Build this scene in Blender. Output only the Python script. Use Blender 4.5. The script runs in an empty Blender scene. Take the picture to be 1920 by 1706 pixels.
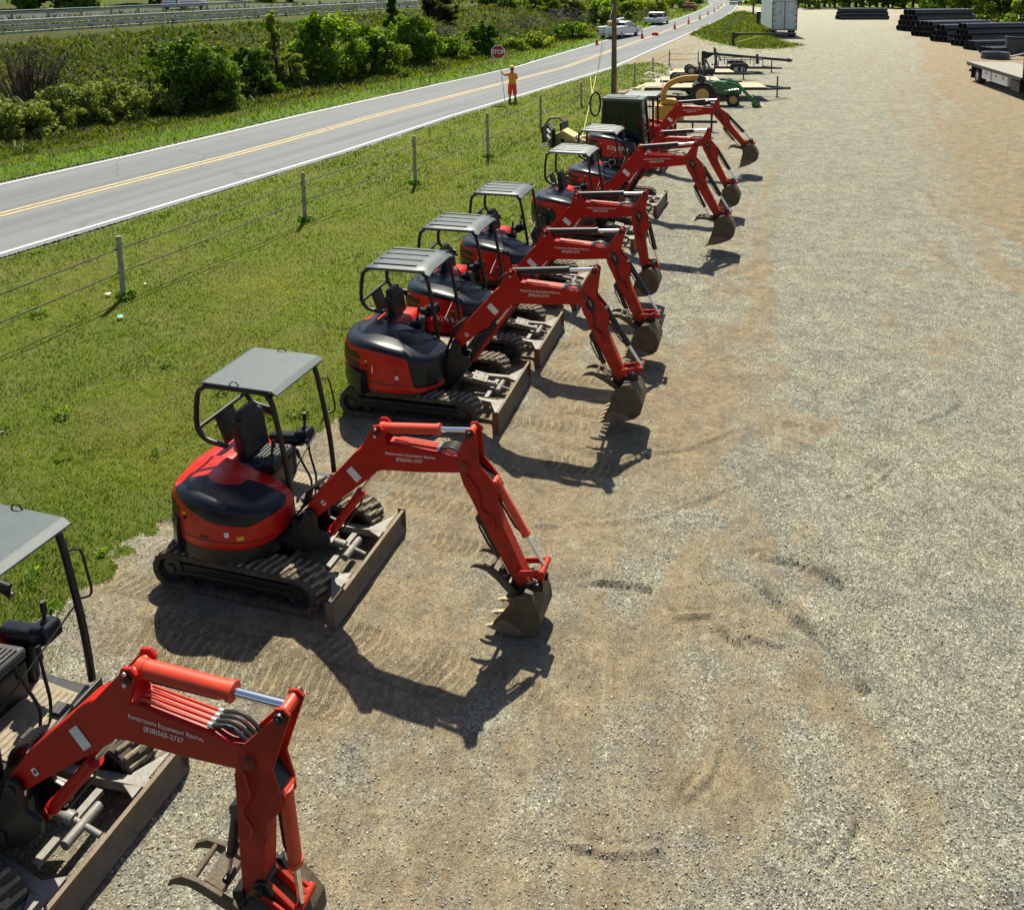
import bpy, math, random
import numpy as np
from mathutils import Vector, Matrix
random.seed(7); RNG = np.random.default_rng(11)
R = math.radians
scene = bpy.context.scene
COL = scene.collection

# ------------------------------------------------------------------ camera model
F = 1530.0; CX = 1100.0; CY = 205.0; TILT = math.atan(239 / 1530.0); H = 6.8
def ray(x, y):
    u = x - CX; v = y - CY
    return (u, F * math.cos(TILT) - v * math.sin(TILT), -(F * math.sin(TILT) + v * math.cos(TILT)))
def at(x, y, z=0.0):
    d = ray(x, y); k = (z - H) / d[2]
    return (d[0] * k, d[1] * k, z)
cam = bpy.data.cameras.new('camera'); camo = bpy.data.objects.new('camera', cam); COL.objects.link(camo)
camo.location = (0, 0, H); camo.rotation_euler = (R(90) - TILT, 0, 0)
cam.sensor_width = 36; cam.lens = 36 * F / 1920.0
cam.shift_x = (960 - CX) / 1920.0; cam.shift_y = -(853 - CY) / 1920.0
cam.clip_start = 0.1; cam.clip_end = 3000
scene.camera = camo

# ------------------------------------------------------------------ light
w = bpy.data.worlds.new('World'); scene.world = w; w.use_nodes = True
nt = w.node_tree; bg = nt.nodes['Background']
sky = nt.nodes.new('ShaderNodeTexSky'); sky.sky_type = 'NISHITA'; sky.sun_disc = False
SUN = Vector((-0.07, 0.66, 1.0)).normalized()
sky.sun_elevation = math.asin(SUN.z); sky.sun_rotation = math.atan2(SUN.x, SUN.y)
nt.links.new(sky.outputs[0], bg.inputs[0]); bg.inputs[1].default_value = 0.062
sl = bpy.data.lights.new('sun', 'SUN'); sl.energy = 4.8; sl.angle = R(0.6); sl.color = (1, 0.94, 0.77)
so = bpy.data.objects.new('sun', sl); COL.objects.link(so)
so.rotation_euler = (-SUN).to_track_quat('-Z', 'Y').to_euler(); so.location = (0, 30, 60)
scene.view_settings.view_transform = 'Standard'; scene.view_settings.look = 'None'
scene.view_settings.exposure = 0.76; scene.view_settings.gamma = 1.0
scene.render.engine = 'CYCLES'
scene.cycles.max_bounces = 6; scene.cycles.diffuse_bounces = 3; scene.cycles.transparent_max_bounces = 8

# ------------------------------------------------------------------ materials
def mat(name, col, rough=0.6, metal=0.0, var=0.0, vscale=6.0, bump=0.0, bscale=40.0, dust=0.0,
        dustcol=(0.32, 0.26, 0.18), spec=0.5, coat=0.0, detail=6):
    m = bpy.data.materials.new(name); m.use_nodes = True
    n = m.node_tree; L = n.links; b = n.nodes['Principled BSDF']
    b.inputs['Roughness'].default_value = rough; b.inputs['Metallic'].default_value = metal
    b.inputs['Specular IOR Level'].default_value = spec
    if coat: b.inputs['Coat Weight'].default_value = coat; b.inputs['Coat Roughness'].default_value = 0.15
    c = (*col, 1)
    b.inputs['Base Color'].default_value = c
    if var or dust or bump:
        tc = n.nodes.new('ShaderNodeTexCoord')
        src = None
        if var:
            no = n.nodes.new('ShaderNodeTexNoise'); no.inputs['Scale'].default_value = vscale
            no.inputs['Detail'].default_value = detail; no.inputs['Roughness'].default_value = 0.65
            L.new(tc.outputs['Object'], no.inputs['Vector'])
            cr = n.nodes.new('ShaderNodeValToRGB')
            cr.color_ramp.elements[0].position = 0.3; cr.color_ramp.elements[1].position = 0.7
            cr.color_ramp.elements[0].color = (*[x * (1 - var) for x in col], 1)
            cr.color_ramp.elements[1].color = (*[min(1, x * (1 + var)) for x in col], 1)
            L.new(no.outputs['Fac'], cr.inputs['Fac']); src = cr.outputs['Color']
        if dust:
            nd = n.nodes.new('ShaderNodeTexNoise'); nd.inputs['Scale'].default_value = 9
            nd.inputs['Detail'].default_value = 8; nd.inputs['Roughness'].default_value = 0.7
            L.new(tc.outputs['Object'], nd.inputs['Vector'])
            r2 = n.nodes.new('ShaderNodeValToRGB')
            r2.color_ramp.elements[0].position = max(0.0, 0.62 - dust * 0.5); r2.color_ramp.elements[1].position = min(1, 0.86 - dust * 0.35)
            L.new(nd.outputs['Fac'], r2.inputs['Fac'])
            mx = n.nodes.new('ShaderNodeMix'); mx.data_type = 'RGBA'
            ml = n.nodes.new('ShaderNodeMath'); ml.operation = 'MULTIPLY'; ml.inputs[1].default_value = min(1, dust * 1.3)
            L.new(r2.outputs['Color'], ml.inputs[0]); L.new(ml.outputs[0], mx.inputs['Factor'])
            if src: L.new(src, mx.inputs['A'])
            else: mx.inputs['A'].default_value = c
            mx.inputs['B'].default_value = (*dustcol, 1); src = mx.outputs['Result']
            rr = n.nodes.new('ShaderNodeMath'); rr.operation = 'MULTIPLY_ADD'
            rr.inputs[1].default_value = 0.5; rr.inputs[2].default_value = rough; rr.use_clamp = True
            L.new(ml.outputs[0], rr.inputs[0]); L.new(rr.outputs[0], b.inputs['Roughness'])
        if src: L.new(src, b.inputs['Base Color'])
        if bump:
            nb = n.nodes.new('ShaderNodeTexNoise'); nb.inputs['Scale'].default_value = bscale; nb.inputs['Detail'].default_value = 4
            L.new(tc.outputs['Object'], nb.inputs['Vector'])
            bp = n.nodes.new('ShaderNodeBump'); bp.inputs['Strength'].default_value = bump; bp.inputs['Distance'].default_value = 0.02
            L.new(nb.outputs['Fac'], bp.inputs['Height']); L.new(bp.outputs['Normal'], b.inputs['Normal'])
    return m
M = {}
M['red_arm'] = mat('worn_red_paint', (0.42, 0.012, 0.004), 0.5, var=0.35, vscale=5, dust=0.5, dustcol=(0.22, 0.05, 0.018), spec=.3)
M['red'] = mat('red_paint', (0.42, 0.009, 0.004), 0.42, var=0.16, vscale=3, dust=0.13, dustcol=(0.36, 0.10, 0.05), spec=.3)
M['red_hull'] = mat('red_hull_paint', (0.54, 0.012, 0.005), 0.36, var=0.16, vscale=3, dust=0.16, dustcol=(0.40, 0.10, 0.05), spec=.4)
M['red_cyl'] = mat('orange_red_cylinder_paint', (0.62, 0.05, 0.015), 0.45, var=0.15, vscale=5, dust=0.15)
M['black'] = mat('black_paint', (0.009, 0.010, 0.011), 0.42, var=0.3, dust=0.16, dustcol=(0.10, 0.09, 0.07))
M['hoodblack'] = mat('black_moulded_hood', (0.008, 0.011, 0.016), 0.30, var=0.2, vscale=3, spec=.38, dust=0.08, dustcol=(0.06, 0.06, 0.055))
M['rubber'] = mat('dusty_rubber', (0.030, 0.027, 0.023), 0.85, var=0.3, vscale=12, dust=0.5, dustcol=(0.17, 0.135, 0.09), bump=0.4)
M['cleat'] = mat('dusty_track_lug', (0.13, 0.105, 0.072), 0.9, var=0.35, vscale=9, dust=0.6, dustcol=(0.34, 0.28, 0.19), bump=0.4)
M['steel'] = mat('worn_grey_steel', (0.19, 0.18, 0.17), 0.55, metal=0.25, var=0.25, vscale=8, dust=0.4, dustcol=(0.30, 0.25, 0.18), bump=0.2)
M['blade'] = mat('worn_blade_steel', (0.13, 0.095, 0.068), 0.55, metal=0.2, var=0.3, vscale=6, dust=0.5, dustcol=(0.25, 0.19, 0.13), bump=0.25)
M['bucket'] = mat('dirty_bucket_steel', (0.072, 0.054, 0.033), 0.6, metal=0.2, var=0.4, vscale=7, dust=0.45, dustcol=(0.17, 0.13, 0.08), bump=0.3)
M['tooth'] = mat('polished_tooth_steel', (0.36, 0.28, 0.17), 0.55, metal=0.3, var=0.3, vscale=10, dust=0.4)
M['chrome'] = mat('chrome_rod', (0.85, 0.85, 0.86), 0.16, metal=1.0)
M['roof'] = mat('grey_canopy_paint', (0.058, 0.078, 0.084), 0.45, var=0.22, vscale=5, dust=0.2, dustcol=(0.17, 0.18, 0.165))
M['roof_pale'] = mat('faded_canopy_paint', (0.20, 0.215, 0.215), 0.42, var=0.2, vscale=5, dust=0.25, dustcol=(0.36, 0.36, 0.33))
M['roof_flat'] = mat('slate_canopy_paint', (0.068, 0.088, 0.094), 0.5, var=0.12, vscale=6, bump=0.08, bscale=120)
M['seat'] = mat('black_vinyl', (0.012, 0.012, 0.012), 0.5, bump=0.2)
M['seatfab'] = mat('ribbed_seat_fabric', (0.05, 0.052, 0.055), 0.6, var=0.3, vscale=30)
M['mat'] = mat('floor_mat', (0.26, 0.22, 0.16), 0.8, var=0.3, vscale=15, dust=0.4)
M['decal'] = mat('white_decal', (0.75, 0.72, 0.66), 0.5, var=0.12, vscale=20)
M['letter'] = mat('cream_lettering', (0.85, 0.72, 0.62), 0.5)
M['yellow_decal'] = mat('yellow_sticker', (0.75, 0.45, 0.03), 0.5)
M['hose'] = mat('black_hose', (0.012, 0.012, 0.012), 0.5)
M['glass'] = mat('tinted_cab_glass', (0.010, 0.016, 0.017), 0.08, spec=0.5); M['glass'].node_tree.nodes['Principled BSDF'].inputs['Alpha'].default_value = 0.90
M['deckgrey'] = mat('grey_deck_boards', (0.27, 0.25, 0.21), 0.8, var=0.2, vscale=3, dust=.3)
M['carglass'] = mat('dark_car_glass', (0.02, 0.025, 0.03), 0.08, spec=0.8)
M['white'] = mat('white_vehicle_paint', (0.72, 0.73, 0.74), 0.35, var=0.06, dust=0.15, dustcol=(0.5, 0.46, 0.38))
M['silver'] = mat('silver_vehicle_paint', (0.42, 0.44, 0.47), 0.3, metal=0.6)
M['tyre'] = mat('tyre_rubber', (0.02, 0.02, 0.02), 0.8, var=0.3, dust=0.2)
M['wood'] = mat('pale_deck_boards', (0.50, 0.39, 0.27), 0.8, var=0.25, vscale=4)
M['wooddark'] = mat('weathered_post_wood', (0.33, 0.32, 0.23), 0.9, var=0.4, vscale=10, bump=0.4)
M['pole'] = mat('brown_pole_wood', (0.145, 0.095, 0.055), 0.9, var=0.4, vscale=5, bump=0.4)
M['sunlitgalv'] = mat('sunlit_rail_top', (0.75, 0.76, 0.74), 0.4, metal=0.2)  # galvanised steel with the sun on the rail top put into its colour
M['galv'] = mat('galvanised_steel', (0.50, 0.52, 0.50), 0.4, metal=0.6, var=0.15)
M['wire'] = mat('dark_wire', (0.02, 0.018, 0.013), 0.6, metal=0.3)
M['green'] = mat('tractor_green', (0.012, 0.13, 0.03), 0.3, var=0.15, dust=0.12, coat=0.4)
M['wheelyellow'] = mat('wheel_yellow', (0.60, 0.42, 0.12), 0.5, var=0.15, dust=0.3)
M['yellow'] = mat('machine_yellow', (0.52, 0.27, 0.03), 0.5, var=0.2, dust=0.3)
M['cream'] = mat('cream_yellow_box', (0.62, 0.50, 0.22), 0.6, var=0.12)
M['guy'] = mat('yellow_guy_guard', (0.75, 0.72, 0.10), 0.5)
M['hivis'] = mat('hi_vis_orange', (1.0, 0.22, 0.02), 0.7, var=0.1, vscale=8)
M['hivisred'] = mat('hi_vis_red_shorts', (0.95, 0.05, 0.02), 0.7, var=0.1, vscale=8)
M['hivisyellow'] = mat('hi_vis_yellow', (0.70, 0.78, 0.08), 0.6)
M['helmet'] = mat('orange_hard_hat', (0.95, 0.36, 0.10), 0.35)
M['skin'] = mat('skin', (0.34, 0.17, 0.10), 0.6)
M['hair'] = mat('brown_hair', (0.05, 0.025, 0.015), 0.8)
M['boot'] = mat('dark_boots', (0.02, 0.015, 0.012), 0.7)
M['signred'] = mat('sign_red', (0.30, 0.008, 0.014), 0.45)
M['signwhite'] = mat('sign_white', (0.80, 0.78, 0.78), 0.5)
M['cone'] = mat('cone_orange', (0.72, 0.055, 0.03), 0.55)
M['conered'] = mat('crate_red', (0.60, 0.03, 0.03), 0.5)
M['pipe'] = mat('black_corrugated_plastic', (0.026, 0.031, 0.038), 0.32, var=0.25, vscale=2)
M['pipegreen'] = mat('dark_green_plastic', (0.02, 0.05, 0.045), 0.4, var=0.2, vscale=2)
M['concrete'] = mat('pale_concrete', (0.36, 0.38, 0.35), 0.9, var=0.15, vscale=5)
M['van'] = mat('grey_white_trailer_door', (0.50, 0.55, 0.60), 0.45, var=0.1, vscale=2, dust=0.25, dustcol=(0.34, 0.30, 0.26))
M['rust'] = mat('rusty_steel', (0.20, 0.07, 0.03), 0.85, var=0.35)
M['navy'] = mat('dark_navy_paint', (0.018, 0.02, 0.045), 0.4, var=0.2)
M['blue'] = mat('blue_lettering', (0.06, 0.09, 0.35), 0.5)
M['bark'] = mat('tree_bark', (0.055, 0.045, 0.032), 0.9, var=0.35, vscale=8, bump=0.4)
M['twig'] = mat('dead_twigs', (0.17, 0.14, 0.115), 0.9, var=0.35, vscale=5)
M['twigbrown'] = mat('brown_twigs', (0.075, 0.048, 0.032), 0.9, var=0.35, vscale=5)
M['amber'] = mat('amber_lamp', (0.8, 0.3, 0.03), 0.3)
M['taillight'] = mat('red_tail_lamp', (0.35, 0.01, 0.01), 0.3)
M['litter'] = mat('white_litter', (0.8, 0.78, 0.72), 0.7)
M['littergreen'] = mat('teal_litter', (0.15, 0.62, 0.38), 0.5)

def leafmat(name, trans=0.45, hue=1.0):
    m = bpy.data.materials.new(name); m.use_nodes = True
    n = m.node_tree; L = n.links
    for x in list(n.nodes): n.nodes.remove(x)
    out = n.nodes.new('ShaderNodeOutputMaterial')
    at_ = n.nodes.new('ShaderNodeAttribute'); at_.attribute_name = 'col'
    d = n.nodes.new('ShaderNodeBsdfDiffuse'); t = n.nodes.new('ShaderNodeBsdfTranslucent')
    g = n.nodes.new('ShaderNodeBsdfGlossy'); g.inputs['Roughness'].default_value = 0.5
    g.inputs['Color'].default_value = (0.5, 0.5, 0.45, 1)
    hs = n.nodes.new('ShaderNodeMix'); hs.data_type = 'RGBA'; hs.blend_type = 'MULTIPLY'; hs.inputs['Factor'].default_value = 1
    hs.inputs['B'].default_value = (1.9, 1.75, 0.55, 1)
    mx = n.nodes.new('ShaderNodeMixShader'); mx.inputs[0].default_value = trans
    m2 = n.nodes.new('ShaderNodeMixShader'); m2.inputs[0].default_value = 0.05
    L.new(at_.outputs['Color'], d.inputs['Color']); L.new(at_.outputs['Color'], hs.inputs['A'])
    L.new(hs.outputs['Result'], t.inputs['Color'])
    L.new(d.outputs[0], mx.inputs[1]); L.new(t.outputs[0], mx.inputs[2])
    L.new(mx.outputs[0], m2.inputs[1]); L.new(g.outputs[0], m2.inputs[2]); L.new(m2.outputs[0], out.inputs[0])
    return m
M['leaf'] = leafmat('leaf'); M['grassblade'] = leafmat('grass_blade', 0.35)

# ------------------------------------------------------------------ mesh builder
class MB:
    def __init__(s): s.v = []; s.f = []
    def add(s, vs, fs):
        o = len(s.v); s.v += [tuple(p) for p in vs]; s.f += [tuple(i + o for i in f) for f in fs]; return s
    def box(s, x0, x1, y0, y1, z0, z1):
        return s.add([(x0,y0,z0),(x1,y0,z0),(x1,y1,z0),(x0,y1,z0),(x0,y0,z1),(x1,y0,z1),(x1,y1,z1),(x0,y1,z1)],
              [(0,3,2,1),(4,5,6,7),(0,1,5,4),(1,2,6,5),(2,3,7,6),(3,0,4,7)])
    def cbox(s, c, d, m=None):
        x, y, z = [a / 2 for a in d]
        p = [Vector(q) for q in [(-x,-y,-z),(x,-y,-z),(x,y,-z),(-x,y,-z),(-x,-y,z),(x,-y,z),(x,y,z),(-x,y,z)]]
        if m is not None: p = [m @ q for q in p]
        return s.add([q + Vector(c) for q in p], [(0,3,2,1),(4,5,6,7),(0,1,5,4),(1,2,6,5),(2,3,7,6),(3,0,4,7)])
    def bar(s, p, q, w, h, up=(0, 0, 1)):
        p = Vector(p); q = Vector(q); d = (q - p).normalized(); up = Vector(up)
        if abs(d.dot(up)) > 0.98: up = Vector((1, 0, 0))
        a = d.cross(up).normalized() * w / 2; b = a.normalized().cross(d).normalized() * h / 2
        v = [p - a - b, p + a - b, p + a + b, p - a + b, q - a - b, q + a - b, q + a + b, q - a + b]
        return s.add(v, [(0,1,2,3),(4,7,6,5),(0,4,5,1),(1,5,6,2),(2,6,7,3),(3,7,4,0)])
    def prism(s, poly, y0, y1):        # poly in (x,z), extruded along y
        n = len(poly); v = [(x, y0, z) for x, z in poly] + [(x, y1, z) for x, z in poly]
        f = [tuple(range(n)), tuple(range(2*n-1, n-1, -1))] + [(i, n+i, n+(i+1) % n, (i+1) % n) for i in range(n)]
        return s.add(v, f)
    def vprism(s, poly, z0, z1):       # poly in (x,y), extruded along z
        n = len(poly); v = [(x, y, z0) for x, y in poly] + [(x, y, z1) for x, y in poly]
        f = [tuple(range(n-1, -1, -1)), tuple(range(n, 2*n))] + [(i, (i+1) % n, n+(i+1) % n, n+i) for i in range(n)]
        return s.add(v, f)
    def cyl(s, p, q, r0, r1=None, n=12, cap=True):
        r1 = r0 if r1 is None else r1
        p = Vector(p); q = Vector(q); d = (q - p).normalized()
        u = d.orthogonal().normalized(); w_ = d.cross(u)
        v = []
        for c, r in ((p, r0), (q, r1)):
            for i in range(n):
                a = 2 * math.pi * i / n; v.append(c + (u * math.cos(a) + w_ * math.sin(a)) * r)
        f = [(i, (i+1) % n, n+(i+1) % n, n+i) for i in range(n)]
        if cap: f += [tuple(range(n-1, -1, -1)), tuple(range(n, 2*n))]
        return s.add(v, f)
    def tube(s, pts, r, n=8, closed=False, r1=None):
        pts = [Vector(p) for p in pts]; N = len(pts); v = []; prev = None
        for k, p in enumerate(pts):
            if closed: d = pts[(k+1) % N] - pts[k-1]
            else: d = pts[min(k+1, N-1)] - pts[max(k-1, 0)]
            d.normalize()
            u = d.orthogonal().normalized() if prev is None else (prev - d * prev.dot(d)).normalized()
            prev = u; w_ = d.cross(u); rr = r if r1 is None else r + (r1 - r) * k / (N - 1)
            for i in range(n):
                a = 2 * math.pi * i / n; v.append(p + (u * math.cos(a) + w_ * math.sin(a)) * rr)
        f = []
        for k in range(N if closed else N - 1):
            k2 = (k + 1) % N
            for i in range(n): f.append((k*n+i, k*n+(i+1) % n, k2*n+(i+1) % n, k2*n+i))
        if not closed: f += [tuple(range(n-1, -1, -1)), tuple(range((N-1)*n, N*n))]
        return s.add(v, f)
    def sphere(s, c, rx, ry=None, rz=None, n=12, m=8):
        ry = ry or rx; rz = rz or rx; v = []; f = []
        for j in range(m + 1):
            t = math.pi * j / m
            for i in range(n):
                a = 2*math.pi*i/n; v.append((c[0]+rx*math.sin(t)*math.cos(a), c[1]+ry*math.sin(t)*math.sin(a), c[2]+rz*math.cos(t)))
        for j in range(m):
            for i in range(n): f.append((j*n+i, (j+1)*n+i, (j+1)*n+(i+1) % n, j*n+(i+1) % n))
        return s.add(v, f)
    def lathe(s, prof, c, axis='z', n=20):   # prof (r,h)
        v = []; f = []; m = len(prof)
        for r, h in prof:
            for i in range(n):
                a = 2*math.pi*i/n; x, y = r*math.cos(a), r*math.sin(a)
                if axis == 'z': v.append((c[0]+x, c[1]+y, c[2]+h))
                else: v.append((c[0]+x, c[1]+h, c[2]+y))
        for j in range(m-1):
            for i in range(n):
                q = (j*n+i, j*n+(i+1) % n, (j+1)*n+(i+1) % n, (j+1)*n+i)
                f.append(q if axis == 'z' else q[::-1])
        return s.add(v, f)
    def build(s, name, m, parent=None, bevel=0.0, smooth=None, seg=2):
        me = bpy.data.meshes.new(name); me.from_pydata(s.v, [], s.f); me.validate()
        o = bpy.data.objects.new(name, me); COL.objects.link(o); me.materials.append(M[m] if isinstance(m, str) else m)
        if parent: o.parent = parent
        if bevel:
            b = o.modifiers.new('bevel', 'BEVEL'); b.width = bevel; b.segments = seg; b.limit_method = 'ANGLE'; b.angle_limit = R(35)
            b.harden_normals = False
        if smooth is not None:
            me.polygons.foreach_set('use_smooth', [True] * len(me.polygons))
            try: me.set_sharp_from_angle(angle=R(smooth))
            except Exception: pass
        return o
def thing(name, label, cat, loc=(0, 0, 0), rz=0.0, group=None):
    o = bpy.data.objects.new(name, None); COL.objects.link(o); o.location = loc; o.rotation_euler = (0, 0, rz)
    o.empty_display_size = 0.2
    o['label'] = label; o['category'] = cat
    if group: o['group'] = group
    return o
def tag(o, label, cat, group=None):
    o['label'] = label; o['category'] = cat
    if group: o['group'] = group
    return o
def struct(o): o['kind'] = 'structure'; return o
def npmesh(name, V, Fc, m, cols=None, smooth=False, parent=None):
    """V (n,3), Fc (k,4) or (k,3) arrays"""
    me = bpy.data.meshes.new(name); k, c = Fc.shape
    me.vertices.add(len(V)); me.vertices.foreach_set('co', V.astype(np.float32).ravel())
    me.loops.add(k*c); me.loops.foreach_set('vertex_index', Fc.astype(np.int32).ravel())
    me.polygons.add(k); me.polygons.foreach_set('loop_start', np.arange(0, k*c, c, dtype=np.int32))
    me.polygons.foreach_set('loop_total', np.full(k, c, dtype=np.int32))
    me.update(calc_edges=True)
    if cols:
        for nm, a in cols.items():
            if a.ndim == 1:
                t = me.attributes.new(nm, 'FLOAT', 'POINT'); t.data.foreach_set('value', a.astype(np.float32))
            else:
                t = me.attributes.new(nm, 'FLOAT_COLOR', 'POINT')
                t.data.foreach_set('color', np.concatenate([a, np.ones((len(a), 1))], 1).astype(np.float32).ravel())
    if smooth: me.polygons.foreach_set('use_smooth', np.ones(k, dtype=bool))
    o = bpy.data.objects.new(name, me); COL.objects.link(o); me.materials.append(M[m] if isinstance(m, str) else m)
    if parent: o.parent = parent
    return o
_tc = {}
def text(name, body, size, m, parent, origin, xdir, updir, small=False, space=1.0, align='CENTER'):
    key = (body, small, space, align)
    if key not in _tc:
        cu = bpy.data.curves.new('t', 'FONT'); cu.body = body; cu.size = 1; cu.align_x = align; cu.align_y = 'CENTER'
        cu.space_character = space; cu.offset = 0.012
        if small:
            cu.small_caps_scale = 0.78
            for i in range(len(body)): cu.body_format[i].use_small_caps = True
        ob = bpy.data.objects.new('t', cu); COL.objects.link(ob)
        dg = bpy.context.evaluated_depsgraph_get()
        me = bpy.data.meshes.new_from_object(ob.evaluated_get(dg)); bpy.data.objects.remove(ob)
        _tc[key] = me
    me = _tc[key].copy(); me.materials.clear(); me.materials.append(M[m])
    o = bpy.data.objects.new(name, me); COL.objects.link(o); o.parent = parent
    x = Vector(xdir).normalized(); u = Vector(updir); u = (u - x * u.dot(x)).normalized(); z = x.cross(u)
    mt = Matrix(((x.x, u.x, z.x, origin[0]), (x.y, u.y, z.y, origin[1]), (x.z, u.z, z.z, origin[2]), (0, 0, 0, 1)))
    o.matrix_local = mt @ Matrix.Diagonal((size, size, size, 1))
    return o
def arc(c, r, a0, a1, n=8):
    return [(c[0] + r*math.cos(R(a0 + (a1-a0)*i/n)), c[1] + r*math.sin(R(a0 + (a1-a0)*i/n))) for i in range(n+1)]
def spline(P, n=8, closed=False):
    P = [Vector(p) for p in P]; out = []; N = len(P)
    rng = range(N if closed else N - 1)
    for i in rng:
        g = (lambda k: P[k % N]) if closed else (lambda k: P[max(0, min(N-1, k))])
        a, b, c, d = g(i-1), g(i), g(i+1), g(i+2)
        for k in range(n):
            t = k / n
            out.append(0.5*((2*b) + (c-a)*t + (2*a-5*b+4*c-d)*t*t + (3*b-a-3*c+d)*t**3))
    if not closed: out.append(P[-1])
    return out

# ------------------------------------------------------------------ terrain
ZR = 0.5
near_px = [(0, 478), (320, 382.5), (640, 286), (850, 217), (1150, 127), (1250, 82), (1317, 52), (1355, 34), (1377, 19), (1384, 8)]
far_px = [(0, 343), (320, 270), (640, 198), (850, 151), (1100, 88), (1250, 46), (1284, 33), (1311, 20), (1330, 9)]
nw = [at(x, y, ZR)[:2] for x, y in near_px]; fw_ = [at(x, y, ZR)[:2] for x, y in far_px]
def ext(P):
    d = (P[0][0]-P[1][0])/(P[0][1]-P[1][1]); a = (P[0][0] + d*(-12-P[0][1]), -12)
    d2 = (P[-1][0]-P[-2][0])/(P[-1][1]-P[-2][1]); b = (P[-1][0] + d2*(420-P[-1][1])*0.4, 420)
    return np.array([a] + list(P) + [b])
NW = ext(nw); FW = ext(fw_)
def xn(Y): return np.interp(Y, NW[:, 1], NW[:, 0])
def xf(Y):  # far edge, seven metres of carriageway
    return xn(Y) - 7.35
def sm(t): t = np.clip(t, 0, 1); return t*t*(3-2*t)
def vnoise(x, y, s, seed=0):
    x = np.asarray(x, float)*s + seed*17.3; y = np.asarray(y, float)*s + seed*5.7
    xi = np.floor(x); yi = np.floor(y); fx = x-xi; fy = y-yi
    def h(a, b):
        v = np.sin(a*127.1 + b*311.7 + seed*74.7)*43758.5453; return v - np.floor(v)
    u = fx*fx*(3-2*fx); v = fy*fy*(3-2*fy)
    return (h(xi, yi)*(1-u) + h(xi+1, yi)*u)*(1-v) + (h(xi, yi+1)*(1-u) + h(xi+1, yi+1)*u)*v
def fbm(x, y, s, o=4, seed=0):
    r = 0; a = 0.5
    for k in range(o): r = r + a*vnoise(x, y, s*2**k, seed+k); a *= 0.5
    return r
ZH = 3.6
def terrain(X, Y):
    X = np.asarray(X, float); Y = np.asarray(Y, float)
    dn = (X - xn(Y))*0.94; e = (xf(Y) - X)*0.94
    z = ZR*(1 - sm((dn-0.4)/8.0))
    ze = ZR - 0.25*sm((e-1)/4) + (ZH-ZR+0.25)*sm((e-6)/17.0) + 9.0*sm((e-56)/60)
    z = np.where(e > 0, ze, z)
    z = z - 0.03*sm(np.minimum(dn+7.2, 1))*0
    return z
def tz(x, y): return float(terrain(x, y))
def atz(x, y, it=5):     # pixel onto the terrain
    z = 0.0
    for _ in range(12):
        p = at(x, y, z); z = 0.5*z + 0.5*tz(p[0], p[1])
    return at(x, y, z)
EDGE = np.array([(-9, 0), (-7.2, 5), (-6.1, 7.7), (-5.2, 8.8), (-4.55, 10.5), (-4.0, 12.4), (-3.5, 14.5), (-3.0, 16.9), (-2.2, 20), (-1.5, 22.6), (-0.7, 27.4),
                 (0.2, 31.8), (0.7, 36.5), (2.5, 46.5), (4.1, 53.9), (6.3, 63.9)])
def lotedge(Y): return np.interp(Y, EDGE[:, 1], EDGE[:, 0])
island = [at(*p) for p in [(1292, 74), (1330, 55), (1362, 38), (1388, 23), (1402, 26), (1425, 32), (1432, 46), (1447, 58), (1452, 74), (1478, 82), (1510, 86), (1460, 92), (1420, 93), (1385, 91), (1345, 86), (1310, 79)]]
island = [(p[0], p[1]) for p in island]
def inpoly(X, Y, poly):
    c = np.zeros(X.shape, bool); n = len(poly); j = n-1
    for i in range(n):
        xi, yi = poly[i]; xj, yj = poly[j]
        c ^= ((yi > Y) != (yj > Y)) & (X < (xj-xi)*(Y-yi)/(yj-yi+1e-12)+xi); j = i
    return c
def grassmask(X, Y):     # 1 where grass grows on the camera side of the road
    nz = (fbm(X, Y, 1.1, 5, 3) - 0.47)*2.2 + (vnoise(X, Y, 6, 5)-0.5)*0.45 + (vnoise(X, Y, 2.4, 15)-0.5)*0.8
    g = (X < lotedge(Y) + nz*np.clip(0.6+Y*0.02, 0.6, 1.6)) & (Y < 64.5 + 3*(vnoise(X, Y, 0.5, 2)-.5) + 0.5*(X-6))
    g |= inpoly(X + nz*2, Y + nz*6, island)
    g |= (Y > 215)
    return g
# soil marks on the lot, on the ground where they lie
sand_px = [(1100,700,260,90,1),(1460,690,60,30,.9),(950,900,330,90,.55),(420,1190,260,60,.9),(650,1290,200,60,.7),(1540,1295,55,35,.8),(1500,985,60,50,.6),
           (1340,1490,90,60,.5),(1700,1500,150,90,.4),(1650,260,330,50,1),(1780,320,260,50,.9),(1850,430,150,70,.6),(1500,330,140,25,.5),(1560,110,130,18,.8),
           (1300,330,120,30,.4),(1180,860,200,50,.6),(800,760,200,60,.8),(1560,60,120,12,.7),(1650,165,150,20,.7),(300,1120,150,50,.9),(560,1600,150,40,.4),
           (1870,250,150,40,.8),(1420,480,120,25,.45),(1210,240,150,20,.5),(1750,130,120,12,.5)]
def project(X, Y, Z=0.0):
    fwv = Y*math.cos(TILT) - (Z-H)*math.sin(TILT); dn = -(Z-H)*math.cos(TILT) - Y*math.sin(TILT)
    return CX + F*X/fwv, CY + F*dn/fwv
sands = []
for (px, py, rx, ry, a) in sand_px:
    c = at(px, py); e1 = at(px+rx, py); e2 = at(px, py-ry*0.8)
    sands.append((c[0], c[1], e1[0]-c[0], max(0.4, e2[1]-c[1]), a))
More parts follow.
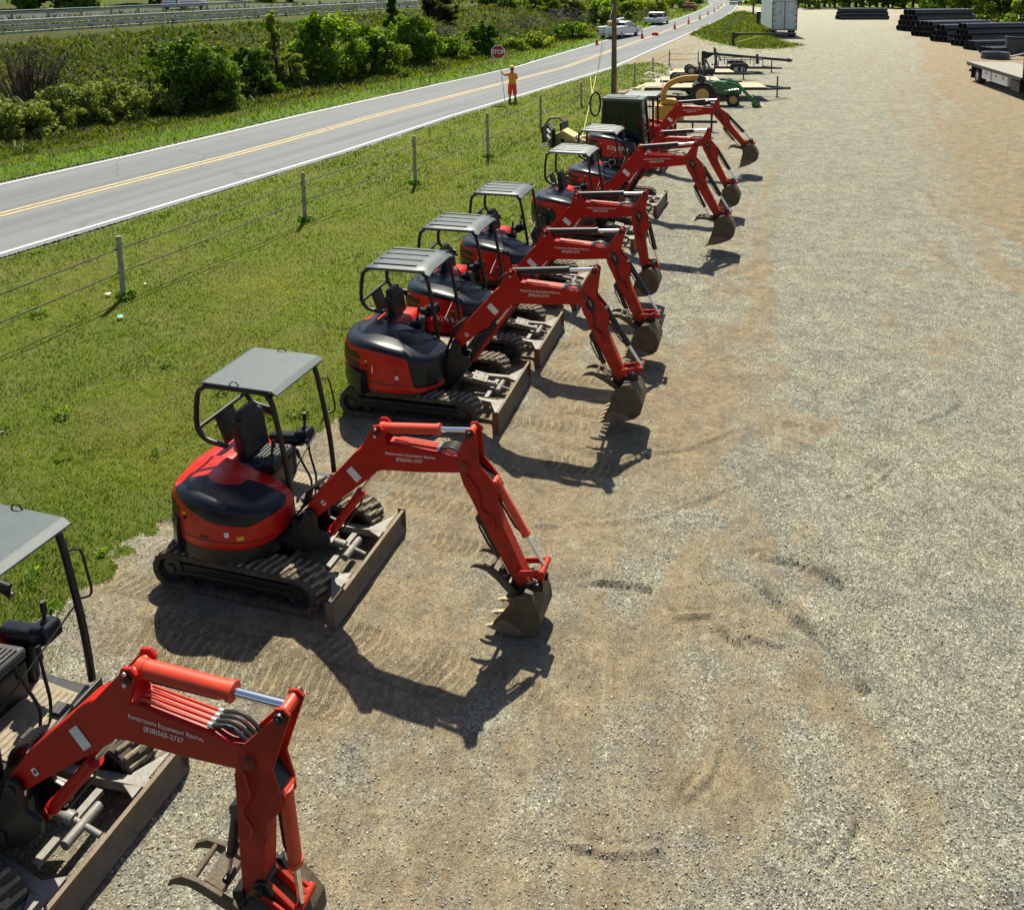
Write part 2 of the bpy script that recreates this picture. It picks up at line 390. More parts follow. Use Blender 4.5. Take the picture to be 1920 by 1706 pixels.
ruts_px = [([(1425, 1040), (1480, 1050), (1530, 1068), (1575, 1095)], 1.0), ([(1430, 1105), (1500, 1165), (1560, 1215), (1620, 1290)], .9), ([(1270, 1155), (1330, 1152), (1385, 1205)], .8),
           ([(1090, 1092), (1150, 1090), (1215, 1102)], .8), ([(960, 800), (1150, 860), (1300, 835), (1390, 800)], .5), ([(1330, 1170), (1460, 1210)], .5),
           ([(1010, 985), (1200, 975), (1400, 905)], .4), ([(1590, 925), (1640, 905), (1665, 880)], .5), ([(1720, 790), (1775, 770), (1800, 750)], .5), ([(1470, 790), (1520, 800)], .4),
           ([(1290, 1490), (1330, 1450), (1345, 1400)], .6), ([(1540, 1610), (1580, 1575), (1600, 1540)], .5), ([(1500, 560), (1700, 540), (1850, 570)], .4),
           ([(1700, 335), (1800, 300), (1905, 255)], .4), ([(1480, 275), (1600, 262), (1750, 280)], .4), ([(1400, 425), (1560, 470), (1600, 520)], .4),
           ([(1640, 620), (1680, 700), (1660, 820)], .35), ([(1060, 1580), (1150, 1600), (1230, 1590)], .5), ([(1840, 660), (1900, 720)], .4), ([(1560, 870), (1700, 1010), (1760, 1200)], .3),
           ([(1590, 150), (1720, 155), (1800, 175)], .4), ([(1320, 255), (1450, 262)], .4)]
ruts = [([Vector(at(x, y)[:2]) for x, y in P], a) for P, a in ruts_px]
rr0 = random.Random(77)
for k in range(60):
    cy_ = 13*(75/13)**rr0.random(); cx_ = 1.0+cy_*rr0.uniform(.02, .50); rad = rr0.uniform(3, 16); a0_ = rr0.uniform(0, 6.28); sp = rr0.uniform(1.2, 5.0)/rad*(1+cy_/25)
    for w__ in ((0,) if k % 3 else (0, .28)):
        ruts.append(([Vector((cx_+(rad+w__)*(math.cos(a0_+sp*i/7)-math.cos(a0_+sp/2)), cy_+(rad+w__)*(math.sin(a0_+sp*i/7)-math.sin(a0_+sp/2)))) for i in range(8)], rr0.uniform(.10, .26)))
HD = R(-14)
bands = []   # cleat prints: start point, length, width, heading
for (px, py, L_, hd) in [(180, 1190, 2.2, -17), (330, 1215, 2.6, -12), (560, 1240, 2.3, -10), (700, 1215, 2.0, -18), (250, 1330, 1.8, -15), (720, 930, 1.8, -14), (760, 855, 1.9, -10), (800, 1010, 1.4, -16), (1000, 700, 1.3, -12), (960, 560, 1.3, -12), (1040, 760, 1.3, -20), (1120, 620, 1.4, -14), (880, 700, .9, -12), (1180, 500, 1.6, -14), (1210, 440, 1.8, -10), (255, 1165, 1.9, -14), (505, 1195, 2.5, -13), (205, 1090, 1.1, -14), (690, 885, 1.9, -12), (430, 1275, 2.2, -15), (985, 640, 1.2, -12), (640, 1180, 1.6, -20), (940, 790, 1.5, -8), (1010, 860, 1.4, -16), (1090, 700, 1.2, -10)]:
    c = at(px, py); bands.append((c[0], c[1], L_, 0.30, R(hd)))
def lotfields(X, Y):
    sand = np.zeros(X.shape)
    for cx, cy, rx, ry, a in sands:
        d = ((X-cx)/rx)**2 + ((Y-cy)/ry)**2; sand = np.maximum(sand, a*np.exp(-d*1.1))
    n1 = fbm(X, Y, 0.45, 5, 1); n2 = fbm(X, Y, 1.7, 4, 8)
    n3 = fbm(X*0.35, Y, 0.16, 4, 21)
    farp = 0.30*sm((Y-14)/18)
    n4 = fbm(X, Y, 4.5, 3, 41)
    left = 0.34*sm((6.5-X)/5.0)*sm((16-Y)/4)
    sand = np.clip((sand*(0.45+1.0*n2) + farp*(n3-0.25)*2.2 + left)*1.0 + (n1-0.42)*1.5 + (n2-0.47)*0.8 + (n4-0.47)*0.7, 0, 1)
    # long wheel lanes up the yard and fine streaks along them
    u_ = X-0.16*Y-0.0016*Y*Y; st1 = fbm(u_*0.9, Y*0.05, 1.0, 4, 51); st2 = fbm(u_*3.2, Y*0.10, 1.0, 3, 57)
    lane = sm((Y-9)/12)
    sand = np.clip(sand*(1-0.35*lane) + lane*((st1-0.46)*4.2 + (st2-0.46)*3.4 + (n2-.47)*2.0 + 0.10), 0, 1)
    grey = np.exp(-((X-(2.5+0.235*Y))/(1.2+0.07*Y))**2)*sm((Y-14)/10); sand = sand*(1-0.75*grey)
    tan_ = sm((X-(3.2+0.34*Y))/(1+0.06*Y))*sm((Y-16)/10)*(1-sm((X-(3.0+0.52*Y))/(4)))
    sand = np.clip(sand - 0.30*sm((X-1.2-0.1*Y)/3.0)*(1-tan_), 0, 1)
    sand = np.clip(sand + tan_*(0.85+0.9*(st1-.4)+(n2-.5)*1.2), 0, 1)
    dark = np.zeros(X.shape); hgt = (fbm(X, Y, 0.9, 4, 4)-0.5)*0.04 + (fbm(X, Y, 5, 3, 14)-0.5)*0.032 + lane*(st2-.5)*0.05
    nn = vnoise(X, Y, 5, 30); rh_ = np.zeros(X.shape); rl_ = np.zeros(X.shape)
    for P, a in ruts:
        x0 = min(p.x for p in P)-1; x1 = max(p.x for p in P)+1; y0 = min(p.y for p in P)-1; y1 = max(p.y for p in P)+1
        se = (X > x0) & (X < x1) & (Y > y0) & (Y < y1)
        Xs, Ys, ns = X[se], Y[se], nn[se]
        if not len(Xs): continue
        best = np.full(Xs.shape, 1e9)
        for p, q in zip(P[:-1], P[1:]):
            d = q-p; L2 = d.length_squared
            t = np.clip(((Xs-p.x)*d.x+(Ys-p.y)*d.y)/L2, 0, 1)
            best = np.minimum(best, np.hypot(Xs-(p.x+t*d.x), Ys-(p.y+t*d.y)))
        sc = 0.020 + 0.0022*Ys
        wv = best/(sc*(0.7+0.8*ns))
        rh_[se] = np.maximum(rh_[se], a*0.065*np.exp(-wv**2)*(ns*0.9+0.3)); rl_[se] = np.maximum(rl_[se], a*0.03*np.exp(-((best-2.0*sc)/sc)**2))
        dark[se] = np.maximum(dark[se], a*0.15*np.exp(-(wv*0.8)**2)*np.clip(ns*1.6-0.2, 0, 1))
    hgt = hgt + rh_ - rl_
    cle = np.zeros(X.shape); cph = np.zeros(X.shape)
    for cx, cy, L_, wd, hd in bands:
        s = (X-cx)*math.cos(hd) + (Y-cy)*math.sin(hd); t = -(X-cx)*math.sin(hd) + (Y-cy)*math.cos(hd)
        ins = sm(s/0.15)*sm((L_-s)/0.2)*(np.abs(t) < wd/2+0.03*nn)*sm((wd/2-np.abs(t)+0.03)/0.05)
        cph = np.where(np.abs(t) < wd/2+.25, s + 0.25*np.abs(t), cph); cle = np.maximum(cle, ins*np.clip(vnoise(X, Y, 2.6, 66)*1.3+.3, 0, 1))
    sand = np.clip(sand + cle*0.25, 0, 1)
    global CLE, CPH
    CLE, CPH = cle, cph
    return sand, dark, hgt
rows = []; y_ = 3.0
while y_ < 700: rows.append(y_); y_ *= 1.0054 if y_ < 30 else 1.008
rows = np.array(rows); tt = np.concatenate([np.linspace(-3.2, -0.9, 160)[:-1], np.linspace(-0.9, 1.0, 470), np.linspace(1.0, 2.2, 60)[1:]])
TT, YY = np.meshgrid(tt, rows); XX = TT*(YY+0.0)
ZZ = terrain(XX, YY)
gm = grassmask(XX, YY); dnn = (XX-xn(YY))*0.94; ee = (xf(YY)-XX)*0.94
sand, dark, hgt = lotfields(XX, YY); cle_, cph_ = CLE, CPH
lotm = (~gm) & (dnn > 0)
nearf = 1 - sm((YY-25)/30)
edgef = sm((XX-lotedge(YY))/0.8)
ZZ = ZZ + np.where(lotm, hgt*nearf, 0) + np.where(gm & (dnn > 0.5), (fbm(XX, YY, 1.1, 4, 9)-0.5)*0.10*sm((dnn-.5)/2), 0)
ZZ = ZZ + np.where(ee > 5, (fbm(XX, YY, 0.35, 4, 12)-0.5)*0.9*sm((ee-5)/6)*(1-sm((ee-20)/5)), 0)
ZZ = ZZ - 0.06*((dnn < 0.15) & (ee < 0.15))
nr, nc = XX.shape
V = np.stack([XX, YY, ZZ], -1).reshape(-1, 3)
idx = np.arange(nr*nc).reshape(nr, nc)
Q = np.stack([idx[:-1, :-1], idx[:-1, 1:], idx[1:, 1:], idx[1:, :-1]], -1).reshape(-1, 4)
fc_l = lotm[:-1, :-1].ravel(); fc_e = (ee[:-1, :-1] > 3.0).ravel(); fc_road = ((dnn[:-1, :-1] <= 0.2) & (ee[:-1, :-1] <= 0.2)).ravel()
fc_v = (ee[:-1, :-1] > 0).ravel() & ~fc_e
def sub(mask):
    q = Q[mask]; u, inv = np.unique(q, return_inverse=True); return V[u], inv.reshape(-1, 4), u

def groundmat(name, kind):
    m = bpy.data.materials.new(name); m.use_nodes = True; n = m.node_tree; L = n.links; b = n.nodes['Principled BSDF']
    b.inputs['Roughness'].default_value = 0.95; b.inputs['Specular IOR Level'].default_value = 0.2
    tc = n.nodes.new('ShaderNodeTexCoord')
    def attr(a):
        x = n.nodes.new('ShaderNodeAttribute'); x.attribute_name = a; return x.outputs['Fac']
    def noise(s, d=5, r=0.6):
        x = n.nodes.new('ShaderNodeTexNoise'); x.inputs['Scale'].default_value = s; x.inputs['Detail'].default_value = d
        x.inputs['Roughness'].default_value = r; L.new(tc.outputs['Object'], x.inputs['Vector']); return x.outputs['Fac']
    def ramp(f, stops):
        x = n.nodes.new('ShaderNodeValToRGB'); e = x.color_ramp.elements
        while len(e) < len(stops): e.new(0.5)
        for k, (p, c) in enumerate(stops): e[k].position = p; e[k].color = (*c, 1)
        L.new(f, x.inputs['Fac']); return x.outputs['Color']
    def mix(f, a, bb, bt='MIX'):
        x = n.nodes.new('ShaderNodeMix'); x.data_type = 'RGBA'; x.blend_type = bt
        if isinstance(f, float): x.inputs['Factor'].default_value = f
        else: L.new(f, x.inputs['Factor'])
        for s_, v in (('A', a), ('B', bb)):
            if isinstance(v, tuple): x.inputs[s_].default_value = (*v, 1)
            else: L.new(v, x.inputs[s_])
        return x.outputs['Result']
    def vor(s, out='Color'):
        x = n.nodes.new('ShaderNodeTexVoronoi'); x.inputs['Scale'].default_value = s; x.inputs['Randomness'].default_value = 1
        L.new(tc.outputs['Object'], x.inputs['Vector']); return x
    def math_(op, a, c):
        x = n.nodes.new('ShaderNodeMath'); x.operation = op; L.new(a, x.inputs[0])
        if isinstance(c, float): x.inputs[1].default_value = c
        else: L.new(c, x.inputs[1])
        return x.outputs[0]
    if kind == 'lot':
        v1 = vor(64.0); sep = n.nodes.new('ShaderNodeSeparateColor'); L.new(v1.outputs['Color'], sep.inputs[0])
        stones = ramp(sep.outputs[0], [(0.0, (0.18, 0.174, 0.140)), (0.3, (0.29, 0.282, 0.226)), (0.7, (0.43, 0.420, 0.345)), (0.93, (0.60, 0.585, 0.475)), (1.0, (0.82, 0.79, 0.64))])
        v2 = vor(17.0); sp2 = n.nodes.new('ShaderNodeSeparateColor'); L.new(v2.outputs['Color'], sp2.inputs[0])
        stones = mix(0.55, stones, ramp(sp2.outputs[1], [(0, (0.78, 0.77, 0.75)), (1, (1.2, 1.2, 1.2))]), 'MULTIPLY')
        stones = mix(1.0, stones, ramp(noise(0.7, 6), [(0.3, (0.90, 0.92, 0.95)), (0.7, (1.16, 1.12, 1.04))]), 'MULTIPLY')
        soil = ramp(noise(9, 10, 0.75), [(0.28, (0.26, 0.20, 0.125)), (0.5, (0.40, 0.32, 0.205)), (0.72, (0.53, 0.44, 0.30))])
        soil = mix(0.5, soil, ramp(sep.outputs[1], [(0, (0.55, 0.55, 0.55)), (1, (1.35, 1.3, 1.25))]), 'MULTIPLY')
        mpz = n.nodes.new('ShaderNodeMapping'); mpz.inputs['Rotation'].default_value = (0, 0, R(12)); L.new(tc.outputs['Object'], mpz.inputs['Vector'])
        mps = n.nodes.new('ShaderNodeMapping'); mps.inputs['Scale'].default_value = (1.0, 0.42, 1); L.new(mpz.outputs[0], mps.inputs['Vector'])
        nst = n.nodes.new('ShaderNodeTexNoise'); nst.inputs['Scale'].default_value = 1.15; nst.inputs['Detail'].default_value = 12; nst.inputs['Roughness'].default_value = 0.78; nst.inputs['Distortion'].default_value = 0.6; L.new(mps.outputs[0], nst.inputs['Vector'])
        sf = math_('ADD', attr('sand'), math_('MULTIPLY', math_('SUBTRACT', nst.outputs['Fac'], 0.5), 3.2))
        sfr = ramp(sf, [(0.12, (0, 0, 0)), (0.80, (0.88, 0.88, 0.88))])
        base = mix(sfr, stones, soil)
        base = mix(0.8, base, ramp(noise(2.3, 12, 0.8), [(0.40, (0.72, 0.72, 0.75)), (0.5, (1.0, 1.0, 1.0)), (0.61, (1.26, 1.25, 1.20))]), 'MULTIPLY')
        sn = n.nodes.new('ShaderNodeMath'); sn.operation = 'SINE'; L.new(math_('MULTIPLY', math_('ADD', attr('cph'), math_('MULTIPLY', noise(3, 2), 0.04)), 2*math.pi/0.115), sn.inputs[0])
        cs_ = math_('MULTIPLY', sn.outputs[0], attr('cle'))
        base = mix(1.0, base, ramp(math_('ADD', math_('MULTIPLY', cs_, 0.5), 0.5), [(0.0, (0.80, 0.78, 0.74)), (0.5, (1, 1, 1)), (1.0, (1.16, 1.15, 1.11))]), 'MULTIPLY')
        dk = mix(attr('dark'), base, (0.10, 0.09, 0.08))
        L.new(dk, b.inputs['Base Color'])
        hb = math_('ADD', math_('MULTIPLY', v1.outputs['Distance'], -0.9), noise(90, 3))
        hb2 = math_('ADD', hb, math_('MULTIPLY', noise(12, 6, 0.7), 1.5))
        bp3 = n.nodes.new('ShaderNodeBump'); bp3.inputs['Strength'].default_value = 1.0; bp3.inputs['Distance'].default_value = 0.055; L.new(cs_, bp3.inputs['Height'])
        bp = n.nodes.new('ShaderNodeBump'); bp.inputs['Strength'].default_value = 1.0; bp.inputs['Distance'].default_value = 0.036
        L.new(hb2, bp.inputs['Height'])
        bp2 = n.nodes.new('ShaderNodeBump'); bp2.inputs['Strength'].default_value = 0.8; bp2.inputs['Distance'].default_value = 0.16
        L.new(math_('ADD', noise(1.9, 9, 0.72), math_('MULTIPLY', nst.outputs['Fac'], 0.9)), bp2.inputs['Height']); L.new(bp.outputs['Normal'], bp2.inputs['Normal']); L.new(bp3.outputs['Normal'], bp.inputs['Normal'])
        L.new(bp2.outputs['Normal'], b.inputs['Normal'])
    elif kind == 'grass':
        g = ramp(noise(7, 10, 0.75), [(0.3, (0.055, 0.085, 0.008)), (0.5, (0.115, 0.155, 0.015)), (0.7, (0.21, 0.21, 0.05))])
        g = mix(ramp(noise(0.8, 5), [(0.42, (0, 0, 0)), (0.7, (0.55, 0.55, 0.55))]), g, (0.17, 0.15, 0.055))
        L.new(g, b.inputs['Base Color'])
        bp = n.nodes.new('ShaderNodeBump'); bp.inputs['Strength'].default_value = 1; bp.inputs['Distance'].default_value = 0.05
        L.new(noise(28, 8, 0.8), bp.inputs['Height']); L.new(bp.outputs['Normal'], b.inputs['Normal'])
    elif kind == 'verge':
        g = ramp(noise(5, 10, 0.75), [(0.3, (0.040, 0.085, 0.008)), (0.5, (0.08, 0.15, 0.014)), (0.7, (0.14, 0.21, 0.03))])
        L.new(g, b.inputs['Base Color'])
        bp = n.nodes.new('ShaderNodeBump'); bp.inputs['Strength'].default_value = 1; bp.inputs['Distance'].default_value = 0.08
        L.new(noise(14, 8, 0.8), bp.inputs['Height']); L.new(bp.outputs['Normal'], b.inputs['Normal'])
    else:
        g = ramp(noise(1.1, 12, 0.75), [(0.3, (0.035, 0.065, 0.008)), (0.48, (0.070, 0.105, 0.014)), (0.7, (0.125, 0.15, 0.03))])
        g = mix(ramp(noise(0.16, 5), [(0.4, (0, 0, 0)), (0.65, (0.6, 0.6, 0.6))]), g, (0.105, 0.085, 0.03))
        L.new(g, b.inputs['Base Color'])
        bp = n.nodes.new('ShaderNodeBump'); bp.inputs['Strength'].default_value = 1; bp.inputs['Distance'].default_value = 0.3
        L.new(noise(3.5, 10, 0.8), bp.inputs['Height']); L.new(bp.outputs['Normal'], b.inputs['Normal'])
    return m
def mkground(name, mask, kind):
    v, q, u = sub(mask)
    o = npmesh(name, v, q, groundmat(name, kind), {'sand': sand.ravel()[u], 'dark': dark.ravel()[u], 'cle': cle_.ravel()[u], 'cph': cph_.ravel()[u]}, smooth=True)
    return struct(o)
mkground('gravel_lot', fc_l, 'lot')
mkground('grass_bank', ~fc_l & ~fc_road & ~fc_e & ~fc_v, 'grass')
mkground('road_verge', fc_v & ~fc_road, 'verge')
mkground('embankment', fc_e, 'embank')

# ------------------------------------------------------------------ road
def ribbon(name, f0, f1, z, m, Y0=-10, Y1=400, n=260, parent=None, thick=0.0):
    Ys = Y0 + (Y1-Y0)*(np.linspace(0, 1, n)**1.8)
    a = np.stack([f0(Ys), Ys, np.full(n, z)], -1); b = np.stack([f1(Ys), Ys, np.full(n, z)], -1)
    V_ = np.empty((2*n, 3)); V_[0::2] = a; V_[1::2] = b
    i = np.arange(n-1)*2; q = np.stack([i, i+1, i+3, i+2], -1)
    o = npmesh(name, V_, q, m); 
    if parent: o.parent = parent
    return o
def roadmat():
    m = mat('asphalt', (0.20, 0.205, 0.21), 0.85); n = m.node_tree; L = n.links; b = n.nodes['Principled BSDF']
    tc = n.nodes.new('ShaderNodeTexCoord')
    mp0 = n.nodes.new('ShaderNodeMapping'); mp0.inputs['Rotation'].default_value = (0, 0, R(20.0)); L.new(tc.outputs['Object'], mp0.inputs['Vector'])
    mp = n.nodes.new('ShaderNodeMapping'); mp.inputs['Scale'].default_value = (1.6, 0.035, 1)
    L.new(mp0.outputs[0], mp.inputs['Vector'])
    n1 = n.nodes.new('ShaderNodeTexNoise'); n1.inputs['Scale'].default_value = 1.2; n1.inputs['Detail'].default_value = 6; L.new(mp.outputs[0], n1.inputs['Vector'])
    n2 = n.nodes.new('ShaderNodeTexNoise'); n2.inputs['Scale'].default_value = 30; n2.inputs['Detail'].default_value = 8; n2.inputs['Roughness'].default_value = 0.8; L.new(tc.outputs['Object'], n2.inputs['Vector'])
    r1 = n.nodes.new('ShaderNodeValToRGB'); r1.color_ramp.elements[0].position = 0.3; r1.color_ramp.elements[0].color = (0.108, 0.118, 0.127, 1)
    r1.color_ramp.elements[1].position = 0.7; r1.color_ramp.elements[1].color = (0.172, 0.182, 0.188, 1); L.new(n1.outputs['Fac'], r1.inputs['Fac'])
    mx = n.nodes.new('ShaderNodeMix'); mx.data_type = 'RGBA'; mx.blend_type = 'MULTIPLY'; mx.inputs['Factor'].default_value = 0.6
    r2 = n.nodes.new('ShaderNodeValToRGB'); r2.color_ramp.elements[0].color = (0.5, 0.5, 0.5, 1); r2.color_ramp.elements[1].color = (1.4, 1.4, 1.4, 1)
    r2.color_ramp.elements[0].position = 0.25; r2.color_ramp.elements[1].position = 0.75
    L.new(n2.outputs['Fac'], r2.inputs['Fac']); L.new(r1.outputs['Color'], mx.inputs['A']); L.new(r2.outputs['Color'], mx.inputs['B'])
    vc = n.nodes.new('ShaderNodeTexVoronoi'); vc.feature = 'DISTANCE_TO_EDGE'; vc.inputs['Scale'].default_value = 0.42
    nw_ = n.nodes.new('ShaderNodeTexNoise'); nw_.inputs['Scale'].default_value = 1.6; nw_.inputs['Detail'].default_value = 6; L.new(tc.outputs['Object'], nw_.inputs['Vector'])
    va = n.nodes.new('ShaderNodeMix'); va.data_type = 'VECTOR'; va.inputs['Factor'].default_value = 0.25; L.new(tc.outputs['Object'], va.inputs['A']); L.new(nw_.outputs['Color'], va.inputs['B']); L.new(va.outputs['Result'], vc.inputs['Vector'])
    rc_ = n.nodes.new('ShaderNodeValToRGB'); rc_.color_ramp.elements[0].position = 0.004; rc_.color_ramp.elements[0].color = (0.68, 0.68, 0.68, 1); rc_.color_ramp.elements[1].position = 0.012; rc_.color_ramp.elements[1].color = (1, 1, 1, 1); L.new(vc.outputs['Distance'], rc_.inputs['Fac'])
    nk = n.nodes.new('ShaderNodeTexNoise'); nk.inputs['Scale'].default_value = 0.12; L.new(tc.outputs['Object'], nk.inputs['Vector'])
    rk = n.nodes.new('ShaderNodeValToRGB'); rk.color_ramp.elements[0].position = 0.48; rk.color_ramp.elements[1].position = 0.60; L.new(nk.outputs['Fac'], rk.inputs['Fac'])
    m3 = n.nodes.new('ShaderNodeMix'); m3.data_type = 'RGBA'; m3.blend_type = 'MULTIPLY'; L.new(rk.outputs['Color'], m3.inputs['Factor']); L.new(mx.outputs['Result'], m3.inputs['A']); L.new(rc_.outputs['Color'], m3.inputs['B'])
    L.new(m3.outputs['Result'], b.inputs['Base Color']); return m
M['asphalt'] = roadmat()
M['highway_asphalt'] = mat('highway_asphalt', (0.07, 0.078, 0.085), 0.9, var=.15, spec=.1)
M['linewhite'] = mat('white_road_paint', (0.66, 0.66, 0.63), 0.7, var=0.12, vscale=3, dust=.35, dustcol=(.33, .33, .32))
M['lineyellow'] = mat('yellow_road_paint', (0.62, 0.44, 0.19), 0.7, var=0.2, vscale=3, dust=.4, dustcol=(.36, .31, .22))
off = lambda k: (lambda Y: xn(Y) + k)
WJ = lambda k, s: (lambda Y: xn(Y) + k + 0.10*(vnoise(Y*0+s, Y, 0.9, s)-0.5) + 0.06*(vnoise(Y*0+s, Y, 4, s)-.5))
road = struct(ribbon('road', WJ(-7.75, 3), WJ(0.33, 5), ZR+0.0, 'asphalt'))
struct(ribbon('road_edge_line', off(-0.14), off(0.0), ZR+0.012, 'linewhite'))
struct(ribbon('road_edge_line', off(-7.4), off(-7.26), ZR+0.012, 'linewhite'))
def dashfar(k0, k1, z): return struct(ribbon('road_centre_line', off(k0), off(k1), z, 'lineyellow'))
dashfar(-3.53, -3.40, ZR+0.012); dashfar(-3.86, -3.73, ZR+0.012)
# ------------------------------------------------------------------ embankment road (highway)
for nm, a, b_, z in [('highway', -62, -40, 0.06)]:
    struct(ribbon(nm, lambda Y: xf(Y)-51/0.94+0*Y, lambda Y: xf(Y)-42.5/0.94, ZH+0.05, 'highway_asphalt', Y0=10, Y1=400))

# ------------------------------------------------------------------ excavators
def catmull2(P, n=6, closed=True):
    return [(v.x, v.y) for v in spline([(p[0], p[1], 0) for p in P], n, closed)]
def loft(foot, layers, zfun, u0=0, u1=None, closed=True):
    """foot: xy outline; layers: (t, inset 0..1); returns grid of points"""
    cx = sum(p[0] for p in foot)/len(foot); cy = sum(p[1] for p in foot)/len(foot)
    G = []
    for t, s in layers:
        G.append([(cx+(x-cx)*s, cy+(y-cy)*s, zfun(cx+(x-cx)*s, cy+(y-cy)*s, t)) for x, y in foot])
    return G
def grid_add(mb, G, closed=True, captop=False, capbot=False):
    n = len(G[0]); v = [p for row in G for p in row]; f = []
    for j in range(len(G)-1):
        for i in range(n if closed else n-1):
            f.append((j*n+i, j*n+(i+1) % n, (j+1)*n+(i+1) % n, (j+1)*n+i))
    if captop: f.append(tuple((len(G)-1)*n+i for i in range(n)))
    if capbot: f.append(tuple(reversed(range(n))))
    mb.add(v, f)
def lerp(a, b, t): return a+(b-a)*t
def P2(a, b, t, off=0.0):   # point along a->b in xz with perpendicular offset (positive = up/left)
    dx, dz = b[0]-a[0], b[1]-a[1]; L = math.hypot(dx, dz)
    return (a[0]+dx*t - dz/L*off, a[1]+dz*t + dx/L*off)

def track(root, yc, x0, x1, r, wd):
    N = 84; per = []
    L = x1-x0-2*r; tot = 2*L+2*math.pi*r
    def pt(s, rr):
        s = s % tot
        if s < L: return (x0+r+s, r+rr-0.0, 0, 1)
        s -= L
        if s < math.pi*r:
            a = math.pi/2 - s/r; return (x1-r+rr*math.cos(a), r+rr*math.sin(a), math.cos(a), math.sin(a))
        s -= math.pi*r
        if s < L: return (x1-r-s, r-rr, 0, -1)
        s -= L; a = -math.pi/2 - s/r
        return (x0+r+rr*math.cos(a), r+rr*math.sin(a), math.cos(a), math.sin(a))
    mb = MB(); ro = r-0.022; ri = r-0.085
    rows = []
    for k in range(N):
        s = tot*k/N; a = pt(s, ro); b = pt(s, ri)
        rows.append([(a[0], yc-wd/2, a[1]), (a[0], yc+wd/2, a[1]), (b[0], yc+wd/2, b[1]), (b[0], yc-wd/2, b[1])])
    v = [p for q in rows for p in q]; f = []
    for k in range(N):
        k2 = (k+1) % N
        for i in range(4): f.append((k*4+i, k*4+(i+1) % 4, k2*4+(i+1) % 4, k2*4+i))
    mb.add(v, f); t = mb.build('track', 'rubber', root, bevel=0.0)
    cl = MB(); n = 46
    for k in range(n):
        for side in (-1, 1):
            s = tot*(k + (0.5 if side > 0 else 0))/n
            y0, y1 = (yc-wd/2+0.012, yc+0.03) if side < 0 else (yc-0.03, yc+wd/2-0.012)
            sl = 0.022*side
            pts = []
            for yy, sh in ((y0, -sl*(1 if side > 0 else -1)), (y1, sl*(1 if side > 0 else -1))):
                for ds, rr in ((-0.024, ro-0.002), (0.024, ro-0.002), (0.017, r), (-0.017, r)):
                    a = pt(s+ds+sh, rr); pts.append((a[0], yy, a[1]))
            cl.add(pts, [(0, 1, 2, 3), (7, 6, 5, 4), (0, 4, 5, 1), (1, 5, 6, 2), (2, 6, 7, 3), (3, 7, 4, 0)])
    cl.build('track_lug', 'cleat', t, bevel=0.006, seg=1)
    fr = MB(); yo = yc
    fr.box(x0+r*1.0, x1-r*1.0, yo-wd*0.34, yo+wd*0.34, r*0.62, r*1.32)
    fr.box(x0+r*1.3, x1-r*1.3, yo-wd*0.40, yo+wd*0.40, r*0.8, r*1.0)
    fr.build('track_frame', 'black', root, bevel=0.012)
    for nm, cx, rr in (('drive_sprocket', x0+r, r*0.66), ('idler_wheel', x1-r, r*0.68)):
        w_ = MB(); w_.lathe([(0.001, -wd*0.42), (rr*0.35, -wd*0.42), (rr*0.4, -wd*0.36), (rr*0.8, -wd*0.34), (rr*0.86, -wd*0.40), (rr, -wd*0.38), (rr, wd*0.38), (rr*0.86, wd*0.4), (rr*0.4, wd*0.36), (0.001, wd*0.42)], (cx, yo, r), 'y', 20)
        w_.build(nm, 'black', t, smooth=40)
    for k in range(4):
        cx = lerp(x0+2.0*r, x1-2.0*r, k/3)
        w_ = MB(); w_.cyl((cx, yo-wd*0.37, r*0.48), (cx, yo+wd*0.37, r*0.48), r*0.28, n=14); w_.build('track_roller', 'black', t, smooth=40)

def ram(root, name, a, b, y, r, frac, m, rodr=None, hose=True, y2=None):
    """hydraulic cylinder between two pins given in (x,z)"""
    A = Vector((a[0], y, a[1])); B = Vector((b[0], y, b[1])); c = A.lerp(B, frac)
    mb = MB(); mb.cyl(A, c, r, n=16); mb.cyl(c, c+(B-A).normalized()*0.035, r*1.12, n=16); mb.cyl(A-(B-A).normalized()*0.01, A+(B-A).normalized()*0.05, r*1.08, n=16)
    mb.cyl(A+Vector((0, -r*1.3, 0)), A+Vector((0, r*1.3, 0)), r*0.75, n=12)
    o = mb.build(name, m, root, smooth=40)
    rd = MB(); rd.cyl(c, B, rodr or r*0.5, n=12); rd.build('piston_rod', 'chrome', o, smooth=40)
    e = MB(); e.cyl(B+Vector((0, -r*1.25, 0)), B+Vector((0, r*1.25, 0)), r*0.7, n=12); e.build('rod_eye', m, o, smooth=40)
    if hose:
        hm = MB(); d = (B-A).normalized(); up = Vector((0, 1, 0)).cross(d)
        if up.z > 0: up = -up
        hm.tube([A+d*0.06+up*r, A+d*0.1+up*(r+.03), c-d*0.1+up*(r+.025), c+up*r*0.8], 0.012, 6); hm.build('hydraulic_pipe', 'hose', o, smooth=60)
    return o

